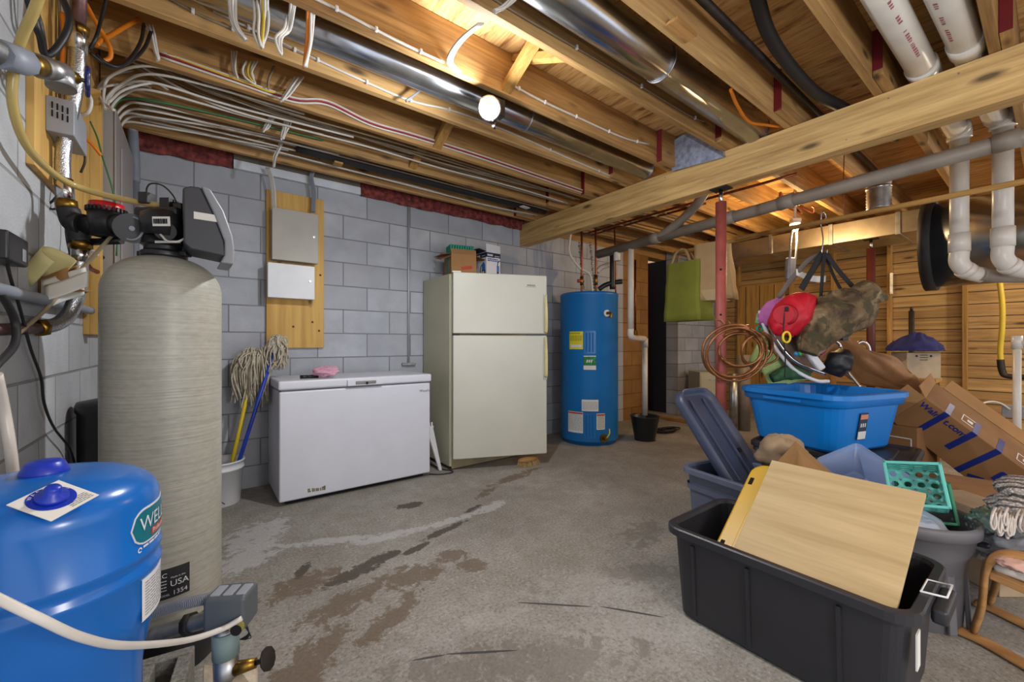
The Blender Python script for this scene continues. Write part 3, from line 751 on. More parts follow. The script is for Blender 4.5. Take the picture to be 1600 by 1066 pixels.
build(cpatch(C, r, A0+pe-w/r, A0+pe, 0.275, 0.372), 'rating_label', M['ink'], S)
f = cmap(C, r, A0+pe-w/r)
mb = MB()
for txt, sz, u, v in (('LLC', 0.020, 0.058, 0.345), ('Made in the', 0.008, 0.100, 0.338), ('USA', 0.027, 0.098, 0.312), ('MODEL', 0.009, 0.068, 0.285), ('1354', 0.020, 0.104, 0.284)):
    put_text(mb, txt, sz, lambda x, y, u=u, v=v: f(u + x, v + y, 0.0018))
textlines(mb, lambda u, v: f(u, v, 0.0018), 0.058, 0.090, 0.333, 0.010, 4)
build(mb, 'label_lettering', M['white'], S)
BP = M['blackplastic']; D0 = 1.45
def v(px, py, d=0.0): return at(px, py, D=D0 + d)
FWD = Vector((_s, _c, 0)); E1 = Vector((_c, -_s, 0)); UP = Vector((0, 0, 1))
c0 = Vector((C[0], C[1], 0))
mb = MB().lathe([(0.060, 1.396), (0.066, 1.400), (0.066, 1.416), (0.056, 1.420), (0.056, 1.436), (0.066, 1.440), (0.062, 1.468)], c0, 36)
for s_ in (-1, 1): mb.box(c0 + E1*0.072*s_ + UP*1.412, (0.028, 0.03, 0.018), rz=-37.2)
build(mb, 'clamp_neck', BP, S, bevel=0.003)
mb = MB().box(v(262, 352), (0.150, 0.11, 0.10), rz=-37.2); mb.box(v(250, 372), (0.12, 0.10, 0.05), rz=-37.2)
build(mb, 'valve_body', BP, S, bevel=0.012, segs=3)
build(MB().lathe([(0.058, -0.045), (0.060, 0.0), (0.054, 0.022), (0.03, 0.036), (0.004, 0.04)], n=32, M=Matrix.Translation(v(253, 345, -0.055)) @ rot(rx=12)), 'turret_cap', BP, S)
build(MB().cyl(v(206, 357, -0.01), v(206, 357, -0.075), 0.048, n=36), 'valve_dial', BP, S)
mb = MB().tube([v(206, 357, -0.076) + (E1*math.cos(a) + UP*math.sin(a))*0.038 for a in [2*math.pi*k/28 for k in range(28)]], 0.0035, n=6, closed=True, smooth=False)
mb.cyl(v(206, 357, -0.075), v(206, 357, -0.080), 0.008, n=12); build(mb, 'dial_ring', M['greybox'], S)
build(MB().cyl(v(258, 361, -0.055), v(258, 361, -0.085), 0.030, n=28), 'side_plug', M['rubber'], S)
for px, py, w_ in ((235, 331, 0.030), (283, 336, 0.022)):
    build(MB().cyl(v(px, py+22), v(px, py+3), w_, n=24), 'port_tower', BP, S)
    build(MB().cyl(v(px, py+4), v(px, py-2), w_*1.08, n=24), 'red_collar', M['inkred'], S)['label'] = 'red ring on the black valve'
mb = MB().box(v(230, 311), (0.034, 0.04, 0.04), rz=-37.2); mb.box(v(265, 322), (0.034, 0.05, 0.046), rz=-37.2); mb.box(v(283, 326), (0.03, 0.04, 0.03), rz=-37.2)
build(mb, 'solenoid_block', BP, S, bevel=0.004)
b = v(252, 346, -0.118)
build(MB().box(b, (0.056, 0.002, 0.030), rz=-37.2, rx=4), 'barcode_label', M['paper'], S)
mb = MB(); rnd = random.Random(5); x = -0.022
while x < 0.022:
    w_ = rnd.choice((0.0012, 0.002, 0.003)); mb.box(b + E1*x - FWD*0.0025, (w_, 0.001, 0.016), rz=-37.2, rx=4); x += w_ + rnd.choice((0.0012, 0.002))
build(mb, 'barcode_print', M['ink'], S)
for px in (252, 272): build(MB().box(v(px, 378, -0.062), (0.042, 0.002, 0.008), rz=-37.2), 'small_label', M['paper'], S)
build(MB().tube([v(237, 360, -0.06), v(250, 366, -0.09), v(262, 377, -0.10), v(280, 377, -0.09), v(292, 368, -0.07), v(297, 350, -0.05)], 0.0035, n=8), 'signal_wire', M['cable'], S)
build(MB().tube([v(232, 308), v(229, 296), v(236, 287, 0.02), v(254, 290, 0.02), v(270, 305), v(278, 322)], 0.0028, n=6), 'top_wire', M['cable_black'], S)
F = FR(v(325, 360), rz=2); k_ = D0/645*1.16
pp = lambda pts: [((x-325)*k_, (360-y)*k_) for x, y in pts]
build(MB().prism(pp([(298,317),(306,313),(316,312),(330,345),(341,378),(343,398),(306,393),(299,386)]), -0.075, 0.075, F), 'timer_housing', plain('charcoal_plastic', (54, 55, 60), 0.5, 0, 0.06), S, bevel=0.006)
build(MB().prism(pp([(316,311),(326,313),(340,338),(350,370),(352,390),(351,408),(336,407),(341,396),(341,378),(330,345)]), -0.082, 0.082, F), 'display_bezel', plain('grey_bezel', (132, 134, 140), 0.4, 0, 0.05), S, bevel=0.006)
build(MB().prism(pp([(309,345),(331,345),(335,354),(309,354)]), -0.0765, -0.074, F), 'housing_sticker', M['paper'], S)
# meter, bypass tee and unions
build(MB().cyl(v(166, 370), v(167, 331), 0.040, 0.052, n=36), 'flow_meter', BP, S)
build(MB().cyl(v(167, 332), v(167, 319), 0.049, 0.046, n=36), 'meter_lid', plain('red_plastic', (182, 22, 30), 0.35, 0, 0.05), S)['label'] = 'red lid on the flow meter'
mb = MB(); c_ = v(167, 330)
for k in range(28):
    a = 2*math.pi*k/28; mb.box(c_ + Vector((0.0525*math.cos(a), 0.0525*math.sin(a), 0)), (0.006, 0.006, 0.014), rz=math.degrees(a))
build(mb, 'meter_teeth', BP, S)
build(MB().cyl(v(118, 352), v(206, 357), 0.030, n=28), 'bypass_barrel', BP, S)
for px in (126, 190): build(MB().cyl(v(px-7, 352), v(px+7, 353), 0.040, n=24), 'union_nut', BP, S)
build(MB().tube([v(107, 328), v(112, 345), v(120, 356), v(125, 380)], 0.031, n=24), 'elbow_tee', M['rubber'], S)
build(MB().cyl(v(105, 327), v(103, 314), 0.030, n=6), 'brass_nut', M['brass'], S)
build(MB().cyl(v(126, 388), v(126, 377), 0.032, n=6), 'brass_nut', M['brass'], S)
build(MB().cyl(v(190, 376, 0.02), v(146, 378, 0.02), 0.013, n=12), 'bypass_lever', BP, S)

def braid_mat():
    t = NT('braided_steel'); o = t.co.outputs['Object']
    w = t.n('ShaderNodeTexVoronoi'); t.l(o, w.inputs['Vector']); w.inputs['Scale'].default_value = 300
    t.col(t.ramp(w.outputs['Distance'], [(0.0, (120, 122, 126)), (0.6, (206, 208, 212))])); t.set(0.3, 1.0)
    t.bump(w.outputs['Distance'], 0.4, 0.002); return t.m
M['braid'] = braid_mat()
t = thing('braided_hose', 'upper braided steel hose dropping from a copper stub to the valve tee', 'hose', v(103, 314), group='braided steel hoses')
build(MB().tube([at(122, 72, D=1.46), at(121, 110, D=1.46), at(116, 150, D=1.46), at(106, 195, D=1.45), at(99, 235, D=1.45), at(98, 270, D=1.45), at(103, 316, D=1.45)], 0.021, n=16), 'braid', M['braid'], t)
build(MB().cyl(at(121, 80, D=1.46), at(123, 40, D=1.46), 0.026, n=20), 'ferrule', M['chrome'], t)
build(MB().cyl(at(103, 316, D=1.45), at(99, 280, D=1.45), 0.025, n=20), 'ferrule', M['chrome'], t)
build(MB().cyl(at(123, 46, D=1.46), at(129, -120, D=1.46), 0.019, n=20), 'copper_stub', M['copper_dull'], t)
build(MB().cyl(at(123, 52, D=1.46), at(124, 40, D=1.46), 0.028, n=6), 'brass_nut', M['brass'], t)
t = thing('braided_hose', 'lower braided steel hose curving from the valve tee to a copper pipe', 'hose', v(126, 400), group='braided steel hoses')
build(MB().tube([at(126, 388, D=1.45), at(125, 420, D=1.45), at(122, 455, D=1.44), at(110, 488, D=1.42), at(92, 505, D=1.38), at(66, 512, D=1.33)], 0.022, n=16), 'braid', M['braid'], t)
build(MB().cyl(at(126, 388, D=1.45), at(126, 410, D=1.45), 0.025, n=20), 'ferrule', M['chrome'], t)
build(MB().cyl(at(70, 511, D=1.335), at(58, 513, D=1.315), 0.029, n=6), 'brass_nut', M['brass'], t)
build(MB().cyl(at(62, 513, D=1.32), at(-60, 517, D=0.99), 0.017, n=18), 'copper_stub', M['copper_dull'], t)

# ------------------------------------------------------------------ brine tank, block, switch, valve at the tank foot
t = thing('brine_tank', 'black round brine tank between softener tank and left wall', 'tank', (-0.285, 2.49, 0))
build(MB().lathe([(0.118, 0), (0.122, 0.01), (0.124, 0.80), (0.130, 0.81), (0.130, 0.835), (0.124, 0.85), (0.06, 0.862), (0.004, 0.864)], (-0.285, 2.49, 0), 48), 'drum', M['blackplastic'], t)
def cinder():
    t = NT('cinder_block'); o = t.co.outputs['Object']; n = t.noise(o, 90, 4); n2 = t.noise(o, 9, 3)
    t.col(t.ramp(t.math('ADD', t.math('MULTIPLY', n, .6), t.math('MULTIPLY', n2, .4)), [(0.3, (96, 94, 88)), (0.7, (160, 157, 148))])); t.set(0.95); t.bump(n, 0.8, 0.006); return t.m
M['cinder'] = cinder()
a = TR((-0.115, 1.500, 0), rz=-8)
mb = MB(); 
mb.bb((-0.11, -0.095, 0), (0.095, -0.06, 0.19), a); mb.bb((-0.11, 0.05, 0), (0.095, 0.085, 0.19), a)
for x in (-0.11, -0.025, 0.06): mb.bb((x, -0.06, 0), (x+0.035, 0.05, 0.19), a)
tag(build(mb, 'concrete_block', M['cinder'], bevel=0.004), 'rough concrete block on the floor behind the blue pressure tank', 'block')
t = thing('pressure_switch', 'dark grey pressure switch box on pipework at the softener foot', 'switch', at(362, 1040, D=1.05))
F = FR(at(362, 948, D=1.05), rz=-30)
build(MB().box((0,0,0), (0.098, 0.075, 0.085), M=F), 'switch_cover', plain('slate_grey_plastic', (82, 88, 92), 0.45, 0, 0.08), t, bevel=0.010)
mb = MB()
for x in (-0.028, 0.002, 0.032): mb.box((x, -0.002, 0.0425), (0.022, 0.045, 0.006), M=F)
build(mb, 'lid_rib', M['greybox'], t, bevel=0.002)
build(MB().cyl(F @ Vector((0.030, -0.036, -0.028)), F @ Vector((0.030, -0.0395, -0.028)), 0.018, n=24), 'yellow_knockout', plain('dull_yellow', (150, 140, 60), 0.6), t)
build(MB().cyl(F @ Vector((0.030, -0.039, -0.036)), F @ Vector((0.030, -0.041, -0.036)), 0.013, n=24), 'wire_hole', M['hole'], t)
mb = MB(); pts = [at(240, 958, D=1.02), at(270, 948, D=1.03), at(300, 941, D=1.03), at(332, 934, D=1.04)]
P_ = spline(pts, 12); 
for i in range(len(P_)-1):
    mb.cyl(P_[i], P_[i].lerp(P_[i+1], 0.55), 0.0135, n=14); mb.cyl(P_[i].lerp(P_[i+1], 0.55), P_[i+1], 0.0105, n=14)
build(mb, 'corrugated_conduit', plain('grey_corrugated', (138, 142, 152), 0.5), t)
build(MB().tube([at(240, 992, D=1.10), at(290, 978, D=1.09), at(345, 962, D=1.07)], 0.020, n=16), 'galvanised_pipe', M['galv_dull'], t)
build(MB().cyl(at(292, 977, D=1.09), at(302, 974, D=1.09), 0.028, n=8), 'pipe_coupling', M['darkpipe'], t)
mb = MB().cyl(at(350, 970, D=1.06), at(354, 1046, D=1.06), 0.026, n=20); build(mb, 'riser_pipe', M['galv_dull'], t)
build(MB().cyl(at(352, 985, D=1.06), at(353, 1024, D=1.06), 0.030, n=20), 'green_tape', plain('grey_green_paint', (120, 140, 140), 0.6), t)
build(MB().cyl(at(353, 1022, D=1.06), at(354, 1075, D=1.06), 0.028, n=20), 'lower_fitting', M['galv_dull'], t)
build(MB().cyl(at(354, 1070, D=1.06), Vector((at(354, 1070, D=1.06).x, at(354, 1070, D=1.06).y, 0.0)), 0.022, n=16), 'floor_pipe', M['darkpipe'], t)
build(MB().cyl(at(368, 1045, D=1.06), at(400, 1036, D=1.07), 0.017, 0.012, n=16), 'drain_body', M['brass'], t)
build(MB().cyl(at(398, 1037, D=1.07), at(418, 1030, D=1.07), 0.006, n=10), 'valve_stem', M['darkpipe'], t)
build(MB().cyl(at(417, 1030, D=1.07), at(420, 1029, D=1.07), 0.028, n=10), 'hand_wheel', M['darkpipe'], t)
mb = MB()
for k in range(5):
    mb.tube([at(372 + 3*k, 972 + 2*k, D=1.07), at(384+2*k, 975+5*k, D=1.08), at(388, 990+2*k, D=1.08), at(374+2*k, 1000, D=1.08)], 0.0012, n=5)
build(mb, 'wire_tangle', M['cable_black'], t)
t = build(MB().tube([at(-40, 918, D=0.585), at(0, 937, D=0.590), at(60, 966, D=0.605), at(130, 997, D=0.65), at(200, 1009, D=0.73), at(290, 1001, D=0.90), at(345, 984, D=0.99), at(378, 966, D=1.015)], 0.0065, n=10), 'white_cable', M['cable'])
tag(t, 'thick white cable sagging across the front of the blue tank', 'cable')
mb = MB(); pts = [at(300, 1062, D=1.08), at(330, 1046, D=1.0), at(352, 1058, D=0.98), at(384, 1044, D=1.0), at(404, 1064, D=1.0)]
def rag(u, v_): 
    P = at(318 + 84*u, 1040 + 44*v_ + 7*math.sin(7*u) , D=1.12 - 0.10*v_); P.z += 0.008*math.sin(9*u + 5*v_); return P
tag(build(MB().grid(rag, 16, 8), 'torn_rag', plain('torn_tape_cloth', (186, 172, 150), 0.9, 0, 0.3, 20), solid=0.003), 'torn cream wrapping on the pipe beneath the pressure switch', 'rag')

# ------------------------------------------------------------------ left wall: boards, panel, boxes, pipes
tag(build(MB().bb((WL, 1.94, 1.66), (WL+0.02, 2.68, 2.42)), 'wall_board', M['plyback'], bevel=0.002), 'upper plywood board on the left wall holding the vented grey box', 'board', 'plywood wiring boards')
mb = MB().bb((WL, 2.74, 1.14), (WL+0.022, 3.60, 2.38)); mb.bb((WL+0.022, 2.74, 1.14), (WL+0.06, 2.80, 2.3))
tag(build(mb, 'wall_board', M['plyback'], bevel=0.002), 'plywood board behind the electrical panel on the left wall', 'board', 'plywood wiring boards')
t = thing('electrical_panel', 'grey electrical panel box high on the left wall, behind the softener', 'panel', (WL+0.06, 3.16, 1.24))
build(MB().bb((WL+0.0225, 2.83, 1.24), (WL+0.095, 3.49, 2.26)), 'panel_box', M['panelgrey'], t, bevel=0.004)
build(MB().bb((WL+0.095, 2.825, 1.235), (WL+0.103, 3.495, 2.265)), 'panel_cover', M['panelgrey'], t, bevel=0.003)
build(MB().bb((WL+0.103, 2.96, 1.36), (WL+0.111, 3.36, 2.12)), 'panel_door', M['panelgrey'], t, bevel=0.003)
for z in (1.33, 1.52, 1.38): build(MB().cyl((WL+0.05, 2.8295, z), (WL+0.05, 2.826, z), 0.012, n=16), 'knockout', M['hole'], t)
t = thing('vented_box', 'small grey vented metal box on the upper plywood board', 'box', (WL+0.06, 2.18, 1.80))
build(MB().bb((WL+0.02, 2.05, 1.815), (WL+0.088, 2.25, 1.935)), 'box_shell', M['greybox'], t, bevel=0.003)
mb = MB()
for r_ in range(2):
    for k in range(4): mb.bb((WL+0.034+0.012*k, 2.0485, 1.866+0.028*r_ - 0.003*k), (WL+0.038+0.012*k, 2.0502, 1.888+0.028*r_ - 0.003*k))
build(mb, 'vent_slots', M['hole'], t)
tag(build(MB().cyl((-0.333, 3.665, 1.0), (-0.333, 3.665, 2.18), 0.022, n=20).tube([(-0.333, 3.665, 2.16), (-0.333, 3.66, 2.30), (-0.335, 3.60, 2.40), (-0.33, 3.50, 2.46)], 0.026, n=20), 'grey_conduit', M['conduit']), 'grey plastic conduit rising in the wall corner beside the panel', 'conduit')
tag(build(MB().tube([(WL+0.028, 0.9, 1.225), (WL+0.028, 1.6, 1.235), (WL+0.028, 2.3, 1.245), (WL+0.028, 2.72, 1.25)], 0.017, n=14), 'wall_conduit', M['conduit']), 'grey conduit running low along the left wall, papers tucked behind it', 'conduit')
# rolled papers
t = thing('paper_bundle', 'rolled manuals and yellowed papers tucked behind the wall conduit', 'papers', at(95, 470, D=1.50))
def roll(px0, py0, px1, py1, r_, D, turn, name, m):
    a, b = at(px0, py0, D=D), at(px1, py1, D=D); d = (b-a); L = d.length; d.normalize(); s1 = d.orthogonal().normalized(); s2 = d.cross(s1)
    def fn(u, vv):
        th = R(turn)*u; rr = r_*(1 + 0.25*u); return a + d*L*vv + (s1*math.cos(th) + s2*math.sin(th))*rr
    build(MB().grid(fn, 24, 4), name, m, t, solid=0.003)
M['oldpaper'] = plain('yellowed_paper', (206, 196, 140), 0.85, 0, 0.12)
roll(60, 440, 96, 402, 0.042, 1.36, 230, 'yellow_roll', M['oldpaper'])
roll(64, 456, 128, 434, 0.040, 1.43, 250, 'tan_roll', M['cardboard'])
for k, (x0, y0, x1, y1) in enumerate(((70, 470, 140, 448), (62, 462, 134, 442), (80, 478, 130, 462))):
    def fn(u, vv, k=k, x0=x0, y0=y0, x1=x1, y1=y1):
        P = at(x0 + (x1-x0)*u, y0 + (y1-y0)*u - 24*vv, D=1.33+0.02*k + 0.05*u + 0.02*vv); P += E1*0.006*math.sin(5*u+k); return P
    build(MB().grid(fn, 10, 6), 'loose_sheet', M['paper'], t, solid=0.002)
t = thing('power_adaptor', 'black plug-in power adaptor with thin cord on the left wall', 'adaptor', (WL+0.03, 1.67, 1.31))
build(MB().bb((WL+0.001, 1.59, 1.310), (WL+0.050, 1.745, 1.385)), 'adaptor_block', M['blackplastic'], t, bevel=0.006)
build(MB().bb((WL+0.0505, 1.69, 1.322), (WL+0.051, 1.72, 1.355)), 'adaptor_label', M['greybox'], t)
X_ = WL + 0.022
build(MB().tube([at(10, 408, X=X_), at(18, 440, X=X_), at(32, 485, X=X_), at(48, 545, X=X_), at(64, 590, X=X_), at(69, 630, X=X_), at(84, 668, X=X_), at(108, 700, X=X_), at(118, 730, X=X_)], 0.004, n=8), 'adaptor_cord', M['cable_black'], t)
tag(build(MB().tube([at(-6, 585, X=WL+0.05), at(6, 640, X=WL+0.05), at(16, 700, X=WL+0.06), at(24, 770, X=WL+0.06)], 0.011, n=10), 'white_tube', M['pvc']), 'short white plastic tube between left wall and blue tank', 'tube')
tag(build(MB().tube([at(-20, 440, X=WL+0.03), at(8, 470, X=WL+0.03), at(24, 505, X=WL+0.03), at(22, 540, X=WL+0.04), at(-10, 575, X=WL+0.05)], 0.009, n=10), 'black_hose', M['rubber']), 'black looped hose on the left wall below the adaptor', 'hose')
tag(build(MB().tube([at(30, 520, X=WL+0.02), at(70, 485, X=WL+0.03), at(120, 430, D=1.42), at(160, 385, D=1.44), at(200, 340, D=1.46)], 0.006, n=8), 'tan_tube', plain('tan_vinyl', (166, 148, 116), 0.5)), 'thin tan drain tube slanting up behind the papers', 'tube')
# clear hose
def clear_hose():
    t = NT('yellowed_clear_vinyl'); t.col(lin((206, 184, 116))); t.set(0.2); t.b.inputs['Transmission Weight'].default_value = 0.35; t.b.inputs['IOR'].default_value = 1.4; return t.m
M['vinyl'] = clear_hose()
tag(build(MB().tube([at(90, -90, D=1.0), at(56, 10, D=1.02), at(36, 55, D=1.04), at(22, 105, D=1.06), at(20, 165, D=1.08), at(40, 225, D=1.15), at(76, 265, D=1.27), at(112, 288, D=1.37), at(160, 304, D=1.42), at(215, 316, D=1.45), at(262, 323, D=1.45)], 0.0105, n=12), 'clear_hose', M['vinyl']), 'yellowed clear vinyl hose sweeping from the ceiling to the valve head', 'hose')
# gate valve assembly at the very top left
t = thing('pipe_valve', 'grey pipe fitting chain with blue handwheel near the left wall top', 'valve', at(70, 110, D=1.1))
a = [at(-70, 48, D=0.90), at(-5, 82, D=0.97), at(38, 96, D=1.05), at(60, 103, D=1.09), at(100, 114, D=1.17), at(118, 122, D=1.21), at(137, 128, D=1.25)]
build(MB().cyl(a[0], a[1], 0.030, n=20), 'grey_pipe', M['galv_dull'], t)
build(MB().cyl(a[1], a[2], 0.033, n=8), 'union_body', M['conduit'], t)
build(MB().cyl(a[2], a[3], 0.026, n=20), 'brass_ring', M['brass'], t)
build(MB().cyl(a[3], a[4], 0.030, 0.026, n=20), 'valve_body', M['galv_dull'], t)
build(MB().cyl(a[4], a[5], 0.016, n=14), 'bonnet', M['brass'], t)
build(MB().cyl(a[5], a[6], 0.006, n=10), 'stem', M['darkpipe'], t)
build(MB().cyl(at(92, 110, D=1.16), at(96, 138, D=1.16), 0.028, 0.032, n=18), 'outlet', M['galv_dull'], t)
d = (E1*0.70 + FWD*0.71).normalized(); s1 = d.orthogonal().normalized(); s2 = d.cross(s1)
mb = MB().tube([a[6] + (s1*math.cos(q) + s2*math.sin(q))*(0.036 + 0.003*math.cos(6*q)) for q in [2*math.pi*k/36 for k in range(36)]], 0.006, n=8, closed=True, smooth=False)
mb.cyl(a[6]-d*0.004, a[6]+d*0.004, 0.012, n=14)
for k in range(4): q = math.pi/2*k; mb.cyl(a[6], a[6] + (s1*math.cos(q)+s2*math.sin(q))*0.036, 0.004, n=6)
build(mb, 'hand_wheel', plain('dark_blue_enamel', (26, 34, 96), 0.35), t)['label'] = 'blue scalloped handwheel'
# ------------------------------------------------------------------ metal cabinets on the plywood backboard
bd = tag(build(MB().bb((0.415, 3.672, 1.06), (0.829, 3.70, 2.285)), 'wall_board', M['plyback'], bevel=0.003), 'tall varnished plywood board on the block wall behind two metal cabinets', 'board', 'plywood wiring boards')
mb = MB()
for x, z in ((0.60, 1.23), (0.74, 1.27), (0.79, 1.20), (0.47, 2.23), (0.80, 1.66)): mb.cyl((x, 3.6715, z), (x, 3.6735, z), 0.009, n=14)
build(mb, 'wood_knots', plain('knot_brown', (92, 52, 22), 0.8), bd)
def cabinet(label, x0, x1, z0, z1, m):
    t = thing('metal_cabinet', label, 'cabinet', ((x0+x1)/2, 3.62, z0), group='metal wiring cabinets')
    build(MB().bb((x0+0.004, 3.585, z0), (x1-0.004, 3.672, z1)), 'cabinet_body', m, t, bevel=0.003)
    build(MB().bb((x0, 3.570, z0-0.003), (x1, 3.585, z1+0.003)), 'cabinet_door', m, t, bevel=0.004)
    build(MB().cyl((x1-0.035, 3.5705, (z0+z1)/2+0.01), (x1-0.035, 3.562, (z0+z1)/2+0.01), 0.009, n=18), 'lock', M['galv_dull'], t)
cabinet('upper dull beige metal cabinet on the plywood board, cables entering its top', 0.440, 0.764, 1.736, 2.125, plain('putty_enamel', (168, 164, 154), 0.5, 0, 0.05))
cabinet('lower bright white metal cabinet on the plywood board', 0.412, 0.737, 1.447, 1.705, M['whitebox'])
for k, (px, pts) in enumerate(((428, [(418, 262, 3.60), (424, 280, 3.60), (427, 300, 3.61), (428, 328, 3.61)]), (490, [(500, 235, 3.45), (498, 255, 3.55), (486, 275, 3.60), (490, 300, 3.61), (489, 332, 3.61)]))):
    mb = MB()
    for j in range(4):
        mb.tube([at(x + 1.6*j - 2, y, Y=yy - 0.006*j) for x, y, yy in pts], 0.006, n=7)
    tag(build(mb, 'cable_drop', M['cable'] if k == 0 else M['conduit']), ('pale cable bundle dropping into the upper cabinet near its hinge side', 'grey sleeved cable bundle dropping into the upper cabinet near its lock side')[k], 'cable', 'cable drops to the cabinet')
t = thing('wall_conduit', 'thin galvanised conduit running up the block wall behind the freezer', 'conduit', (1.575, 3.685, 0.9))
build(MB().cyl((1.575, 3.685, 0.885), (1.575, 3.685, 2.46), 0.0105, n=14), 'tube', plain('zinc_conduit', (176, 180, 186), 0.5, 0.3, 0.08), t)
build(MB().box((1.575, 3.685, 0.90), (0.13, 0.03, 0.025)), 'pipe_strap', M['galv_dull'], t, bevel=0.004)

# ------------------------------------------------------------------ chest freezer
M['appl'] = plain('white_appliance', (214, 216, 226), 0.32, 0, 0.02)
t = thing('chest_freezer', 'white chest freezer against the block wall, between mops and fridge', 'freezer', (0.97, 3.40, 0))
build(MB().bb((0.426, 3.125, 0.03), (1.524, 3.655, 0.772)), 'freezer_body', M['appl'], t, bevel=0.012, segs=3)
build(MB().bb((0.440, 3.135, 0.766), (1.512, 3.650, 0.784)), 'lid_gasket', plain('grey_gasket', (120, 122, 128), 0.6), t)
build(MB().bb((0.419, 3.112, 0.782), (1.531, 3.662, 0.845)), 'freezer_lid', M['appl'], t, bevel=0.014, segs=3)
build(MB().bb((0.47, 3.17, 0.0), (1.48, 3.62, 0.035)), 'plinth', M['hole'], t)
build(MB().bb((0.858, 3.098, 0.786), (1.118, 3.114, 0.830)), 'handle_plate', M['appl'], t, bevel=0.004)
build(MB().bb((0.915, 3.090, 0.797), (1.065, 3.099, 0.819)), 'handle_grip', plain('grey_grip', (130, 128, 126), 0.4), t, bevel=0.006)
build(MB().cyl((0.995, 3.0895, 0.803), (0.995, 3.087, 0.803), 0.010, n=18), 'key_lock', M['darkpipe'], t)
mb = MB(); put_text(mb, "Wood's", 0.028, lambda u, v_: Vector((1.428 + u, 3.1235, 0.700 + v_))); build(mb, 'nameplate_lettering', M['ink'], t)
mb = MB(); rnd = random.Random(2)
for k in range(9): 
    x = 0.60 + 0.013*k; h = rnd.uniform(0.008, 0.026); mb.bb((x, 3.1238, 0.066-0.002*k*0.3), (x+rnd.uniform(.006,.016), 3.1252, 0.066+h))
build(mb, 'chipped_patch', plain('chipped_rust', (140, 132, 106), 0.8, 0, 0.3, 60), t)
# towel, tool on the lid
def crumple(c, rx, ry, rz, amp, f, seed, nu=40, nv=20):
    def fn(d, p):
        q = d*f + Vector((seed, seed*1.7, seed*0.3))
        n_ = mnoise.noise(q)*0.7 + abs(mnoise.noise(q*2.1))*-0.6 + 0.3*mnoise.noise(q*4.3)
        return p*(1 + amp*n_)
    return MB().ball(c, (rx, ry, rz), nu, nv, fn)
def settle(mb, z):
    m = min(p.z for p in mb.v)
    for p in mb.v: p.z += z - m
    return mb
c = at(509, 578, Y=3.22); c.z = 0.88
tag(build(settle(crumple(c, 0.10, 0.07, 0.042, 0.55, 2.4, 3), 0.845), 'pink_cloth', plain('pink_cloth', (206, 156, 176), 0.9, 0, 0.1, 12), sub=1), 'crumpled pink cloth on the freezer lid', 'cloth')
c = at(486, 578, Y=3.24)
tag(build(MB().cyl((c.x-0.06, 3.25, 0.858), (c.x+0.05, 3.24, 0.858), 0.012, n=14).cyl((c.x-0.07, 3.25, 0.858), (c.x-0.02, 3.246, 0.858), 0.0125, n=14), 'black_torch', M['blackplastic']), 'small black torch lying beside the pink cloth', 'torch')

# ------------------------------------------------------------------ mops and bucket
def mop(label, foot, head, col, rows, seed, hr, ln=1.0):
    t = thing('mop', label, 'mop', foot, group='string mops in the white bucket')
    foot = Vector(foot); head = Vector(head); d = (head-foot).normalized()
    build(MB().cyl(foot, head, 0.0125, n=14), 'handle', col, t)
    build(MB().cyl(head - d*0.06, head + d*0.04, 0.024, 0.03, n=16), 'socket', M['white'], t)
    mb = MB(); rnd = random.Random(seed); top = head + d*0.03
    for k in range(rows):
        a = rnd.uniform(0, 2*math.pi); rr = rnd.uniform(0.3, 1.0)*hr; L = rnd.uniform(0.6, 1.0)
        o = Vector((math.cos(a)*rr, math.sin(a)*rr*0.6, 0))
        j = lambda s_: Vector((rnd.uniform(-s_, s_), rnd.uniform(-s_, s_), rnd.uniform(-s_, s_)))
        L *= ln
        q = [top + j(.012), top + o*0.6 + Vector((0,0,0.055*L)) + j(.02), top + o*1.05 + Vector((0,0,-0.02)) + j(.02), top + o*1.15 + Vector((0,0,-0.16*L)) + j(.025), top + o*(0.9+0.3*L) + Vector((0,0,-0.34*L)) + j(.03)]
        for p_ in q:
            if p_.z < 0.90: p_.x = min(p_.x, 0.400)
        mb.tube(q, 0.0052, n=5, sub=4)
    build(mb, 'string_head', plain('mop_string', (186, 178, 158), 0.95, 0, 0.18, 40), t)
M['mopyellow'] = plain('yellow_handle', (220, 190, 24), 0.4, 0, 0.04); M['mopblue'] = plain('blue_handle', (28, 60, 176), 0.4, 0, 0.04)
bx, by = 0.118, 3.47
mop('string mop with a yellow handle standing head-up in the white bucket', (bx+0.02, by-0.03, 0.03), at(398, 565, Y=3.52), M['mopyellow'], 170, 1, 0.125)
mop('string mop with a blue handle standing head-up in the white bucket', (bx+0.03, by-0.085, 0.03), at(431, 540, Y=3.45), M['mopblue'], 70, 2, 0.055, 0.62)
t = thing('mop_bucket', 'white plastic bucket holding two mops beside the freezer', 'bucket', (bx, by, 0))
build(MB().lathe([(0.112, 0.0), (0.116, 0.004), (0.134, 0.235), (0.140, 0.236), (0.141, 0.246), (0.136, 0.25), (0.139, 0.285), (0.145, 0.286), (0.145, 0.296), (0.134, 0.297), (0.130, 0.24), (0.112, 0.012), (0.002, 0.010)], (bx, by, 0), 44, caps=False), 'pail', M['white'], t)
build(MB().tube([(bx-0.03, by-0.143, 0.25), (bx-0.028, by-0.15, 0.16), (bx-0.01, by-0.146, 0.07), (bx+0.02, by-0.14, 0.03)], 0.003, n=6), 'wire_handle', M['darkpipe'], t)
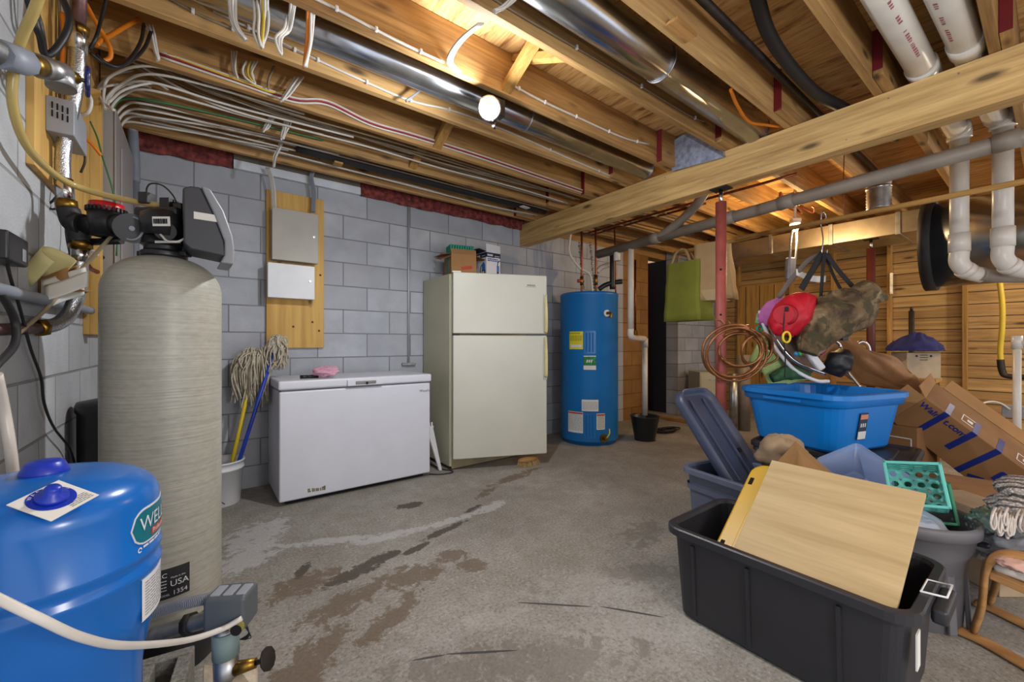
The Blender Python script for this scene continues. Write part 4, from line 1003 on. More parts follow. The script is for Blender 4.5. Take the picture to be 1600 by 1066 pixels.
# shelf bracket leaning by the freezer
a, b_ = Vector((1.655, 3.20, 0.005)), Vector((1.60, 3.30, 0.37))
t = thing('shelf_bracket', 'white metal shelf bracket leaning between freezer and fridge', 'bracket', a)
mb = MB(); w0, w1 = Vector((0.012, 0.004, 0)), Vector((0.035, 0.012, 0)); th = Vector((0.002, -0.006, 0))
mb.hexa([a-w0-th, a+w0-th, a+w0+th, a-w0+th], [b_-w1-th, b_+w1-th, b_+w1+th, b_-w1+th])
build(mb, 'blade', M['white'], t)
mb = MB()
for k in range(3): mb.box(b_ + Vector((-0.025+0.03*k, 0.012*k, 0.015)), (0.014, 0.012, 0.034))
mb.box(b_ + Vector((0.005, 0.006, -0.008)), (0.085, 0.014, 0.02), rz=15); build(mb, 'hook_end', M['white'], t, bevel=0.002)
tag(build(MB().tube([(1.53, 3.16, 0.006), (1.60, 3.10, 0.006), (1.70, 3.08, 0.006), (1.725, 3.14, 0.006), (1.68, 3.22, 0.006), (1.66, 3.5, 0.006)], 0.005, n=8), 'appliance_cable', M['cable_black']), 'black power cord looped on the floor between freezer and fridge', 'cord')

# ------------------------------------------------------------------ refrigerator with doors standing ajar
M['almond'] = plain('almond_enamel', (200, 198, 184), 0.36, 0, 0.03, 3)
M['almond_side'] = plain('almond_textured_side', (176, 173, 150), 0.45, 0, 0.05, 3, 0.06, 220)
t = thing('refrigerator', 'almond two-door refrigerator with doors slightly ajar, beside the freezer', 'refrigerator', (2.1, 3.4, 0))
hx, hy = 1.72, 3.095
build(MB().bb((hx, hy+0.062, 0.03), (hx+0.83, 3.68, 1.698)), 'cabinet_body', M['almond_side'], t, bevel=0.008)
build(MB().bb((hx+0.02, hy+0.055, 0.012), (hx+0.81, hy+0.075, 0.10)), 'toe_grille', plain('dull_almond_grille', (150, 140, 108), 0.6, 0, 0.2), t, bevel=0.004)
for x in (hx+0.06, hx+0.77):
    for y in (hy+0.12, 3.62): build(MB().cyl((x, y, 0), (x, y, 0.035), 0.02, n=12), 'foot', M['rubber'], t)
Dm = TR((hx, hy, 0), rz=-23)
for nm, z0, z1 in (('freezer_door', 1.180, 1.705), ('fridge_door', 0.105, 1.166)):
    d_ = build(MB().bb((0, 0, z0), (0.842, 0.052, z1), Dm), nm, M['almond'], t, bevel=0.010, segs=3)
    build(MB().bb((0.012, 0.052, z0+0.015), (0.83, 0.060, z1-0.015), Dm), 'gasket', M['darkpipe'], d_)
    h0, h1 = (1.195, 1.525) if nm == 'freezer_door' else (0.80, 1.150)
    q = [(0.818, -0.004), (0.818, -0.03)]
    mb = MB().tube([Dm @ Vector((0.824, -0.006, h0)), Dm @ Vector((0.823, -0.030, h0+0.02)), Dm @ Vector((0.822, -0.034, (h0+h1)/2)), Dm @ Vector((0.822, -0.020, h1-0.05)), Dm @ Vector((0.824, -0.004, h1))], (0.007, 0.016), n=12, flat=(_s, _c, 0))
    build(mb, 'door_handle', plain('cream_handle', (206, 198, 146), 0.4), d_)
    ze = h1 if nm == 'freezer_door' else h0
    build(MB().bb((0.808, -0.008, ze-0.03), (0.84, 0, ze+0.01), Dm), 'handle_mount', M['galv_dull'], d_)
mb = MB(); nf = lambda u, v_: Dm @ Vector((0.655 + u, -0.0012, v_)); textlines(mb, nf, 0.0, 0.075, 1.608, 0.02, 1, 0.5, 2); textlines(mb, nf, -0.010, 0.085, 1.597, 0.02, 1, 0.2, 3)
build(mb, 'nameplate_lettering', plain('grey_script', (110, 108, 100), 0.4), t)
build(MB().bb((0.0, 0.004, 1.164), (0.06, 0.05, 1.182), Dm), 'hinge', M['darkpipe'], t)
build(MB().bb((-0.005, 0.01, 1.704), (0.07, 0.06, 1.716), Dm), 'hinge', M['almond'], t)
# scrub brush under the fridge edge
t = thing('scrub_brush', 'straw-coloured scrub brush lying on the floor under the fridge door', 'brush', (2.36, 2.86, 0))
build(MB().ball((2.36, 2.87, 0.055), (0.115, 0.05, 0.028), 28, 10), 'brush_block', plain('brush_wood', (160, 120, 70), 0.7), t)
mb = MB(); rnd = random.Random(8)
for k in range(260):
    a = rnd.uniform(0, 2*math.pi); q = math.sqrt(rnd.random()); x, y = 0.11*q*math.cos(a), 0.045*q*math.sin(a)
    mb.cyl((2.36+x, 2.87+y, 0.05), (2.36+x*1.2, 2.87+y*1.35-0.008, 0.002), 0.0016, n=4, caps=False)
br = build(mb, 'bristles', plain('straw_bristles', (186, 160, 110), 0.9, 0, 0.2, 60), t); br['kind'] = 'stuff'

# boxes on the fridge
M['teal_foam'] = plain('teal_foam', (40, 150, 120), 0.8)
F = FR((1.98, 3.43, 1.70), rz=-14)
t = thing('cardboard_box', 'open brown cardboard box with teal padding on top of the fridge', 'box', (1.98, 3.43, 1.70))
build(MB().bb((-0.115, -0.12, 0), (0.125, 0.14, 0.225), F), 'carton', M['cardboard'], t, bevel=0.002)
for pts, th in (([(-0.115, -0.10, 0.225), (-0.115, 0.12, 0.225), (-0.215, 0.14, 0.225), (-0.205, -0.13, 0.205)], 0.004), ([(-0.115, -0.115, 0.20), (-0.115, 0.0, 0.20), (-0.235, 0.0, 0.185), (-0.21, -0.12, 0.155)], 0.004), ([(0.125, -0.09, 0.222), (0.125, 0.12, 0.222), (0.22, 0.12, 0.20), (0.22, -0.10, 0.19)], 0.004)):
    build(MB().add([F @ Vector(p_) for p_ in pts], [(0,1,2,3)]), 'flap', M['cardboard_dark'], t, solid=0.004)
build(MB().add([F @ Vector(p_) for p_ in ((-0.115, -0.12, 0.225), (0.125, -0.12, 0.225), (0.125, -0.10, 0.270), (-0.115, -0.10, 0.270))], [(0,1,2,3)]), 'flap', M['cardboard'], t, solid=0.004)
mb = MB(); n_ = 10
for k in range(n_): mb.box(F @ Vector((-0.10+0.024*k, 0.02 + 0.004*(k % 2), 0.275)), (0.018, 0.16, 0.09), rz=-14)
build(mb, 'teal_padding', M['teal_foam'], t, bevel=0.004)
build(MB().bb((-0.1165, -0.03, 0), (-0.1148, 0.03, 0.225), F), 'teal_stripe', M['teal_foam'], t)
build(MB().bb((-0.02, -0.1215, 0.082), (0.085, -0.1198, 0.112), F @ TR((0.03, 0, 0.097), ry=-10) @ TR((-0.03, 0, -0.097))), 'red_stamp', M['inkred'], t)
F = FR((2.265, 3.38, 1.70), rz=2)
t = thing('appliance_carton', 'white and blue product carton with raised flap on top of the fridge', 'box', (2.265, 3.38, 1.70))
hw, hd_ = 0.083, 0.095
build(MB().bb((-hw, -hd_, 0), (hw, hd_, 0.275), F), 'carton', M['white'], t, bevel=0.002)
M['navyband'] = plain('navy_print', (24, 28, 62), 0.5, 0, 0.03); M['picblue'] = plain('blue_picture', (44, 116, 196), 0.5, 0, 0.1)
build(MB().add([F @ Vector(p_) for p_ in ((-hw, -hd_, 0.275), (hw, -hd_, 0.275), (hw+0.012, -hd_+0.02, 0.350), (-hw+0.008, -hd_+0.02, 0.355))], [(0,1,2,3)]), 'front_flap', M['white'], t, solid=0.003)
build(MB().add([F @ Vector(p_) for p_ in ((-hw, -hd_, 0.275), (-hw, hd_, 0.275), (-hw-0.085, hd_, 0.300), (-hw-0.085, -hd_, 0.290))], [(0,1,2,3)]), 'side_flap', M['navyband'], t, solid=0.003)
mb = MB().bb((-hw-0.0012, -hd_-0.0012, 0.222), (hw+0.0005, hd_, 0.268), F)
build(mb, 'navy_band', M['navyband'], t)
fr_ = lambda u, v_: F @ Vector((-hw + u, -hd_ - 0.0026, v_)); lf = lambda u, v_: F @ Vector((-hw - 0.0026, hd_ - u, v_))
mb = MB(); textlines(mb, fr_, 0.010, 0.075, 0.234, 0.02, 1, 0.9, 3); textlines(mb, lf, 0.020, 0.090, 0.234, 0.02, 1, 0.9, 4); textlines(mb, fr_, 0.095, 0.155, 0.236, 0.016, 2, 0.35, 5); textlines(mb, lf, 0.115, 0.175, 0.236, 0.016, 1, 0.35, 6)
build(mb, 'band_print', M['white'], t)
mb = MB(); textlines(mb, fr_, 0.010, 0.140, 0.202, 0.016, 2, 0.6, 8); textlines(mb, lf, 0.015, 0.150, 0.202, 0.016, 1, 0.5, 9); textlines(mb, lf, 0.010, 0.060, 0.180, 0.012, 5, 0.3, 10)
build(mb, 'carton_print', M['inkblue'], t)
Lf = F @ TR((-hw - 0.0022, 0, 0), rz=-90)
build(MB().prism([(0.025, 0.10), (0.075, 0.10), (0.075, 0.15), (0.058, 0.178), (0.040, 0.178), (0.025, 0.15)], -0.001, 0.001, Lf), 'pictured_canister', M['picblue'], t)
build(MB().prism([(0.022, 0.02), (0.078, 0.02), (0.078, 0.10), (0.022, 0.10)], -0.001, 0.001, Lf), 'pictured_base', M['navyband'], t)
build(MB().prism([(0.030, 0.05), (0.062, 0.05), (0.062, 0.09), (0.030, 0.09)], -0.0022, 0.0, Lf), 'pictured_tag', M['paper'], t)
build(MB().tube([Lf @ Vector(p_) for p_ in ((0.03, 0, 0.16), (0.005, 0, 0.13), (-0.004, 0, 0.07), (0.004, 0, 0.02), (0.04, 0, 0.008))], 0.004, n=6), 'pictured_hose', M['ink'], t)
Ff = F @ TR((0, -hd_ - 0.0022, 0))
build(MB().prism([(0.040, 0.09), (0.066, 0.09), (0.066, 0.15), (0.040, 0.15)], -0.001, 0.001, Ff), 'pictured_wand', M['picblue'], t)
build(MB().prism([(0.040, 0.01), (0.062, 0.01), (0.064, 0.09), (0.040, 0.09)], -0.001, 0.001, Ff), 'pictured_grip', M['navyband'], t)
build(MB().tube([Ff @ Vector(p_) for p_ in ((0.050, 0, 0.15), (0.052, 0, 0.175), (0.066, 0, 0.195), (0.078, 0, 0.20))], 0.004, n=6), 'pictured_nozzle', M['ink'], t)

# ------------------------------------------------------------------ water heater
M['heaterblue'] = plain('heater_blue', (22, 112, 182), 0.38, 0, 0.05, 3)
C = (3.54, 3.215); r = 0.322; A0 = facing(C); RH = math.hypot(*C)
H_ = thing('water_heater', 'tall blue cylindrical water heater covered in labels, beside the fridge', 'water heater', (C[0], C[1], 0))
build(MB().lathe([(r-0.02, 0.0), (r-0.02, 0.035), (r-0.002, 0.04), (r, 0.05), (r, 1.615), (r+0.003, 1.62), (r+0.003, 1.64), (r-0.015, 1.655), (0.01, 1.668)], (C[0], C[1], 0), 72), 'jacket', M['heaterblue'], H_)
def zz(py, ph): 
    D = (C[0]*_s + C[1]*_c) - r*math.cos(ph)
    return 1.10 - (py-536)*D/645
def lab(name, x0, x1, y0, y1, m, th=0.0015):
    a, b_ = phi(C, r, x0), phi(C, r, x1)
    return build(cpatch(C, r, A0+a, A0+b_, zz(y1, (a+b_)/2), zz(y0, (a+b_)/2), th), name, m, H_), (A0+a, (b_-a)*r, zz(y1, (a+b_)/2), zz(y0, (a+b_)/2))
M['yellowlab'] = plain('yellow_label', (222, 208, 40), 0.6, 0, 0.02)
_, (a, w, z0, z1) = lab('energy_label', 890, 911, 518, 546, M['yellowlab'])
f = cmap(C, r, a); mb = MB(); put_text(mb, 'ENERGYGUIDE', 0.019, lambda u, v_: f(0.004 + u, z1-0.026 + v_, 0.003)); textlines(mb, lambda u, v_: f(u, v_, 0.003), 0.01, w-0.01, z1-0.05, 0.012, 5); build(mb, 'energy_print', M['ink'], H_)
build(cpatch(C, r, a+0.1*w/r, a+0.9*w/r, z0+0.02, z0+0.05, 0.0025), 'energy_window', M['white'], H_)
for x0, x1, y0, y1 in ((912, 931, 517, 553), (912, 931, 646, 685)):
    _, (a, w, z0, z1) = lab('access_panel', x0, x1, y0, y1, M['heaterblue'], 0.006)
    f = cmap(C, r, a)
    mb = MB()
    for k in range(3): u = w*(0.25+0.25*k); mb.add([f(u-0.008, z0+0.02, 0.006), f(u+0.008, z0+0.02, 0.006), f(u, z0+0.02, 0.013), f(u-0.008, z1-0.02, 0.006), f(u+0.008, z1-0.02, 0.006), f(u, z1-0.02, 0.013)], [(0,2,5,3),(2,1,4,5),(0,1,2),(3,5,4)])
    build(mb, 'panel_ridge', M['heaterblue'], H_)
_, (a, w, z0, z1) = lab('green_label', 912, 931, 556, 578, M['paper'], 0.0075)
f = cmap(C, r, a)
build(cpatch(C, r+0.007, a, a+w/r, z0+0.045, z1-0.01, 0.0015), 'green_picture', plain('green_print', (40, 130, 56), 0.6, 0, 0.4, 40), H_)
mb = MB()
for k in range(3):
    u = 0.028 + 0.022*k; mb.add([f(u, z0+0.078, 0.010), f(u+0.012, z0+0.078, 0.010), f(u+0.020, z0+0.108, 0.010), f(u+0.008, z0+0.108, 0.010)], [(0,1,2,3)])
build(mb, 'green_lettering', M['white'], H_)
for nm, x0, x1, y0, y1 in (('rating_plate', 909, 935, 625, 643), ('warning_sheet', 888, 911, 644, 677), ('lighting_sheet', 932, 945, 646, 671)):
    _, (a, w, z0, z1) = lab(nm, x0, x1, y0, y1, M['paper'])
    f = cmap(C, r, a); mb = MB(); textlines(mb, lambda u, v_: f(u, v_, 0.003), 0.008, w-0.008, z1-0.03, 0.014, int((z1-z0-0.03)/0.014), 0.35, 7); build(mb, nm + '_print', M['greybox'] if nm != 'lighting_sheet' else M['ink'], H_)
    if nm != 'rating_plate': build(cpatch(C, r, a+0.01, a+w/r-0.01, z1-0.022, z1-0.006, 0.0025), nm + '_header', M['inkred'], H_)
def port(px, py):
    p_ = phi(C, r, px); n_ = Vector((math.cos(A0+p_), math.sin(A0+p_), 0)); return Vector((C[0], C[1], 0)) + n_*r + UP*zz(py, p_), n_
p_, n_ = port(947, 490)
build(MB().cyl(p_, p_ + n_*0.02, 0.036, n=24), 'valve_flange', M['white'], H_); build(MB().cyl(p_, p_ + n_*0.075, 0.016, n=14), 'relief_valve', M['brass'], H_)
build(MB().tube([p_ + n_*0.07, p_ + n_*0.085 - UP*0.02, p_ + n_*0.085 - UP*0.055], 0.015, n=12), 'relief_outlet', M['brass'], H_)
p_, n_ = port(943, 684)
build(MB().cyl(p_, p_ + n_*0.012, 0.044, n=24), 'drain_flange', M['brass'], H_); build(MB().cyl(p_, p_ + n_*0.07, 0.018, n=14), 'drain_valve', M['brass'], H_)
build(MB().tube([p_ + n_*0.06 + UP*0.01, p_ + n_*0.07 + UP*0.06 + E1*0.025, p_ + n_*0.06 + UP*0.11 + E1*0.03], 0.007, n=8), 'yellow_tag', M['yellowlab'], H_)
# plumbing rising from the heater top
def stack(label, name, pts, rr, m, cat='pipe', extra=None):
    t = thing(name, label, cat, pts[0])
    build(MB().tube(pts, rr, n=14), 'run', m, t)
    return t
Dh = 4.72
hd = lambda px, py, d=0: at(px, py, D=Dh+d)
tt = stack('copper pipe with red valve rising from the heater, nearest the fridge', 'copper_pipe', [hd(909, 459), hd(909, 425), hd(909, 380), hd(909, 330, 0.1)], 0.013, M['copper'])
build(MB().cyl(hd(902, 439), hd(908, 439), 0.02, n=12), 'red_valve_handle', M['inkred'], tt); build(MB().cyl(hd(909, 446), hd(909, 432), 0.020, n=14), 'valve_body', M['brass'], tt)
tt = stack('bright copper pipe rising from the middle of the heater top', 'copper_pipe', [hd(931, 459), hd(931, 420), hd(931, 375), hd(930, 330, 0.1)], 0.013, M['copper'])
build(MB().cyl(hd(931, 446), hd(931, 430), 0.021, n=14), 'valve_body', M['brass'], tt)
stack('thin copper pipe rising beside the black pipe tee on the heater', 'copper_pipe', [hd(962, 459), hd(962, 420), hd(961, 385), hd(960, 345, 0.1)], 0.009, M['copper'])
for k, px in enumerate((905, 922)):
    mb = MB(); 
    for j in range(16): 
        q_ = hd(px + 0.45*j, 380 + 4.6*j, 0.05); mb.ball(q_, 0.017 if j % 2 else 0.012, 10, 6)
    tag(build(mb, 'corrugated_connector', M['chrome'] if k else M['galv_dull']), ('beaded steel connector between the copper pipes, nearer the fridge', 'beaded bright steel connector in front of the middle copper pipe')[k], 'connector', 'beaded pipe connectors over the heater')
stack('grey flexible cable conduit curving down to the heater top', 'flexible_conduit', [at(896, 340, D=4.6), hd(890, 378), hd(891, 398), hd(905, 418), hd(922, 430), hd(926, 460)], 0.013, M['pvc'], 'conduit')
tt = stack('black plastic pipe tee standing on the heater top', 'black_pipe', [hd(957, 452), hd(957, 425), hd(957, 397)], 0.032, M['blackplastic'])
build(MB().tube([hd(936, 452), hd(945, 446), hd(957, 442), hd(972, 440)], 0.028, n=16), 'tee_arm', M['blackplastic'], tt)
build(MB().cyl(hd(957, 400), hd(957, 393), 0.038, n=18), 'pipe_collar', M['blackplastic'], tt)
stack('white insulated bend between copper pipes over the heater', 'white_elbow', [hd(933, 425, .08), hd(940, 418, .08), hd(952, 414, .08)], 0.03, M['pvc'])

# bucket under the white drain, cords behind
t = thing('coal_bucket', 'black flared bucket on the floor catching the white drain pipe', 'bucket', (4.04, 2.825, 0))
build(MB().lathe([(0.112, 0.0), (0.118, 0.004), (0.112, 0.022), (0.116, 0.03), (0.158, 0.265), (0.166, 0.272), (0.158, 0.276), (0.150, 0.262), (0.105, 0.03), (0.002, 0.028)], (4.04, 2.825, 0), 44, caps=False), 'pail', M['blackplastic'], t)
mb = MB(); rnd = random.Random(11)
for k in range(7):
    cx, cy = 4.62 + rnd.uniform(-.06, .06), 2.90 + rnd.uniform(-.05, .05); a_ = rnd.uniform(0, 3)
    mb.tube([(cx + (0.13+0.03*rnd.random())*math.cos(a_+q), cy + 0.07*math.sin(a_+q), 0.012+0.006*k) for q in [2*math.pi*j/12 for j in range(12)]], 0.008, n=6, closed=True, sub=3)
tag(build(mb, 'coiled_cord', M['cable_black']), 'tangled black cord heap on the floor beyond the black bucket', 'cord')
mb = MB()
for k in range(4):
    mb.tube([(4.12+.02*k, 3.62, 1.25-.1*k), (4.10+.03*k, 3.60, 0.85), (4.16+.03*k, 3.56, 0.55), (4.12+.02*k, 3.5, 0.36), (4.02-.03*k, 3.38, 0.04+.02*k), (3.95, 3.3, 0.02)], 0.008, n=6)
tag(build(mb, 'wire_tangle', M['cable_black']), 'black cords hanging on the tan block wall behind the heater', 'cord')
t = thing('copper_riser', 'slim copper pipe with valve on the tan block wall beside the doorway', 'pipe', (5.02, 3.66, 1.3))
build(MB().cyl((5.02, 3.67, 1.22), (5.02, 3.67, 2.30), 0.013, n=12), 'riser', M['copper'], t); build(MB().box((5.02, 3.67, 1.24), (0.05, 0.05, 0.09)), 'riser_valve', M['brass'], t, bevel=0.006)
# ------------------------------------------------------------------ totes, boards and boxes on the right
def tub_mesh(w, d, h, tw, td, rc, wall=0.004, lip=0.022, liph=0.03, base=0.0):
    # open storage tub: outer skin, rolled lip, inner skin; local frame, base at z=base
    def ring(ww, dd, z, r): return [(x, y, z) for x, y in rrect(ww, dd, r, 5)]
    rs = [ring(w-tw-0.03, d-td-0.03, base, rc*0.8), ring(w-tw, d-td, base+0.015, rc*0.9), ring(w-0.01, d-0.01, base+h-liph, rc),
          ring(w+lip*2, d+lip*2, base+h-liph, rc+lip), ring(w+lip*2, d+lip*2, base+h-0.004, rc+lip), ring(w+lip*2-0.01, d+lip*2-0.01, base+h, rc+lip),
          ring(w-wall*2, d-wall*2, base+h, rc), ring(w-wall*2-0.012, d-wall*2-0.012, base+h-0.012, rc), ring(w-tw-wall*2, d-td-wall*2, base+0.02, rc*0.85)]
    return MB().loft(rs, True, True, True, False)
def lid_mesh(w, d, rc, h=0.035):
    def ring(ww, dd, z, r): return [(x, y, z) for x, y in rrect(ww, dd, r, 5)]
    return MB().loft([ring(w, d, 0, rc), ring(w, d, h*0.7, rc), ring(w-0.02, d-0.02, h, rc), ring(w-0.05, d-0.05, h, rc*.8), ring(w-0.07, d-0.07, h-0.014, rc*.8), ring(w-0.2, d-0.2, h-0.014, rc*.6), ring(w-0.21, d-0.21, h-0.006, rc*.6)], True, True, True, False)
M['toteblack'] = plain('black_tote_plastic', (42, 42, 47), 0.42, 0, 0.08, 6, 0.06, 220)
M['totegrey'] = plain('blue_grey_tote_plastic', (96, 104, 124), 0.45, 0, 0.06, 5, 0.04, 200)
M['totenavy'] = plain('slate_lid_plastic', (62, 70, 92), 0.4, 0, 0.08)
M['tubblue'] = plain('azure_tub_plastic', (8, 118, 200), 0.36, 0, 0.04)
M['yellowlid'] = plain('yellow_lid_plastic', (222, 176, 36), 0.4, 0, 0.05)
M['cangrey'] = plain('grey_can_plastic', (104, 102, 106), 0.55, 0, 0.08)

t = thing('storage_tote', 'big black storage tote in the foreground holding a pale wooden board', 'tote', (1.755, 0.595, 0))
w_, d_ = 0.485, 0.745
build(tub_mesh(w_-0.03, d_-0.03, 0.365, 0.05, 0.05, 0.05), 'tub', M['toteblack'], t, local=True)
for y in (-0.20, 0.06, 0.26):
    build(MB().hexa([(-w_/2+0.034, y-0.006, 0.03), (-w_/2+0.034, y+0.006, 0.03), (-w_/2+0.05, y+0.006, 0.03), (-w_/2+0.05, y-0.006, 0.03)], [(-w_/2+0.012, y-0.006, 0.31), (-w_/2+0.012, y+0.006, 0.31), (-w_/2+0.03, y+0.006, 0.31), (-w_/2+0.03, y-0.006, 0.31)]), 'side_rib', M['toteblack'], t, local=True)
build(MB().bb((-0.09, -d_/2-0.042, 0.30), (0.09, -d_/2-0.005, 0.345)), 'end_handle', M['toteblack'], t, bevel=0.01, local=True)
build(MB().tube([(-0.06, -d_/2+0.018, 0.368), (0.04, -d_/2+0.018, 0.368), (0.045, -d_/2-0.035, 0.373), (-0.055, -d_/2-0.035, 0.373)], 0.003, n=6, closed=True, smooth=False), 'latch_loop', M['white'], t, local=True)
build(MB().bb((-0.19, -d_/2+0.006, 0.20), (-0.15, -d_/2+0.010, 0.30)), 'end_sticker', M['paper'], t, local=True)
# pale board and yellow lid leaning in it
LL, LR, UR, UL = at(1142, 866, X=1.575), at(1398, 965, X=1.565), at(1447, 771, X=1.95), at(1206, 719, X=1.95)
nb = (LR-LL).cross(UL-LL).normalized(); nb = nb if nb.z > 0 else -nb
tag(build(MB().hexa([LL-nb*.012, LR-nb*.012, UR-nb*.012, UL-nb*.012], [LL, LR, UR, UL]), 'wooden_board', M['plyboard'], bevel=0.001), 'pale birch board leaning across the black tote', 'board')
ex = (LR-LL).normalized(); ey = nb.cross(ex); ey = ey if ey.z > 0 else -ey
t = thing('tote_cover', 'yellow tote lid wedged under the pale board in the black tote', 'lid', (LL+UL)/2 - nb*0.05)
F = Matrix((( ex.x, ey.x, nb.x, 0), (ex.y, ey.y, nb.y, 0), (ex.z, ey.z, nb.z, 0), (0,0,0,1)))
cc = at(1108, 862, X=1.60) ; F.translation = cc + ex*0.25 + ey*0.235 - nb*0.015
def rr3(w, d, z, r): return [(x, y, z) for x, y in rrect(w, d, r, 5)]
build(MB().loft([rr3(0.50, 0.50, -0.022, 0.055), rr3(0.50, 0.50, -0.004, 0.055), rr3(0.485, 0.485, 0, 0.05)], M=F), 'lid_slab', M['yellowlid'], t)
mb = MB()
for y0, y1 in ((-0.20, -0.16), (0.13, 0.165)): mb.box((-0.228, (y0+y1)/2, 0.001), (0.014, y1-y0, 0.004), M=F)
build(mb, 'latch_slot', M['hole'], t)
mb = MB().box((-0.165, -0.11, 0.004), (0.045, 0.20, 0.012), M=F); mb.box((-0.150, 0.09, 0.004), (0.05, 0.13, 0.012), M=F)
build(mb, 'raised_rib', M['yellowlid'], t, bevel=0.003)

# grey tote with its lid leaning out, paper and cardboard
t = thing('storage_tote', 'blue-grey storage tote behind the black tote, lid leaning out of it', 'tote', (2.36, 0.96, 0), rz=-10)
build(tub_mesh(0.42, 0.60, 0.40, 0.05, 0.05, 0.06), 'tub', M['totegrey'], t, local=True)
mb = MB().loft([[(x, y, z) for x, y in rrect(0.42 - 0.05*(1-z/0.40) + 0.012, 0.60 - 0.05*(1-z/0.40) + 0.012, 0.06)] for z in (0.28, 0.30, 0.31)], True, False, False)
build(mb, 'rim_band', M['totegrey'], t, local=True)
p0, p1 = Vector((2.42, 1.03, 0.33)), Vector((2.42, 1.365, 0.80))
ey = (p1-p0).normalized(); ex = Vector((1,0,0)); nz = ex.cross(ey)
F = Matrix(((ex.x, ey.x, nz.x, 0), (ex.y, ey.y, nz.y, 0), (ex.z, ey.z, nz.z, 0), (0,0,0,1))); F.translation = p0 + ey*0.27
t = thing('tote_cover', 'dark slate tote lid standing upended out of the blue-grey tote', 'lid', p0)
mb = MB().loft([rr3(0.36, 0.62, -0.03, 0.09), rr3(0.375, 0.635, -0.026, 0.095), rr3(0.375, 0.635, 0.028, 0.095), rr3(0.345, 0.605, 0.032, 0.085), rr3(0.335, 0.595, 0.0, 0.08), rr3(0.30, 0.56, -0.005, 0.075)], True, True, True, True, M=F)
build(mb, 'lid_shell', M['totenavy'], t)
mb = MB()
for x in (-0.075, 0.075): mb.box((x, 0.0, 0.004), (0.012, 0.50, 0.016), M=F)
build(mb, 'stiffening_rib', M['totenavy'], t, bevel=0.003)
build(MB().box((0.12, -0.10, 0.002), (0.03, 0.025, 0.008), M=F), 'latch_slot', M['hole'], t)
c = at(1218, 708, D=2.22)
kp = plain('kraft_paper', (164, 140, 112), 0.85, 0, 0.12, 8)
tag(build(crumple(c, 0.105, 0.12, 0.105, 0.34, 1.25, 5, 30, 16), 'kraft_paper', kp), 'crumpled brown packing paper bunched in the blue-grey tote', 'paper')
def carton(name, label, loc, size, rz=0, m=None, rx=0, ry=0, cat='box', group=None, open_top=False):
    t = thing(name, label, cat, loc, rz, group, rx, ry); sx, sy, sz = size; m = m or M['cardboard']
    build(MB().bb((-sx/2, -sy/2, 0), (sx/2, sy/2, sz)), 'carton', m, t, bevel=0.003, local=True)
    return t
a, b_, c_, e_ = at(1203, 735, D=2.02), at(1243, 690, D=2.04), at(1312, 750, D=1.99), at(1280, 800, D=1.97)
tag(build(MB().add([a, b_, c_, e_, at(1215, 790, D=2.06)], [(0,1,2,3,4)]), 'cardboard_sheet', M['cardboard'], solid=0.006), 'peaked cardboard sheet standing behind the pale board', 'cardboard')

# clear bin
def clear_mat():
    t = NT('frosted_clear_plastic'); t.col(lin((150, 172, 216))); t.set(0.3); t.b.inputs['Alpha'].default_value = 0.45; return t.m
M['clearbin'] = clear_mat()
top = at(1345, 712, D=2.10)
t = thing('clear_bin', 'frosted clear plastic bin tipped on its side behind the pale board', 'bin', top - UP*0.2, rz=-30, rx=26, ry=-18)
def clearbin():
    mb = MB(); rs = []
    for k, (w, d, z) in enumerate(((0.20, 0.24, 0.0), (0.21, 0.25, 0.008), (0.24, 0.30, 0.15), (0.262, 0.322, 0.152), (0.262, 0.322, 0.166))): rs.append([(x, y, z) for x, y in rrect(w, d, 0.025, 4)])
    return mb.loft(rs, True, True, False)
build(clearbin(), 'bin_shell', M['clearbin'], t, solid=0.002, local=True)

# blue tub on dark tote
t = thing('dark_tote', 'dark lidded tote on the floor carrying the blue tub', 'tote', (3.22, 0.86, 0), rz=4)
build(tub_mesh(0.50, 0.74, 0.42, 0.06, 0.06, 0.05), 'tub', M['totenavy'], t, local=True)
lm = lid_mesh(0.56, 0.80, 0.06); 
for p_ in lm.v: p_.z += 0.423
build(lm, 'lid', M['toteblack'], t, local=True)
t = thing('blue_tub', 'large open azure plastic tub stacked on a dark lidded tote', 'tub', (3.235, 0.935, 0.460), rz=-16)
build(tub_mesh(0.68, 0.63, 0.345, 0.11, 0.10, 0.11, lip=0.03, liph=0.03), 'tub', M['tubblue'], t, local=True)
mb = MB().loft([[(x, y, z) for x, y in rrect(w, d, 0.10)] for w, d, z in ((0.660, 0.61, 0.265), (0.69, 0.64, 0.275), (0.697, 0.647, 0.316))], True, False, False)
build(mb, 'shoulder_band', M['tubblue'], t, local=True)
for y, s_ in ((0.0, -1), (0.0, 1)): build(MB().bb((s_*0.35-0.012, -0.12, 0.282), (s_*0.35+0.022*s_+0.012, 0.12, 0.300)), 'side_handle', M['tubblue'], t, bevel=0.006, local=True)
Ft = TR((-0.09, -0.290, 0.155), rx=8)
build(MB().box((0, -0.003, 0), (0.072, 0.003, 0.16), M=Ft), 'paper_label', plain('navy_label', (36, 52, 74), 0.6, 0, 0.05), t, local=True)
build(MB().box((0, -0.0055, 0.058), (0.066, 0.002, 0.028), M=Ft), 'label_header', plain('orange_label', (214, 138, 110), 0.6), t, local=True)
build(MB().box((0, -0.0055, -0.052), (0.070, 0.002, 0.046), M=Ft), 'label_footer', M['paper'], t, local=True)
mb = MB(); textlines(mb, lambda u, v_: Ft @ Vector((u, -0.0070, v_)), -0.03, 0.03, -0.036, 0.009, 4); 
for x in (-0.018, 0.0, 0.018): mb.box((x, -0.0055, 0.008), (0.008, 0.002, 0.022), M=Ft)
build(mb, 'label_print', M['white'], t, local=True)

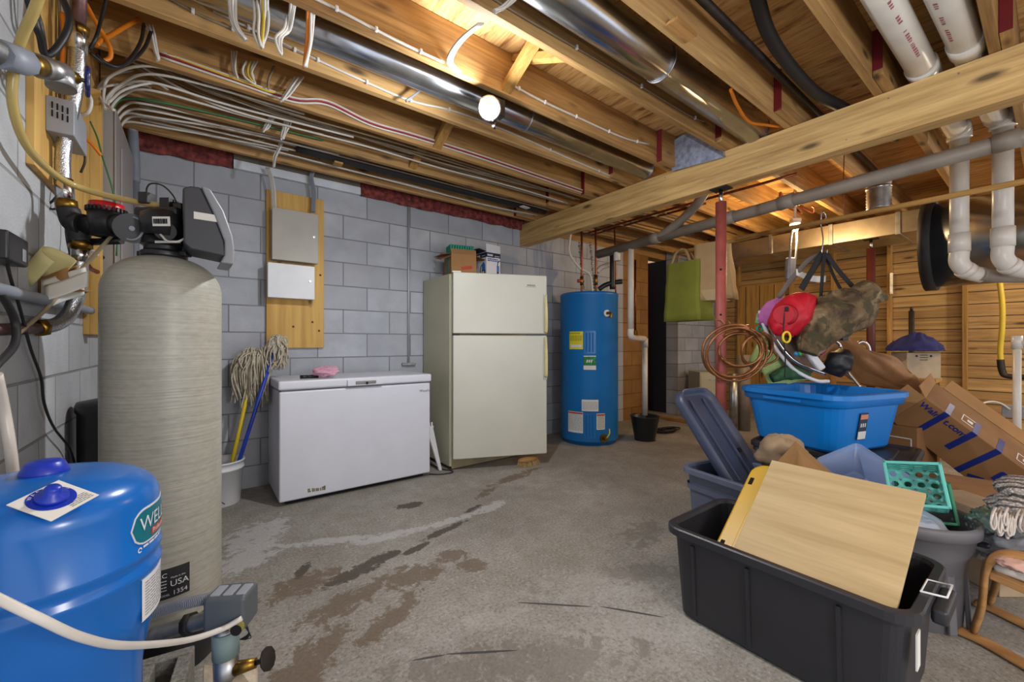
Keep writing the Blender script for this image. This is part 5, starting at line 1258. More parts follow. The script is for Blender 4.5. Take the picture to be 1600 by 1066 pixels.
# grey can with crates
t = thing('waste_bin', 'round grey waste can holding teal crates, beside the black tote', 'bin', (2.34, 0.369, 0))
build(MB().lathe([(0.150, 0.0), (0.154, 0.006), (0.168, 0.27), (0.185, 0.30), (0.192, 0.36), (0.206, 0.365), (0.208, 0.40), (0.200, 0.412), (0.190, 0.405), (0.178, 0.36), (0.148, 0.02), (0.002, 0.016)], (2.34, 0.369, 0), 60, caps=False), 'can', M['cangrey'], t)
mb = MB()
for k in range(10):
    a = 2*math.pi*k/10 + 0.3; mb.box((2.34+0.163*math.cos(a), 0.369+0.163*math.sin(a), 0.145), (0.014, 0.030, 0.27), rz=math.degrees(a), ry=-3)
build(mb, 'flute', M['cangrey'], t, bevel=0.004)
for a in (-0.9, 2.2): build(MB().box((2.34+0.205*math.cos(a), 0.369+0.205*math.sin(a), 0.335), (0.05, 0.10, 0.035), rz=math.degrees(a)), 'can_handle', M['cangrey'], t, bevel=0.01)
def perf(mb, w, h, nx, ny, rx_, ry_, Mx, skip=None, slot=None):
    cw, ch = w/nx, h/ny
    for i in range(nx):
        for j in range(ny):
            cx, cy = (i+.5)*cw, (j+.5)*ch
            if skip and (i, j) in skip:
                mb.add([Mx @ Vector((i*cw, 0, j*ch)), Mx @ Vector(((i+1)*cw, 0, j*ch)), Mx @ Vector(((i+1)*cw, 0, (j+1)*ch)), Mx @ Vector((i*cw, 0, (j+1)*ch))], [(0,1,2,3)]); continue
            n_ = 16; out = []; inn = []
            for k in range(n_):
                a = 2*math.pi*(k+0.5)/n_; ca, sa = math.cos(a), math.sin(a); m_ = max(abs(ca)/(cw/2), abs(sa)/(ch/2))
                out.append(Mx @ Vector((cx+ca/m_, 0, cy+sa/m_))); inn.append(Mx @ Vector((cx+rx_*ca, 0, cy+ry_*sa)))
            mb.add(out+inn, [(k, (k+1) % n_, n_+(k+1) % n_, n_+k) for k in range(n_)])
    return mb
M['teal_crate'] = plain('teal_crate_plastic', (96, 186, 176), 0.4, 0, 0.03); M['green_crate'] = plain('green_crate_plastic', (52, 138, 104), 0.42, 0, 0.04)
def crate(label, TRc, w, h, dp, ang, mat_, yaw=82, roll=9):
    rt = Vector((math.sin(R(yaw+90)), math.cos(R(yaw+90)), 0)); hd_ = Vector((math.sin(R(yaw)), math.cos(R(yaw)), 0))
    d = hd_*math.cos(R(ang)) - UP*math.sin(R(ang)); u = UP*math.cos(R(ang)) + hd_*math.sin(R(ang))
    rt, u = rt*math.cos(R(roll)) + u*math.sin(R(roll)), u*math.cos(R(roll)) - rt*math.sin(R(roll))
    BL = TRc - rt*w - u*h
    Fx = Matrix(((rt.x, d.x, u.x, 0), (rt.y, d.y, u.y, 0), (rt.z, d.z, u.z, 0), (0,0,0,1))); Fx.translation = BL
    t = thing('plastic_crate', label, 'crate', TRc, group='small slotted plastic crates')
    hx_, hz_ = w*0.06, h*0.038
    build(perf(MB(), w, h, 4, 4, w*0.075, h*0.07, Fx @ TR((0, dp, 0))), 'base_panel', mat_, t, solid=0.003)
    for nm, Mx in (('side_panel', Fx @ TR((0,0,0), rz=90)), ('side_panel', Fx @ TR((w,0,0), rz=90))):
        build(perf(MB(), dp, h, 4, 5, dp*0.07, h*0.055, Mx), nm, mat_, t, solid=0.003)
    for nm, z in (('end_panel', 0), ('end_panel', h)):
        build(perf(MB(), w, dp, 4, 4, w*0.085, dp*0.05, Fx @ TR((0,0,z), rx=90) @ Matrix.Scale(-1, 4, (0,0,1)) @ TR((0,0,0))), nm, mat_, t, solid=0.003)
    mb = MB(); q = [(0,0,0), (w,0,0), (w,0,h), (0,0,h)]
    for k in range(4):
        a_, b_ = Vector(q[k]), Vector(q[(k+1) % 4]); lo = Vector((min(a_.x,b_.x)-0.006, -0.004, min(a_.z,b_.z)-0.006)); hi = Vector((max(a_.x,b_.x)+0.006, 0.008, max(a_.z,b_.z)+0.006)); mb.bb(lo, hi, Fx)
    build(mb, 'rim', mat_, t, bevel=0.003)
    return t
crate('pale teal slotted crate tipped open in the grey waste can', at(1468, 725, D=1.64), 0.165, 0.165, 0.14, 24, M['teal_crate'])
crate('darker green slotted crate nested behind the pale teal crate', at(1482, 756, D=1.72), 0.165, 0.16, 0.10, 26, M['green_crate'])

tag(build(crumple(Vector((2.345, 0.365, 0.25)), 0.150, 0.150, 0.165, 0.16, 2.6, 41, 44, 24), 'plastic_liner', plain('pale_blue_film', (176, 186, 204), 0.3, 0, 0.12)), 'crumpled pale plastic filling the grey waste can under the crates', 'plastic bag')
# boxes behind
t = carton('cardboard_box', 'tall brown carton with a printed panel behind the blue tub', (3.80, 0.63, 0), (0.25, 0.26, 0.555), rz=-14, m=M['cardboard_dark'])
mb = MB()
for a_, b_ in (((-0.10, 0.34), (0.05, 0.34)), ((0.05, 0.34), (0.05, 0.48)), ((0.05, 0.48), (-0.10, 0.48)), ((-0.10, 0.48), (-0.10, 0.34))):
    mb.bb((-0.1265, min(a_[0], b_[0])-0.003, min(a_[1], b_[1])-0.003), (-0.125, max(a_[0], b_[0])+0.003, max(a_[1], b_[1])+0.003))
build(mb, 'printed_frame', M['paper'], t, local=True)
carton('cardboard_box', 'brown carton lying in front of the blue-striped shipping box', (3.28, 0.20, 0), (0.42, 0.38, 0.34), rz=10, m=M['cardboard_dark'])
carton('cardboard_box', 'flat brown carton under the low end of the blue-striped shipping box', (3.90, 0.12, 0), (0.40, 0.36, 0.14), rz=12, m=M['cardboard'])
t = carton('shoe_carton', 'narrow tan carton with blue emblem behind the waste can', at(1530, 800, D=1.95) - UP*0.30, (0.34, 0.20, 0.345), rz=52, m=plain('tan_print_carton', (176, 152, 122), 0.8))
build(MB().bb((0.04, -0.1015, 0.24), (0.12, -0.1, 0.325)), 'blue_emblem', M['inkblue'], t, local=True)
mb = MB().bb((-0.11, -0.1015, 0.23), (-0.10, -0.1, 0.33)); textlines(mb, lambda u, v_: Vector((u, -0.1012, v_)), -0.08, -0.01, 0.32, 0.016, 6); build(mb, 'carton_print', M['cardboard_dark'], t, local=True)
# blue-striped shipping box, tilted
th = math.atan(1.07); pr = E1*math.cos(th) - FWD*math.sin(th); ray = E1*math.sin(th) + FWD*math.cos(th)
Lx = (pr*0.72 + ray*0.10 - UP*0.68).normalized(); Vx = (-pr*0.66 + ray*0.30 - UP*0.68); Vx = (Vx - Lx*Vx.dot(Lx)).normalized(); Nx = Lx.cross(Vx); Nx = Nx if Nx.dot(ray) > 0 else -Nx
A_ = at(1446, 622, D=2.60)
F = Matrix(((Lx.x, Nx.x, -Vx.x, 0), (Lx.y, Nx.y, -Vx.y, 0), (Lx.z, Nx.z, -Vx.z, 0), (0,0,0,1))); F.translation = A_
t = thing('shipping_box', 'tilted brown shipping box banded with blue tape, flaps torn open', 'box', A_ + Lx*0.3 + Vx*0.2)
LB, HB, NB = 0.64, 0.25, 0.28
build(MB().bb((0, 0, -HB), (LB, NB, 0), F), 'carton', M['cardboard_dark'], t, bevel=0.004)
def onface(x0, x1, z0, z1, k=0.0015): return [(x0, -k, z0), (x1, -k, z0), (x1, 0.001, z0), (x0, 0.001, z0)], [(x0, -k, z1), (x1, -k, z1), (x1, 0.001, z1), (x0, 0.001, z1)]
M['bluetape'] = plain('blue_print_band', (24, 44, 118), 0.4, 0, 0.08)
for x0, x1, z0 in ((0.115, 0.147, -HB), (0.27, 0.302, -0.17), (0.40, 0.432, -HB)):
    mb = MB().bb((x0, -0.0015, z0), (x1, 0.001, 0.0), F); mb.bb((x0, -0.0015, -0.001), (x1, 0.15, 0.0018), F)
    build(mb, 'blue_band', M['bluetape'], t)
mb = MB(); put_text(mb, 'Walm', 0.052, lambda u, v_: F @ Vector((0.012 + u, -0.002, -0.060 + v_)), bold=0.0012); 
put_text(mb, 't.com', 0.052, lambda u, v_: F @ Vector((0.158 + u, -0.002, -0.060 + v_)), bold=0.0012); build(mb, 'box_lettering', M['bluetape'], t)
mb = MB()
for cx, cz, a in ((0.53, -0.12, 0), (0.49, -0.21, 62), (0.585, -0.20, -60)):
    q = F @ TR((cx, 0, cz), ry=a); mb.prism([(-0.010, -0.035), (0.010, -0.035), (0.016, 0.03), (0.009, 0.04), (-0.009, 0.04), (-0.016, 0.03)], -0.002, 0.0005, q)
build(mb, 'spark_mark', M['bluetape'], t)
mb = MB()
for x0 in (0.20, 0.50): 
    for a_, b_ in (((0,0.05),(0.09,0.055)), ((0,0.13),(0.09,0.135)), ((0,0.05),(0.005,0.135)), ((0.085,0.05),(0.09,0.135)), ((0.03,0.08),(0.06,0.105))): mb.bb((x0+a_[0], a_[1], -0.001), (x0+b_[0], b_[1], 0.0015), F)
build(mb, 'handling_marks', M['paper'], t)
for pts in ([(0, 0, 0), (0, 0, -HB), (-0.10, 0.05, -HB+0.02), (-0.11, 0.03, -0.01)], [(0, 0, 0), (0.0, NB, 0), (-0.06, NB, 0.03), (-0.07, 0.02, 0.03)], [(0.05, NB, 0), (LB, NB, 0), (LB, NB+0.08, 0.03), (0.05, NB+0.08, 0.04)]):
    build(MB().add([F @ Vector(p_) for p_ in pts], [(0,1,2,3)]), 'flap', M['cardboard'], t, solid=0.005)

# white carton on a stool with a blue cloth
sx, sy = 5.36, 0.80
t = thing('wooden_stool', 'plain wooden stand under the white carton by the board wall', 'stool', (sx, sy, 0))
build(MB().bb((sx-0.16, sy-0.16, 0.74), (sx+0.16, sy+0.16, 0.775)), 'stool_top', M['upright'], t, bevel=0.004)
for dx in (-0.13, 0.13):
    for dy in (-0.13, 0.13): build(MB().bb((sx+dx-0.02, sy+dy-0.02, 0), (sx+dx+0.02, sy+dy+0.02, 0.74)), 'leg', M['upright'], t)
t = thing('white_carton', 'pale carton on the wooden stand with a blue cloth on it', 'box', (sx, sy, 0.775), rz=-50)
build(MB().bb((-0.13, -0.11, 0), (0.13, 0.11, 0.235)), 'carton', plain('pale_carton', (178, 160, 132), 0.8), t, bevel=0.003, local=True)
mb = MB().cyl((-0.055, -0.111, 0.205), (-0.055, -0.109, 0.205), 0.010, n=14); mb.cyl((0.055, -0.111, 0.205), (0.055, -0.109, 0.205), 0.010, n=14)
textlines(mb, lambda u, v_: Vector((u, -0.1112, v_)), -0.03, 0.03, 0.21, 0.022, 3); build(mb, 'carton_print', M['ink'], t, local=True)
def tent(d, p):
    q = Vector((d.x*3, d.y*3, d.z*2)); return Vector((p.x*(0.35+0.65*(1-max(0,d.z))**0.6), p.y*(0.35+0.65*(1-max(0,d.z))**0.6), p.z))*(1 + 0.25*mnoise.noise(q*1.3)) if d.z > -0.2 else Vector((p.x*1.12, p.y*1.12, max(p.z, -0.02)))
tag(build(MB().ball((sx, sy, 1.05), (0.20, 0.20, 0.14), 40, 18, tent), 'blue_cloth', plain('navy_cloth', (30, 36, 96), 0.9, 0, 0.15, 10)), 'dark blue cloth heaped on the pale carton', 'cloth')
tag(build(MB().cyl((5.62, 0.86, 0.0), (5.66, 0.87, 1.42), 0.022, n=14).cyl((5.66, 0.87, 1.42), (5.661, 0.87, 1.46), 0.012, n=12), 'dark_pole', M['darkpipe']), 'dark capped pole standing behind the blue cloth', 'pole')
# bubble-lined kraft sheet over the heap
ks = [at(1270, 560, D=3.35), at(1300, 530, D=3.35), at(1345, 560, D=3.2), at(1400, 585, D=3.05), at(1432, 605, D=2.95)]
def sheet(u, v_):
    P = spline(ks, 8); i = u*(len(P)-1); a = P[int(i)].lerp(P[min(int(i)+1, len(P)-1)], i-int(i))
    wd = 0.42*(0.55 + 0.45*math.sin(math.pi*min(1, 0.2+u*0.8)))
    q = a + (FWD*0.4 + UP*-0.55 + E1*0.10)*(v_-0.35)*wd*1.2
    return q + Vector((0,0,1))*(0.05*mnoise.noise(Vector((u*5, v_*3, 2)))) + FWD*0.05*mnoise.noise(Vector((u*4, v_*5, 9))) - FWD*0.08*math.sin(v_*math.pi)
tag(build(MB().grid(sheet, 50, 18), 'kraft_sheet', plain('bubble_kraft', (178, 132, 90), 0.5, 0, 0.15, 8, 0.5, 90), solid=0.004), 'long crumpled sheet of bubbly brown wrapping over the heap behind the tub', 'wrapping')
for k, (px, py, D, sz, rz, lab) in enumerate(((1245, 600, 3.85, (0.45, 0.42, 0.66), 20, 'wide brown carton on the floor behind the blue tub, under the baby bouncer'), (1345, 620, 3.95, (0.30, 0.34, 0.62), -20, 'brown carton on the floor under the bubbly wrapping'))):
    p_ = at(px, py, D=D); carton('cardboard_box', lab, (p_.x, p_.y, 0), sz, rz, m=M['cardboard'] if k == 0 else M['cardboard_dark'])
tag(build(MB().hexa([at(1385, 635, D=2.9), at(1430, 640, D=2.75), at(1430, 650, D=2.75), at(1385, 648, D=2.9)], [at(1388, 612, D=3.0), at(1432, 640, D=2.85), at(1432, 646, D=2.85), at(1388, 618, D=3.0)]), 'styrofoam_strip', M['white']), 'white foam strip poking out beside the blue tub', 'foam strip')
# ------------------------------------------------------------------ hanging bags, bundle, bouncer, coil
def bagmesh(top, bot, n=10, puff=0.0, seed=0):
    rings = []
    m_ = 9
    for j in range(m_):
        v_ = j/(m_-1); ring = []
        for k in range(4):
            a0 = top[k].lerp(bot[k], v_); a1 = top[(k+1) % 4].lerp(bot[(k+1) % 4], v_)
            for i in range(n):
                p_ = a0.lerp(a1, i/n); q = p_*7 + Vector((seed, 0, 0)); p_ = p_ + Vector((mnoise.noise(q), mnoise.noise(q+Vector((5,1,2))), 0))*puff
                ring.append(p_)
        rings.append(ring)
    return MB().loft(rings, True, False, True)
def quad(c, w, d, z, rz):
    m_ = TR((c[0], c[1], z), rz=rz); return [m_ @ Vector(p_) for p_ in ((-w/2, -d/2, 0), (w/2, -d/2, 0), (w/2, d/2, 0), (-w/2, d/2, 0))]
t = thing('tote_bag', 'olive green fabric tote bag hanging from the wooden rod', 'bag', (3.54, 2.03, 1.29))
build(bagmesh(quad((3.54, 2.045), 0.11, 0.33, 1.835, -8), quad((3.56, 2.03), 0.19, 0.39, 1.30, -8), puff=0.012), 'bag_body', plain('olive_canvas', (128, 130, 44), 0.85, 0, 0.08, 8, 0.3, 240), t)
for dx in (-0.045, 0.045):
    y0 = 2.045
    build(MB().tube([(3.54+dx, y0-0.07, 1.83), (3.545+dx*0.6, y0-0.02, 1.93), (3.54, y0+0.035, 1.958), (3.545+dx*0.6, y0+0.08, 1.93), (3.54+dx, y0+0.11, 1.83)], (0.003, 0.013), n=8, flat=(1,0,0)), 'bag_handle', plain('tan_webbing', (172, 140, 92), 0.85), t)
t = thing('paper_bag', 'brown paper shopping bag hanging beside the olive tote bag', 'bag', (3.56, 1.78, 1.44))
pb = plain('paper_bag_brown', (172, 142, 100), 0.8, 0, 0.08, 6)
build(bagmesh(quad((3.54, 1.80), 0.05, 0.29, 1.97, 6), quad((3.58, 1.78), 0.20, 0.30, 1.47, 10), puff=0.016, seed=4), 'bag_body', pb, t)
build(MB().hexa([(3.48, 1.92, 1.47), (3.48, 1.70, 1.46), (3.66, 1.70, 1.46), (3.66, 1.90, 1.46)], [(3.475, 1.93, 1.56), (3.472, 1.69, 1.56), (3.66, 1.70, 1.50), (3.66, 1.90, 1.50)]), 'folded_bottom', plain('paper_bag_pale', (190, 164, 124), 0.8, 0, 0.06), t, bevel=0.004)
for y in (1.86, 1.74): build(MB().tube([(3.57, y, 1.95), (3.56, y-0.02, 1.975), (3.54, y-0.03, 1.98), (3.52, y-0.02, 1.97), (3.515, y, 1.93)], 0.005, n=6), 'cord_handle', M['cardboard'], t)

# coil of copper-brown tubing hung on the post
mb = MB(); rnd = random.Random(4)
M['tubing'] = plain('copper_tubing', (150, 98, 58), 0.35, 0.6, 0.2, 20)
cx, cy, cz = 2.965, 1.42, 1.045
def coil(c, ax_yaw, tilt, r0, turns, seed):
    rn = random.Random(seed); m_ = TR(c, rz=ax_yaw) @ rot(rx=tilt); pts = []
    for k in range(int(turns*16)+1):
        a = 2*math.pi*k/16; rr = r0*(1 + 0.07*math.sin(a*0.37+seed)) ; pts.append(m_ @ Vector((rr*math.cos(a), 0.03*math.sin(a*0.21+seed) + rn.uniform(-.006,.006), rr*math.sin(a)*0.92)))
    return pts
t = thing('tubing_coil', 'tangled coils of copper-brown tubing hung around the terracotta post', 'coil', (cx, cy, cz))
for i, (c, yw, ti, r0, n_) in enumerate((((cx-0.04, cy-0.085, 1.03), -37, 10, 0.195, 3.2), ((cx+0.015, cy-0.10, 1.05), -70, -18, 0.135, 2.4), ((cx+0.12, cy-0.15, 1.06), -25, 14, 0.125, 2.2))):
    build(MB().tube(coil(c, yw, ti, r0, n_, i+1), 0.0085, n=8, sub=2), 'coil_loop', M['tubing'], t)
build(MB().tube([(cx-0.02, cy-0.04, 1.21), (cx+0.03, cy-0.05, 1.225), (cx+0.10, cy-0.12, 1.22)], 0.008, n=8), 'loose_end', M['tubing'], t)
build(MB().tube([at(1155, 597, D=2.95), at(1175, 580, D=2.93), at(1215, 560, D=2.9), at(1195, 540, D=2.9)], 0.008, n=8), 'loose_end', M['tubing'], t)
build(MB().tube([(cx-0.03, cy-0.02, 1.23), (cx-0.045, cy-0.0, 1.26), (cx, cy+0.06, 1.265), (cx+0.045, cy, 1.255), (cx+0.0, cy-0.045, 1.23)], 0.005, n=6), 'tie_strap', M['cardboard'], t)

# hook, straps, red drawstring bag, pink hat, camouflage bundle
X0 = 3.50
t = thing('strap_hook', 'wire hook over the wooden rod gathering several black straps', 'hook', at(1287, 405, D=2.90))
build(MB().tube([at(1292, 350, D=2.90), at(1289, 334, D=2.88), at(1284, 332, D=2.90), at(1283, 350, D=2.92), at(1286, 375, D=2.90), at(1284, 398, D=2.90), at(1290, 404, D=2.90), at(1293, 388, D=2.90)], 0.004, n=8), 'wire', M['galv'], t)
def strap(name, pts, w_, m, par=None): return build(MB().tube(pts, (0.0025, w_), n=8, flat=(_s, _c, 0)), name, m, par or t)
M['strap'] = plain('black_webbing', (34, 33, 36), 0.8, 0, 0.08); M['strapgrey'] = plain('grey_webbing', (112, 104, 98), 0.8)
strap('black_strap', [at(1286, 395, D=2.90), at(1268, 425, D=2.86), at(1252, 452, D=2.83)], 0.022, M['strap'])
strap('black_strap', [at(1288, 395, D=2.90), at(1285, 430, D=2.84), at(1282, 470, D=2.82)], 0.013, M['strap'])
strap('black_strap', [at(1290, 395, D=2.90), at(1312, 425, D=2.86), at(1336, 452, D=2.80)], 0.018, M['strap'])
strap('black_strap', [at(1290, 398, D=2.92), at(1302, 430, D=2.90), at(1318, 460, D=2.86)], 0.012, M['strap'])
strap('grey_strap', [at(1284, 396, D=2.92), at(1262, 408, D=2.93), at(1248, 424, D=2.94), at(1232, 442, D=2.95), at(1216, 466, D=2.96)], 0.018, M['strapgrey'])
build(MB().grid(lambda u, v_: at(1244 + 46*u, 424 + 12*math.sin(2.4*u)*0.6 - 4 + 10*v_ + 6*u, D=2.94), 10, 4), 'white_tag', M['paper'], t, solid=0.003)
def sack(d, p):
    q = d*2.2; return p*(1 + 0.12*mnoise.noise(q) + 0.05*math.sin(9*math.atan2(d.z, d.y))*max(0, -d.x))
c = at(1240, 492, D=2.80)
def redfn(d, p):
    a = math.atan2(d.z, d.x); pl = max(0, -d.y)
    return p*(1 + 0.10*mnoise.noise(d*2 + Vector((3,0,0))) + 0.07*pl*math.sin(11*a))
Fq = TR(c, rz=-37.2) @ rot(ry=-38)
t = thing('drawstring_bag', 'crimson drawstring pouch hanging in front of the pink hat', 'bag', c)
build(MB().ball((0,0,0), (0.185, 0.10, 0.125), 48, 26, redfn, M=Fq), 'pouch', plain('crimson_nylon', (200, 22, 44), 0.55, 0, 0.08, 8), t)
build(MB().lathe([(0.088, 0), (0.075, 0.02), (0.03, 0.035), (0.06, 0.05), (0.075, 0.07)], n=28, M=Matrix.Translation(at(1228, 492, D=2.74)) @ (-ray).to_track_quat('Z', 'Y').to_matrix().to_4x4() @ Matrix.Scale(0.8, 4)), 'gathered_mouth', plain('crimson_nylon_fold', (184, 20, 40), 0.6, 0, 0.15, 20), t)
build(MB().tube([at(1226, 486, D=2.70), at(1224, 520, D=2.70), at(1227, 560, D=2.72), at(1226, 590, D=2.72)], 0.004, n=6), 'drawcord', M['strap'], t)
build(MB().box(at(1229, 483, D=2.69), (0.03, 0.02, 0.03), rz=20), 'cord_lock', M['strap'], t, bevel=0.006)
c = at(1216, 488, D=2.98)
tag(build(MB().ball((0,0,0), (0.145, 0.09, 0.10), 36, 18, sack, M=TR(c, rz=-37.2) @ rot(ry=-30)), 'pink_hat', plain('orchid_felt', (196, 112, 178), 0.8, 0, 0.06)), 'orchid pink sun hat hanging behind the crimson pouch', 'hat')
def camo():
    t = NT('camouflage_cloth'); o = t.co.outputs['Object']; n1 = t.noise(o, 7, 5, 0.6, 0.8); n2 = t.noise(t.mapping(o, (1,1,1), (4,2,7)), 11, 4, 0.6, 0.6)
    c = t.ramp(n1, [(0.38, (58, 42, 28)), (0.44, (92, 72, 48)), (0.58, (124, 104, 74)), (0.70, (170, 154, 124))])
    c = t.mix(t.ramp(n2, [(0.52, (0,0,0,1)), (0.58, (0.9,)*3+(1,))]), c, (70, 62, 36)); t.col(c); t.set(0.8); t.bump(n1, 0.4, 0.02); return t.m
t = thing('camouflage_bundle', 'rolled camouflage cloth bundle slung in black straps below the rod', 'bundle', at(1310, 500, D=2.78))
def bund(pts, rs, n=28, seed=0):
    P = spline(pts, 6); rings = []
    for i, p_ in enumerate(P):
        f_ = i/(len(P)-1)*(len(rs)-1); k = min(int(f_), len(rs)-2); rr = rs[k] + (rs[k+1]-rs[k])*(f_-k)
        tt = (P[min(i+1, len(P)-1)] - P[max(i-1, 0)]).normalized(); s1 = tt.orthogonal().normalized(); s1 = (UP - tt*UP.dot(tt)).normalized(); s2 = tt.cross(s1)
        ring = []
        for j in range(n):
            a = 2*math.pi*j/n; d = s1*math.cos(a) + s2*math.sin(a); nn = mnoise.noise((p_ + d*0.1)*9 + Vector((seed,0,0)))*0.3 + mnoise.noise((p_+d*0.1)*22)*0.14
            ring.append(p_ + d*rr*(1 + nn))
        rings.append(ring)
    return MB().loft(rings)
M['camo'] = camo()
build(bund([at(1262, 552, D=2.76), at(1276, 520, D=2.76), at(1300, 498, D=2.76), at(1330, 480, D=2.77), at(1352, 462, D=2.78)], [0.06, 0.11, 0.155, 0.14, 0.08]), 'cloth_roll', M['camo'], t)
build(bund([at(1335, 472, D=2.72), at(1352, 460, D=2.72), at(1372, 464, D=2.70), at(1388, 466, D=2.68)], [0.07, 0.085, 0.05, 0.012], seed=3), 'cloth_end', M['camo'], t)
build(bund([at(1325, 465, D=2.86), at(1300, 476, D=2.88), at(1285, 468, D=2.90)], [0.06, 0.05, 0.04], seed=5), 'crimson_lining', plain('crimson_lining', (176, 24, 48), 0.7), t)
build(bund([at(1290, 545, D=2.80), at(1275, 540, D=2.84), at(1246, 520, D=2.90)], [0.05, 0.06, 0.05], seed=8), 'maroon_lining', plain('maroon_lining', (132, 40, 66), 0.8), t)

# baby bouncer with green seat
t = thing('baby_bouncer', 'baby bouncer with leaf-green patterned seat hanging below the pink hat', 'bouncer', at(1225, 560, D=3.0))
build(MB().tube([at(1187, 486, D=3.0), at(1194, 510, D=2.98), at(1206, 535, D=2.95), at(1222, 558, D=2.92), at(1244, 580, D=2.90), at(1275, 595, D=2.88), at(1295, 596, D=2.88)], 0.013, n=12), 'frame_tube', M['white'], t)
build(MB().tube([at(1193, 484, D=2.98), at(1202, 508, D=2.95), at(1216, 534, D=2.92), at(1233, 556, D=2.89), at(1252, 570, D=2.87), at(1290, 585, D=2.86)], 0.010, n=12), 'inner_tube', M['chrome'], t)
def seat(u, v_):
    A1, B1, C1, D1 = (1170, 560), (1200, 508), (1272, 590), (1205, 600)
    px = (A1[0]*(1-u) + D1[0]*u)*(1-v_) + (B1[0]*(1-u) + C1[0]*u)*v_; py = (A1[1]*(1-u) + D1[1]*u)*(1-v_) + (B1[1]*(1-u) + C1[1]*u)*v_
    q = at(px, py + 4*math.sin(9*u), D=3.04 - 0.07*math.sin(math.pi*v_)*math.sin(math.pi*min(1, 0.15+u)))
    return q + UP*0.02*mnoise.noise(q*12)
def leafy():
    tt = NT('leaf_print'); o = tt.co.outputs['Object']; vo = tt.n('ShaderNodeTexVoronoi'); tt.l(tt.mapping(o, (30, 18, 22)), vo.inputs['Vector'])
    tt.col(tt.ramp(vo.outputs['Distance'], [(0.15, (130, 164, 78)), (0.32, (186, 212, 134))])); tt.set(0.9); return tt.m
build(MB().grid(seat, 24, 12), 'seat_cloth', leafy(), t, solid=0.006)
build(bund([at(1176, 576, D=3.10), at(1192, 566, D=3.10), at(1216, 572, D=3.10), at(1240, 586, D=3.06)], [0.04, 0.09, 0.09, 0.05], seed=11), 'seat_pad', leafy(), t)
build(bund([at(1206, 592, D=2.96), at(1235, 582, D=2.94), at(1265, 588, D=2.92)], [0.03, 0.055, 0.02], seed=12), 'seat_foot', plain('deep_green_cloth', (54, 96, 62), 0.9, 0, 0.2, 20), t)
build(MB().box(at(1272, 562, D=2.80), (0.05, 0.05, 0.16), rz=-50, ry=-34), 'vibration_unit', M['white'], t, bevel=0.012)
build(bund([at(1205, 520, D=2.99), at(1235, 548, D=2.98), at(1265, 578, D=2.97)], [0.07, 0.09, 0.06], seed=14), 'brown_backrest', plain('taupe_cloth', (120, 96, 80), 0.9), t)
mb = MB().tube([at(1229, 527, D=2.68) + (E1*math.cos(a)*0.024 + UP*math.sin(a)*0.034) for a in [2*math.pi*k/14 for k in range(14)]], 0.007, n=8, closed=True)
build(mb, 'yellow_link', plain('yellow_ring', (232, 206, 20), 0.4), t)
for k, (px, py, col_) in enumerate(((1250, 553, (60, 170, 90)), (1256, 552, (224, 110, 40)), (1244, 553, (50, 140, 190)))):
    build(MB().ball(at(px, py, D=2.82), 0.016, 14, 8), 'toy_bead', plain('bead_%d' % k, col_, 0.35), t)
t = thing('baby_bottle_toy', 'small pale green bottle-like toy clipped beside the pink hat', 'toy', at(1187, 512, D=3.03))
build(MB().cyl(at(1186, 506, D=3.05), at(1188, 490, D=3.05), 0.028, 0.022, n=18), 'toy_body', plain('mint_plastic', (150, 206, 150), 0.4), t); build(MB().cyl(at(1188, 491, D=3.05), at(1189, 485, D=3.05), 0.016, n=14), 'toy_cap', plain('sky_cap', (110, 160, 210), 0.4), t)
build(MB().tube([at(1187, 514, D=3.0) + (E1*math.cos(a)*0.018 + UP*math.sin(a)*0.018) for a in [2*math.pi*k/12 for k in range(12)]], 0.007, n=8, closed=True), 'toy_ring', plain('jade_ring', (20, 150, 120), 0.35), t)
c = at(1313, 570, D=2.95)
t = thing('padded_pouch', 'black padded pouch resting on the brown wrapping', 'pouch', c)
build(bund([at(1300, 585, D=2.95), at(1308, 570, D=2.93), at(1316, 556, D=2.92), at(1318, 546, D=2.92)], [0.05, 0.085, 0.075, 0.03], seed=21), 'pouch', plain('black_vinyl', (30, 29, 34), 0.45, 0, 0.1), t)
build(MB().tube([at(1322, 578, D=2.93), at(1332, 590, D=2.9), at(1345, 606, D=2.86)], 0.010, n=10), 'metal_leg', M['chrome'], t)
tag(build(MB().tube([at(1298, 531, D=3.05), at(1308, 535, D=3.05), at(1313, 542, D=3.05), at(1314, 552, D=3.03)], 0.012, n=10), 'chrome_tube', M['chrome']), 'short bent chrome tube beside the camouflage bundle', 'tube')
tag(build(MB().tube([at(1335, 540, D=3.3), at(1346, 534, D=3.3), at(1356, 540, D=3.3), at(1360, 556, D=3.3)], 0.013, n=10), 'chrome_tube', M['chrome']), 'bent chrome tube in front of the dark red post', 'tube')
tag(build(MB().box(at(1317, 526, D=3.2), (0.05, 0.05, 0.06), rz=-30).cyl(at(1317, 520, D=3.2), at(1314, 508, D=3.2), 0.008, n=8), 'plug_adaptor', M['blackplastic'], bevel=0.004), 'little black plug hanging below the camouflage bundle', 'plug')

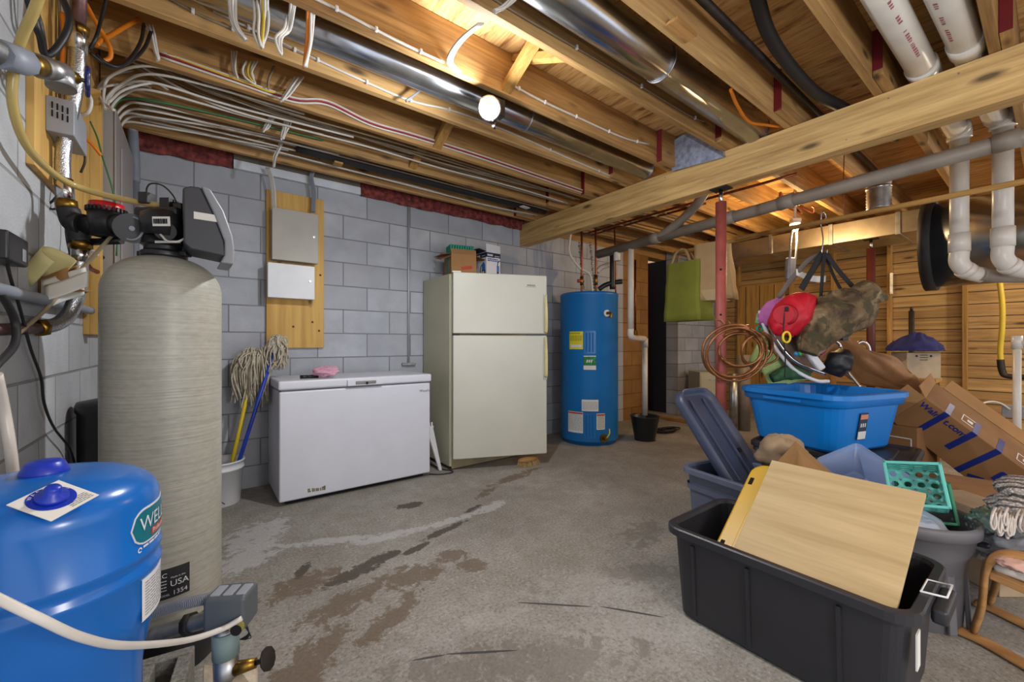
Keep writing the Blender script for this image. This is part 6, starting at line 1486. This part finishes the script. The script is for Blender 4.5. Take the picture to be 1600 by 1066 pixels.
# ------------------------------------------------------------------ things standing far back on the right
p_ = at(1088, 640, D=6.1)
t = thing('file_cabinet', 'small beige metal cabinet on the floor by the block jamb', 'cabinet', (6.02, 3.15, 0), rz=-40)
build(MB().bb((-0.18, -0.22, 0), (0.18, 0.22, 0.68)), 'cabinet_body', plain('beige_metal', (176, 170, 146), 0.5, 0, 0.04), t, bevel=0.006, local=True)
for z in (0.36, 0.04): build(MB().bb((-0.165, -0.228, z), (0.165, -0.219, z+0.29)), 'drawer', plain('beige_drawer', (182, 176, 152), 0.5, 0, 0.03), t, bevel=0.004, local=True); build(MB().bb((-0.05, -0.236, z+0.2), (0.05, -0.227, z+0.22)), 'drawer_pull', M['galv_dull'], t, local=True)
for px, D, r_, h_, m, lab in ((1162, 5.2, 0.075, 0.95, M['pvc_grey'], 'thick grey tube standing on end behind the terracotta post'), (1146, 5.1, 0.05, 0.72, M['galv_dull'], 'slimmer silvery tube standing on end beside the thick grey tube')):
    p_ = at(px, 600, D=D); tag(build(MB().cyl((p_.x, p_.y, 0), (p_.x, p_.y, h_), r_, n=28), 'standing_tube', m), lab, 'tube')
t = thing('plank_door', 'brown plank door leaning on the board wall behind the baby bouncer', 'door panel', (6.93, 2.6, 0))
build(MB().bb((6.86, 2.42, 0.0), (6.905, 3.08, 2.0)), 'door_slab', M['upright'], t, bevel=0.004)
mb = MB(); 
for y in (2.55, 2.75, 2.95): mb.bb((6.858, y-0.004, 0.02), (6.861, y+0.004, 1.98))
build(mb, 'plank_groove', M['hole'], t)
tag(build(MB().tube([at(1562, 440, X=6.6), at(1566, 475, X=6.6), at(1566, 510, X=6.62), at(1563, 545, X=6.65), at(1564, 566, X=6.65)], 0.022, n=10), 'gas_hose', M['cable_yellow']), 'yellow gas hose hanging on the board wall', 'hose')
tag(build(MB().tube([at(1563, 562, X=6.65), at(1566, 580, X=6.65), at(1575, 588, X=6.65), at(1620, 590, X=6.65)], 0.028, n=10), 'iron_elbow', M['darkpipe']), 'black iron pipe elbow under the yellow gas hose', 'pipe')
t = thing('pvc_rack', 'white plastic pipe frame standing at the frame edge before the board wall', 'rack', at(1588, 600, D=2.9))
p_ = at(1589, 600, D=2.9)
build(MB().cyl((p_.x, p_.y, 0), (p_.x, p_.y, 1.14), 0.021, n=18), 'upright_pipe', M['pvc'], t)
build(MB().cyl((p_.x, p_.y+0.0, 1.10), (p_.x+0.02, p_.y-0.45, 1.10), 0.021, n=18), 'top_pipe', M['pvc'], t)
build(MB().cyl((p_.x, p_.y, 1.06), (p_.x, p_.y, 1.15), 0.028, n=18), 'tee_fitting', M['pvc'], t)
build(MB().cyl((p_.x+0.02, p_.y-0.45, 0), (p_.x+0.02, p_.y-0.45, 1.14), 0.021, n=18), 'upright_pipe', M['pvc'], t)
t = thing('outlet_box', 'grey outlet box with a pale cable beside the white pipe frame', 'outlet', at(1580, 643, D=3.6))
build(MB().box(at(1585, 643, D=3.6), (0.07, 0.14, 0.10), rz=0), 'box_shell', M['greybox'], t, bevel=0.004)
build(MB().tube([at(1578, 640, D=3.6), at(1562, 630, D=3.6), at(1545, 628, D=3.6), at(1525, 634, D=3.5)], 0.008, n=8), 'box_cable', M['cable'], t)
for k, px in enumerate((1452, 1460)):
    p_ = at(px, 600, D=4.6); tag(build(MB().box((p_.x, p_.y, 0.40), (0.035, 0.02, 0.80), rz=-40, ry=3+2*k), 'thin_slat', M['white']), ('thin white slat leaning beside the wooden stand', 'second thin white slat, nearer the wall stud')[k], 'slat')
tag(build(MB().box(at(1393, 443, X=6.900), (0.02, 0.03, 0.26)), 'metal_strip', M['galv_dull']), 'small shiny metal strip on the board wall stud', 'strip')

# ------------------------------------------------------------------ bentwood chair and what lies on it
M['bent'] = wood('bentwood_veneer', (140, 98, 54), (190, 142, 86), 'Y', knots=False)
t = thing('bentwood_chair', 'bentwood lounge chair frame at the frame edge, piled with knitwear and plastic', 'chair', at(1560, 1010, Z=0.0))
def lam(name, pts, w_=0.030, th_=0.011): return build(MB().tube(pts, (w_, th_), n=10, flat=(0.95, 0.1, 0)), name, M['bent'], t)
g = [at(1522, 984, Z=0.03), at(1533, 950, D=1.52), at(1537, 915, D=1.50), at(1540, 892, D=1.49), at(1552, 873, D=1.47), at(1580, 866, D=1.44), at(1640, 880, D=1.38)]
lam('front_leg', g)
lam('floor_runner', [at(1496, 984, Z=0.012), at(1540, 1004, Z=0.012), at(1600, 1038, Z=0.012), at(1690, 1090, Z=0.012)])
off = Vector((0.30, -0.02, 0))
lam('front_leg', [p_ + off for p_ in g[:5]]); lam('floor_runner', [p_ + off for p_ in (at(1496, 984, Z=0.012), at(1540, 1004, Z=0.012), at(1690, 1090, Z=0.012))])
mb = MB(); a, b_ = at(1545, 905, D=1.50), at(1660, 955, D=1.38)
mb.hexa([a, b_, b_+off, a+off], [a+UP*0.028, b_+UP*0.028, b_+off+UP*0.028, a+off+UP*0.028]); build(mb, 'seat_rail', M['bent'], t, bevel=0.004)
mb = MB(); a, b_ = at(1550, 893, D=1.51), at(1665, 935, D=1.39); mb.hexa([a, b_, b_+off, a+off], [a+UP*0.03, b_+UP*0.03, b_+off+UP*0.03, a+off+UP*0.03]); build(mb, 'seat_cushion', plain('cream_cushion', (206, 200, 190), 0.9), t, bevel=0.012)
def film():
    tt = NT('clear_film'); tt.col((0.75, 0.78, 0.86, 1)); tt.set(0.08); tt.b.inputs['Alpha'].default_value = 0.30
    n_ = tt.noise(tt.co.outputs['Object'], 26, 5, 0.7, 1.5); tt.bump(n_, 1.0, 0.02); return tt.m
M['film'] = film()
t = thing('garment_bag', 'dark garment in glossy clear plastic lying on the bentwood chair', 'bag', at(1575, 860, D=1.5))
c = at(1600, 858, D=1.55)
build(crumple(c, 0.17, 0.14, 0.07, 0.25, 2.4, 9, 48, 24), 'dark_garment', plain('dark_cloth', (34, 34, 46), 0.7, 0, 0.15, 10), t)
build(crumple(c, 0.185, 0.155, 0.085, 0.35, 3.0, 13, 64, 32), 'plastic_film', M['film'], t)
build(crumple(at(1588, 880, D=1.42), 0.06, 0.05, 0.02, 0.3, 3, 2), 'pale_pink_cloth', plain('pale_pink', (206, 164, 148), 0.85), t)
tag(build(crumple(at(1545, 818, D=1.62), 0.07, 0.06, 0.055, 0.45, 3, 17, 40, 20), 'green_film', plain('grey_green_film', (120, 144, 138), 0.2, 0, 0.1)), 'crumpled grey-green plastic film between waste can and knitwear', 'plastic film')
def knit():
    tt = NT('chunky_knit'); o = tt.co.outputs['Object']; vo = tt.n('ShaderNodeTexVoronoi'); tt.l(o, vo.inputs['Vector']); vo.inputs['Scale'].default_value = 120
    w = tt.n('ShaderNodeTexWave'); w.wave_type = 'BANDS'; tt.l(tt.mapping(o, (1, 1, 1.3), (0,0,0), (0.4, 0.6, 0.2)), w.inputs['Vector']); w.inputs['Scale'].default_value = 9; w.inputs['Distortion'].default_value = 3
    c_ = tt.ramp(vo.outputs['Distance'], [(0.2, (214, 204, 196)), (0.6, (150, 142, 138))]); c_ = tt.mix(tt.ramp(w.outputs['Fac'], [(0.66, (0,0,0,1)), (0.74, (0.85,)*3+(1,))]), c_, (52, 48, 50))
    tt.col(c_); tt.set(0.95); tt.bump(vo.outputs['Distance'], 0.8, 0.006); return tt.m
M['knit'] = knit()
t = thing('knitted_throw', 'grey and cream knitted throw with looped fringe on the plastic bag', 'throw', at(1590, 810, D=1.58))
build(crumple(at(1604, 798, D=1.62), 0.15, 0.11, 0.065, 0.22, 2.2, 21, 48, 24), 'folded_knit', M['knit'], t)
build(crumple(at(1604, 764, D=1.66), 0.13, 0.09, 0.045, 0.15, 2.0, 25, 48, 24), 'patterned_fold', M['knit'], t)
mb = MB(); rnd = random.Random(31)
for k in range(26):
    px = 1550 + 60*rnd.random(); py = 806 + 0.06*(px-1550) + rnd.uniform(-6, 6); D_ = 1.50 + rnd.uniform(-.03, .03)
    l_ = rnd.uniform(16, 30); s_ = rnd.uniform(2, 5)
    mb.tube([at(px+4, py-8, D=D_+.04), at(px, py, D=D_), at(px-s_, py+l_*0.6, D=D_-.01), at(px, py+l_, D=D_-.01), at(px+s_, py+l_*0.7, D=D_-.01), at(px+3, py, D=D_)], 0.0035, n=6, sub=4)
fr = build(mb, 'looped_fringe', plain('fringe_yarn', (206, 196, 188), 0.95, 0, 0.12, 60), t)
fr['kind'] = 'stuff'
# ------------------------------------------------------------------ electrical cables under and along the joists
def cab(name, label, pts, r, m, group=None, cat='cable', n=7, sub=6):
    return tag(build(MB().tube(pts, r, n=n, sub=sub), name, m), label, cat, group)
def face_run(label, y, pts, r=0.0062, m=None, seed=0, staples=5):
    o = cab('stapled_cable', label, [Vector((x, y - 0.0075, z)) for x, z in pts], r, m or M['cable'], 'cables stapled along joist faces')
    P = spline([Vector((x, y - 0.0075, z)) for x, z in pts], 6)
    for k in range(staples):
        p_ = P[int((k+0.5)/staples*(len(P)-1))]
        build(MB().box(p_ + Vector((0, -0.003, 0)), (0.012, 0.014, 0.020)), 'staple', M['white'], o, bevel=0.002)
    return o
f = lambda i: JY[i] - 0.019
face_run('white cable stapled along the joist behind the flood bulb, up to a looped end', f(4), [(0.05, 2.50), (0.32, 2.475), (0.45, 2.47), (0.70, 2.455), (0.94, 2.452)])
face_run('white cable stapled along the same joist beyond the flood bulb, toward the beam', f(4), [(1.33, 2.50), (1.55, 2.49), (1.85, 2.492), (2.3, 2.50), (2.60, 2.54)])
face_run('white cable stapled along the fourth joist from the block wall, below the slim duct', f(3), [(0.05, 2.53), (0.42, 2.495), (0.66, 2.475), (0.95, 2.462), (1.25, 2.50), (1.67, 2.50), (2.2, 2.475), (2.88, 2.455)], staples=8)
face_run('dull cable stapled along the fourth joist toward the panel corner', f(3), [(-0.25, 2.56), (-0.05, 2.50), (0.12, 2.485), (0.28, 2.50), (0.45, 2.49)], m=M['cable_old'])
face_run('thin cable stapled along the dark joist beside the wide duct', f(5), [(0.70, 2.50), (1.05, 2.49), (1.5, 2.50), (1.93, 2.505), (2.4, 2.51), (2.60, 2.53)], r=0.005, m=M['cable_old'], staples=4)
for k, (m, dz) in enumerate(((M['cable'], 0), (M['cable_red'], 0.012), (M['cable'], 0.020), (M['cable_yellow'], 0.030))):
    col_ = ('white', 'red-striped', 'upper white', 'yellow')[k]
    if k != 3:
        cab('joist_cable', '%s cable in the bundle lying along the third joist from the block wall' % col_, [Vector((x, f(2) - 0.010 - 0.004*k, z + dz)) for x, z in ((-0.15, 2.470), (0.13, 2.462), (0.42, 2.455), (0.60, 2.50), (0.85, 2.462), (1.13, 2.47), (1.55, 2.475), (2.0, 2.472), (2.87, 2.458))], 0.006, m, 'cable bundle on the third joist')
    else:
        cab('joist_cable', 'yellow cable on the third joist near the electrical panel', [Vector((x, f(2) - 0.018, z)) for x, z in ((-0.12, 2.49), (0.05, 2.48), (0.22, 2.472), (0.32, 2.468), (0.42, 2.51))], 0.006, m, 'cable bundle on the third joist')
# drooping loops of cable, each bundle one strung set
def bundle(label, y, pts, n_, spread, m=None, loop=False, extra=None, seed=0):
    t = thing('cable_loop', label, 'cable loop', at(*pts[-1], Y=y), group='drooping cable loops on the joists')
    rnd = random.Random(seed)
    for k in range(n_):
        s_ = (k - (n_-1)/2)*spread; yy = y - 0.006*(k % 3) - 0.004
        q = []
        for i, (px, py) in enumerate(pts):
            u = i/(len(pts)-1); w_ = s_*(1 - 0.75*u) + rnd.uniform(-1, 1)
            ya = 1.826 if (i == 0 and 1.85 < y < 1.95) else yy
            if ya == 1.826: py -= 22
            q.append(at(px + w_, py + (rnd.uniform(-2, 2) if 0 < i else 0), Y=ya))
        if loop: q += [at(px - s_*1.6 - 6*(1-i/len(pts)) + rnd.uniform(-1, 1), py, Y=yy - 0.01) for i, (px, py) in reversed(list(enumerate(pts[:-1])))]
        mm = (extra or {}).get(k, m or M['cable'])
        build(MB().tube(q, 0.005, n=6, sub=4), 'strand', mm, t)
    return t
bundle('thick white cable loop drooping over the slim duct, nearest the panel', 1.895, [(364, -40), (363, 10), (368, 40), (385, 64)], 5, 3.5, seed=1)
bundle('cable loop with one yellow strand drooping over the slim duct', 1.895, [(412, 0), (413, 25), (410, 52), (408, 74)], 4, 4.5, loop=True, extra={1: M['cable_yellow']}, seed=2)
bundle('small open white cable loop between the yellow and orange ones', 1.905, [(458, 26), (452, 45), (438, 60), (440, 84)], 3, 3, loop=True, seed=3)
bundle('straight white and orange cable drop over the slim duct', 1.90, [(486, 36), (484, 60), (480, 85), (476, 105)], 5, 2.6, extra={0: M['cable_orange'], 1: M['cable_orange']}, seed=4)
bundle('white cable drop on the third joist, nearest the panel', f(2)-0.03, [(366, 80), (365, 95), (366, 110), (370, 122)], 3, 4, seed=5)
bundle('open white cable loop on the third joist with a yellow strand', f(2)-0.03, [(398, 95), (391, 108), (392, 120), (397, 130)], 3, 4, loop=True, extra={1: M['cable_yellow']}, seed=6)
bundle('single dull cable tail hanging on the third joist', f(2)-0.03, [(428, 104), (424, 115), (420, 128), (419, 138)], 2, 2, M['cable_old'], seed=7)
bundle('fanned white cable drop slanting down to the third joist bottom', f(2)-0.05, [(468, 120), (460, 132), (448, 148), (440, 158)], 5, 3.4, seed=8)
bundle('flat white cable ribbon hanging on the third joist near the corner', f(2)-0.06, [(232, 38), (238, 55), (243, 78), (247, 94)], 5, 2.8, seed=9)
bundle('white cable drop on the second joist slanting from the third joist', f(1)-0.05, [(432, 172), (424, 185), (416, 198), (411, 206)], 4, 3.6, seed=10)
bundle('tight white cable bundle dropping past the second joist above the metal cabinets', f(1)-0.08, [(452, 180), (448, 195), (443, 208), (441, 218)], 5, 3.2, seed=11)
bundle('white cable tails twisting from the second joist to the cabinet feed', f(1)+0.25, [(441, 218), (436, 232), (430, 246), (428, 262)], 4, 2.0, seed=12)
bundle('coiled spare cable end tied by the cabinet feed', f(0)-0.10, [(412, 218), (404, 222), (396, 225), (394, 228)], 2, 2, loop=True, seed=13)
bundle('messy cable bush bending down to the second cabinet feed', f(0)-0.08, [(452, 236), (472, 232), (492, 238), (500, 252)], 6, 3.0, M['cable_old'], seed=14)
t = thing('cable_loop', 'white cable loop hanging between joists beside the bridging strut over the bulb', 'cable loop', at(710, 100, D=1.9), group='drooping cable loops on the joists')
for k in range(4):
    w_ = (k-1.5)*2.6
    build(MB().tube([at(px + w_, py, D=D) for px, py, D in ((752, 36, 1.735), (725, 58, 1.80), (708, 80, 1.86), (703, 98, 1.94), (716, 112, 2.03))], 0.005, n=6, sub=4), 'strand', M['cable'], t)
bundle('white cable wisps by the wide duct at the frame top', f(6)+0.12, [(806, -8), (798, 2), (786, 12), (772, 18)], 5, 2.5, seed=16)
bundle('white and brown cable stub on the slim duct before the bulb', f(3)-0.06, [(674, 122), (662, 135), (648, 148), (634, 158)], 2, 2, M['conduit'], seed=17)
# aged runs filling the bays near the wall
rnd = random.Random(77)
for k in range(9):
    y = rnd.uniform(2.70, 2.96); z = 2.452 + 0.022*(k % 4) + rnd.uniform(0, .02)
    cab('bay_cable', 'aged cable running lengthwise in the bay between the second and third joists', [Vector((x, y + rnd.uniform(-.03, .03), z + rnd.uniform(-.012, .012) + (0.10 if x < -0.2 else 0))) for x in (-0.30, 0.05, 0.45, 0.95, 1.5, 2.2, 2.88)], 0.006, M['cable_old'] if k % 3 else M['cable'], 'aged cables in the second bay')
for k in range(6):
    y = rnd.uniform(3.12, 3.42); z = 2.455 + 0.02*(k % 3)
    cab('bay_cable', 'cable running lengthwise in the first bay out from the block wall', [Vector((x, y + rnd.uniform(-.03, .03), z + rnd.uniform(-.012, .012))) for x in (-0.28, 0.1, 0.45, 0.9, 1.5, 2.2, 2.88)], 0.006, M['cable_old'] if k % 2 else M['cable'], 'cables in the first bay')
for k in range(10):
    y0 = 2.86 + 0.06*k; y1 = 2.66 + 0.075*k
    cab('fan_cable', 'white cable arching from the electrical panel top into the joist bays', [Vector((-0.372 + 0.006*(k % 3), y0, 2.25)), Vector((-0.375, y0 - 0.01, 2.33)), Vector((-0.33 + rnd.uniform(-.02, .02), y0 - 0.04, 2.42)), Vector((-0.20 + rnd.uniform(-.04, .05), y1, 2.445 + rnd.uniform(-.03, .01))), Vector((0.05 + rnd.uniform(-.1, .2), y1 + rnd.uniform(-.05, .05), 2.455)), Vector((0.5 + rnd.uniform(0, .4), y1 + rnd.uniform(-.04, .04), 2.47))], 0.0065, M['cable'] if k != 4 else M['cable_green'], 'white cables fanning from the panel')
for k, pts in enumerate(([(178, 172), (150, 150), (170, 120), (215, 110), (240, 118)], [(165, 170), (155, 140), (190, 132), (230, 135), (258, 150)], [(170, 160), (195, 140), (240, 130), (262, 140)])):
    cab('fan_cable', 'white cable arching from the electrical panel top into the joist bays', [at(px, py, D=1.9 + 0.12*i) for i, (px, py) in enumerate(pts)], 0.006, M['cable'], 'white cables fanning from the panel')
cab('drain_line', 'dark corrugated pipe in the bay nearest the block wall', [Vector((x, 3.25, 2.49)) for x in (0.55, 1.2, 2.0, 2.9)], 0.040, M['rubber'], cat='pipe', n=18)
tag(build(MB().bb((0.80, 3.22, 2.435), (0.86, 3.29, 2.449)).bb((0.815, 3.285, 2.435), (0.845, 3.29, 2.50)), 'hanger_block', M['depthwood']), 'little wood block hanger holding up the dark corrugated pipe', 'hanger')
tag(build(MB().box(at(820, 324, Z=2.435), (0.10, 0.05, 0.006), rz=10), 'white_card', M['paper']), 'little white card stuck under the bay near the beam end', 'card')
# corner tangle by the copper stub
W_ = WL + 0.03
def tangle(label, name, pts, r, m, cat='cable', group=None): return cab(name, label, [at(px, py, D=D) for px, py, D in pts], r, m, group, cat)
tangle('thick black cable looping low by the plywood board at the frame corner', 'black_loop', [(42, -10, 1.20), (56, 40, 1.22), (64, 60, 1.25), (70, 85, 1.28), (86, 78, 1.30), (104, 50, 1.32), (108, 25, 1.33), (96, -5, 1.33)], 0.010, M['cable_black'])
tangle('second black cable running beside the thick black loop', 'black_loop', [(46, -10, 1.22), (60, 30, 1.24), (66, 58, 1.26), (70, 84, 1.30)], 0.008, M['cable_black'])
tangle('thin black cable slanting across the copper stub', 'black_cable', [(168, -10, 1.6), (158, 30, 1.58), (150, 58, 1.55), (140, 78, 1.55)], 0.006, M['cable_black'])
tangle('black cable drooping in a wide loop under the orange cables', 'black_cable', [(150, 85, 1.62), (165, 98, 1.64), (186, 104, 1.68), (205, 90, 1.75), (220, 65, 1.82), (225, 38, 1.9)], 0.007, M['cable_black'])
tangle('black cable swinging up beside the white ribbon', 'black_cable', [(140, 82, 1.60), (172, 104, 1.66), (200, 98, 1.74), (225, 76, 1.84), (238, 45, 1.92)], 0.007, M['cable_black'])
tangle('orange cable rising to the right from the corner tangle', 'orange_cable', [(150, 70, 1.62), (160, 62, 1.66), (175, 54, 1.72), (195, 42, 1.8), (216, 30, 1.9)], 0.009, M['cable_orange'])
tangle('orange cable bending down behind the copper stub', 'orange_cable', [(134, 5, 1.62), (150, 35, 1.64), (162, 55, 1.66), (172, 75, 1.66), (172, 90, 1.66), (160, 96, 1.64)], 0.008, M['cable_orange'])
tangle('orange cable dropping straight behind the black loop', 'orange_cable', [(97, 20, 1.45), (100, 60, 1.45), (98, 110, 1.45), (104, 150, 1.45)], 0.007, M['cable_orange'])
tangle('orange cable hanging over the panel side beneath the vented box', 'orange_cable', [(118, 198, 1.70), (130, 212, 1.72), (146, 228, 1.74), (158, 243, 1.76)], 0.007, M['cable_orange'])
tangle('thin green earth wire trailing down the panel side', 'green_wire', [(141, 190, 1.85), (152, 215, 1.85), (160, 245, 1.85), (174, 290, 1.85), (184, 340, 1.85), (182, 400, 1.85)], 0.0035, M['cable_green'])
tangle('black wire down the plywood edge beside the braided hose', 'black_cable', [(116, 200, 1.62), (128, 225, 1.62), (133, 250, 1.62), (126, 270, 1.62)], 0.004, M['cable_black'])
tangle('white wire loop beside the braided hose top', 'white_wire', [(128, 135, 1.55), (142, 155, 1.55), (138, 175, 1.55), (122, 181, 1.55)], 0.006, M['cable'])
for k in range(5):
    tangle('pale wire running down the plywood board behind the copper stub', 'white_wire', [(92 + 5*k, -10, 1.50), (94 + 5*k, 50, 1.50), (90 + 6*k, 110, 1.50), (95 + 4*k, 160, 1.50)], 0.005, M['cable'] if k % 2 else M['cable_old'], group='pale wires on the upper plywood board')
tangle('black twisted wire hanging by the upper brass nut', 'black_cable', [(98, 295, 1.52), (84, 312, 1.50), (74, 322, 1.50), (84, 327, 1.50), (95, 318, 1.52)], 0.004, M['cable_black'])
tangle('black wire trailing down the wall behind the meter', 'black_cable', [(112, 290, 1.62), (104, 340, 1.62), (104, 370, 1.62), (112, 410, 1.60), (114, 440, 1.58), (95, 462, 1.55)], 0.004, M['cable_black'])
tangle('cut copper-coloured cable stub poking out below the panel', 'copper_stub', [(130, 392, 1.75), (134, 408, 1.75), (142, 420, 1.73), (152, 425, 1.70)], 0.009, M['copper'])
tangle('folded white cable stub poking out below the panel', 'white_wire', [(136, 370, 1.74), (142, 390, 1.72), (152, 398, 1.70), (140, 402, 1.72)], 0.006, M['cable'])
# orange flex by the wide duct, copper and wiring beyond the beam
cab('orange_flex', 'orange flex sagging between the wide duct end and the beam', [at(1142, 140, Z=2.46), at(1152, 165, Z=2.45), at(1170, 190, Z=2.45), at(1195, 195, Z=2.46), at(1222, 198, Z=2.46)], 0.009, M['cable_orange'])
tag(build(MB().box(at(1065, 47, Z=2.437), (0.16, 0.055, 0.012), rz=2), 'wood_cleat', M['strapping']), 'short pale wood cleat nailed under the joist by the iron pipe', 'cleat')
for k, (a, b_, lab) in enumerate((((3.12, 3.3, 2.40), (3.12, 0.0, 2.42), 'dark copper line close behind the beam'), ((3.20, 3.2, 2.39), (3.22, 0.8, 2.41), 'second copper line behind the beam'), ((3.62, 3.4, 2.38), (3.66, 1.2, 2.40), 'copper line beyond the grey drain pipe'), ((3.80, 3.4, 2.41), (3.82, 2.0, 2.42), 'short copper line over the water heater'))):
    cab('copper_line', lab, [Vector(a), (Vector(a)+Vector(b_))/2 + UP*0.006, Vector(b_)], 0.011, M['copper'], 'copper lines beyond the beam', 'pipe')
for k in range(6):
    y = 2.35 + 0.19*k
    cab('cross_cable', 'cable crossing under the joists above the water heater', [Vector((3.05, y, 2.42)), Vector((3.4, y + 0.05, 2.40)), Vector((4.0, y + rnd.uniform(-.1, .1), 2.425)), Vector((5.2, y + rnd.uniform(-.15, .15), 2.42))], 0.007, M['cable_old'] if k % 2 else M['cable_black'], 'cables crossing above the water heater')
cab('copper_line', 'bent copper loop below the joists beside the warm bulb', [Vector((*at(1220, 318, D=4.3).xy, JT-0.002)), at(1220, 318, D=4.3), at(1248, 332, D=4.2), at(1250, 330, D=4.1), at(1228, 316, D=4.1)], 0.010, M['copper'], cat='pipe')
cab('copper_line', 'bent copper loop below the joists farther along the rod', [Vector((*at(1240, 314, D=4.3).xy, JT-0.002)), at(1240, 314, D=4.3), at(1268, 332, D=4.2), at(1272, 326, D=4.15), at(1268, 322, D=4.15)], 0.010, M['copper'], cat='pipe')
# ------------------------------------------------------------------ pieces that belong to a part hang under that part
def stem(o): return o.name.split('.')[0]
kids = {}
for o in COL.objects:
    if o.parent is not None: kids.setdefault(o.parent.name, []).append(o)
NEST = {
    'pressure_tank': [('badge', 'badge_rim badge_lettering badge_ribbon ribbon_lettering'), ('instruction_sticker', 'sticker_print'), ('warning_tag', 'tag_disc tag_lettering tag_print air_valve_cap')],
    'softener_tank': [('rating_label', 'label_lettering'), ('valve_dial', 'dial_ring'), ('timer_housing', 'display_bezel housing_sticker'), ('flow_meter', 'meter_lid meter_teeth'), ('barcode_label', 'barcode_print'), ('port_tower', 'red_collar')],
    'pressure_switch': [('switch_cover', 'lid_rib yellow_knockout wire_hole'), ('drain_body', 'valve_stem hand_wheel')],
    'electrical_panel': [('panel_cover', 'panel_door'), ('panel_box', 'knockout')],
    'vented_box': [('box_shell', 'vent_slots')], 'power_adaptor': [('adaptor_block', 'adaptor_label')],
    'metal_cabinet': [('cabinet_door', 'lock')], 'chest_freezer': [('freezer_lid', 'handle_plate handle_grip key_lock lid_gasket'), ('freezer_body', 'nameplate_lettering chipped_patch')],
    'refrigerator': [('freezer_door', 'nameplate_lettering')],
    'water_heater': [('energy_label', 'energy_print energy_window'), ('access_panel', 'panel_ridge'), ('green_label', 'green_picture green_lettering'), ('rating_plate', 'rating_plate_print'), ('warning_sheet', 'warning_sheet_print warning_sheet_header'), ('lighting_sheet', 'lighting_sheet_print lighting_sheet_header'), ('valve_flange', 'relief_valve relief_outlet'), ('drain_flange', 'drain_valve yellow_tag')],
    'appliance_carton': [('carton', 'navy_band band_print carton_print pictured_canister pictured_base pictured_tag pictured_hose pictured_wand pictured_grip pictured_nozzle')],
    'cardboard_box': [('carton', 'teal_stripe red_stamp printed_frame')], 'shoe_carton': [('carton', 'blue_emblem carton_print')],
    'shipping_box': [('carton', 'blue_band box_lettering spark_mark handling_marks')], 'white_carton': [('carton', 'carton_print')],
    'blue_tub': [('paper_label', 'label_header label_footer label_print'), ('tub', 'shoulder_band side_handle')], 'storage_tote': [('tub', 'side_rib end_handle rim_band'), ('latch_loop', '')],
    'tote_cover': [('lid_slab', 'latch_slot raised_rib'), ('lid_shell', 'stiffening_rib latch_slot')], 'waste_bin': [('can', 'flute can_handle')],
    'file_cabinet': [('drawer', 'drawer_pull')], 'plank_door': [('door_slab', 'plank_groove')], 'steel_post': [('tube', 'pin_hole')],
    'flood_lamp': [('bulb_body', 'lens_bezel lit_lens')], 'pvc_pipe': [('run', 'printed_line coupling'), ('drop_pipe', 'drop_coupling'), ('bottom_elbow', 'elbow_collar')], 'drain_pipe': [('main_run', 'coupling'), ('lower_pipe', 'lower_collar')],
    'round_duct': [('pipe_body', 'seam_band end_cap')], 'trunk_duct': [('trunk_body', 'drive_cleat')], 'drum_plenum': [('drum_body', 'seam_band end_flange')], 'flexible_collar': [('foil_sleeve', 'clamp_band')],
    'drawstring_bag': [('pouch', 'gathered_mouth'), ('drawcord', 'cord_lock')], 'braided_hose': [('copper_stub', 'brass_nut')], 'mop_bucket': [('pail', 'wire_handle')],
}
for top in [o for o in COL.objects if o.parent is None and stem(o) in NEST]:
    ch = kids.get(top.name, [])
    for part, subs in NEST[stem(top)]:
        hosts = [o for o in ch if stem(o) == part]
        if not hosts: continue
        for sname in subs.split():
            for i, o in enumerate([q for q in ch if stem(q) == sname]): o.parent = hosts[min(i * len(hosts) // max(1, sum(stem(q) == sname for q in ch)), len(hosts)-1)]
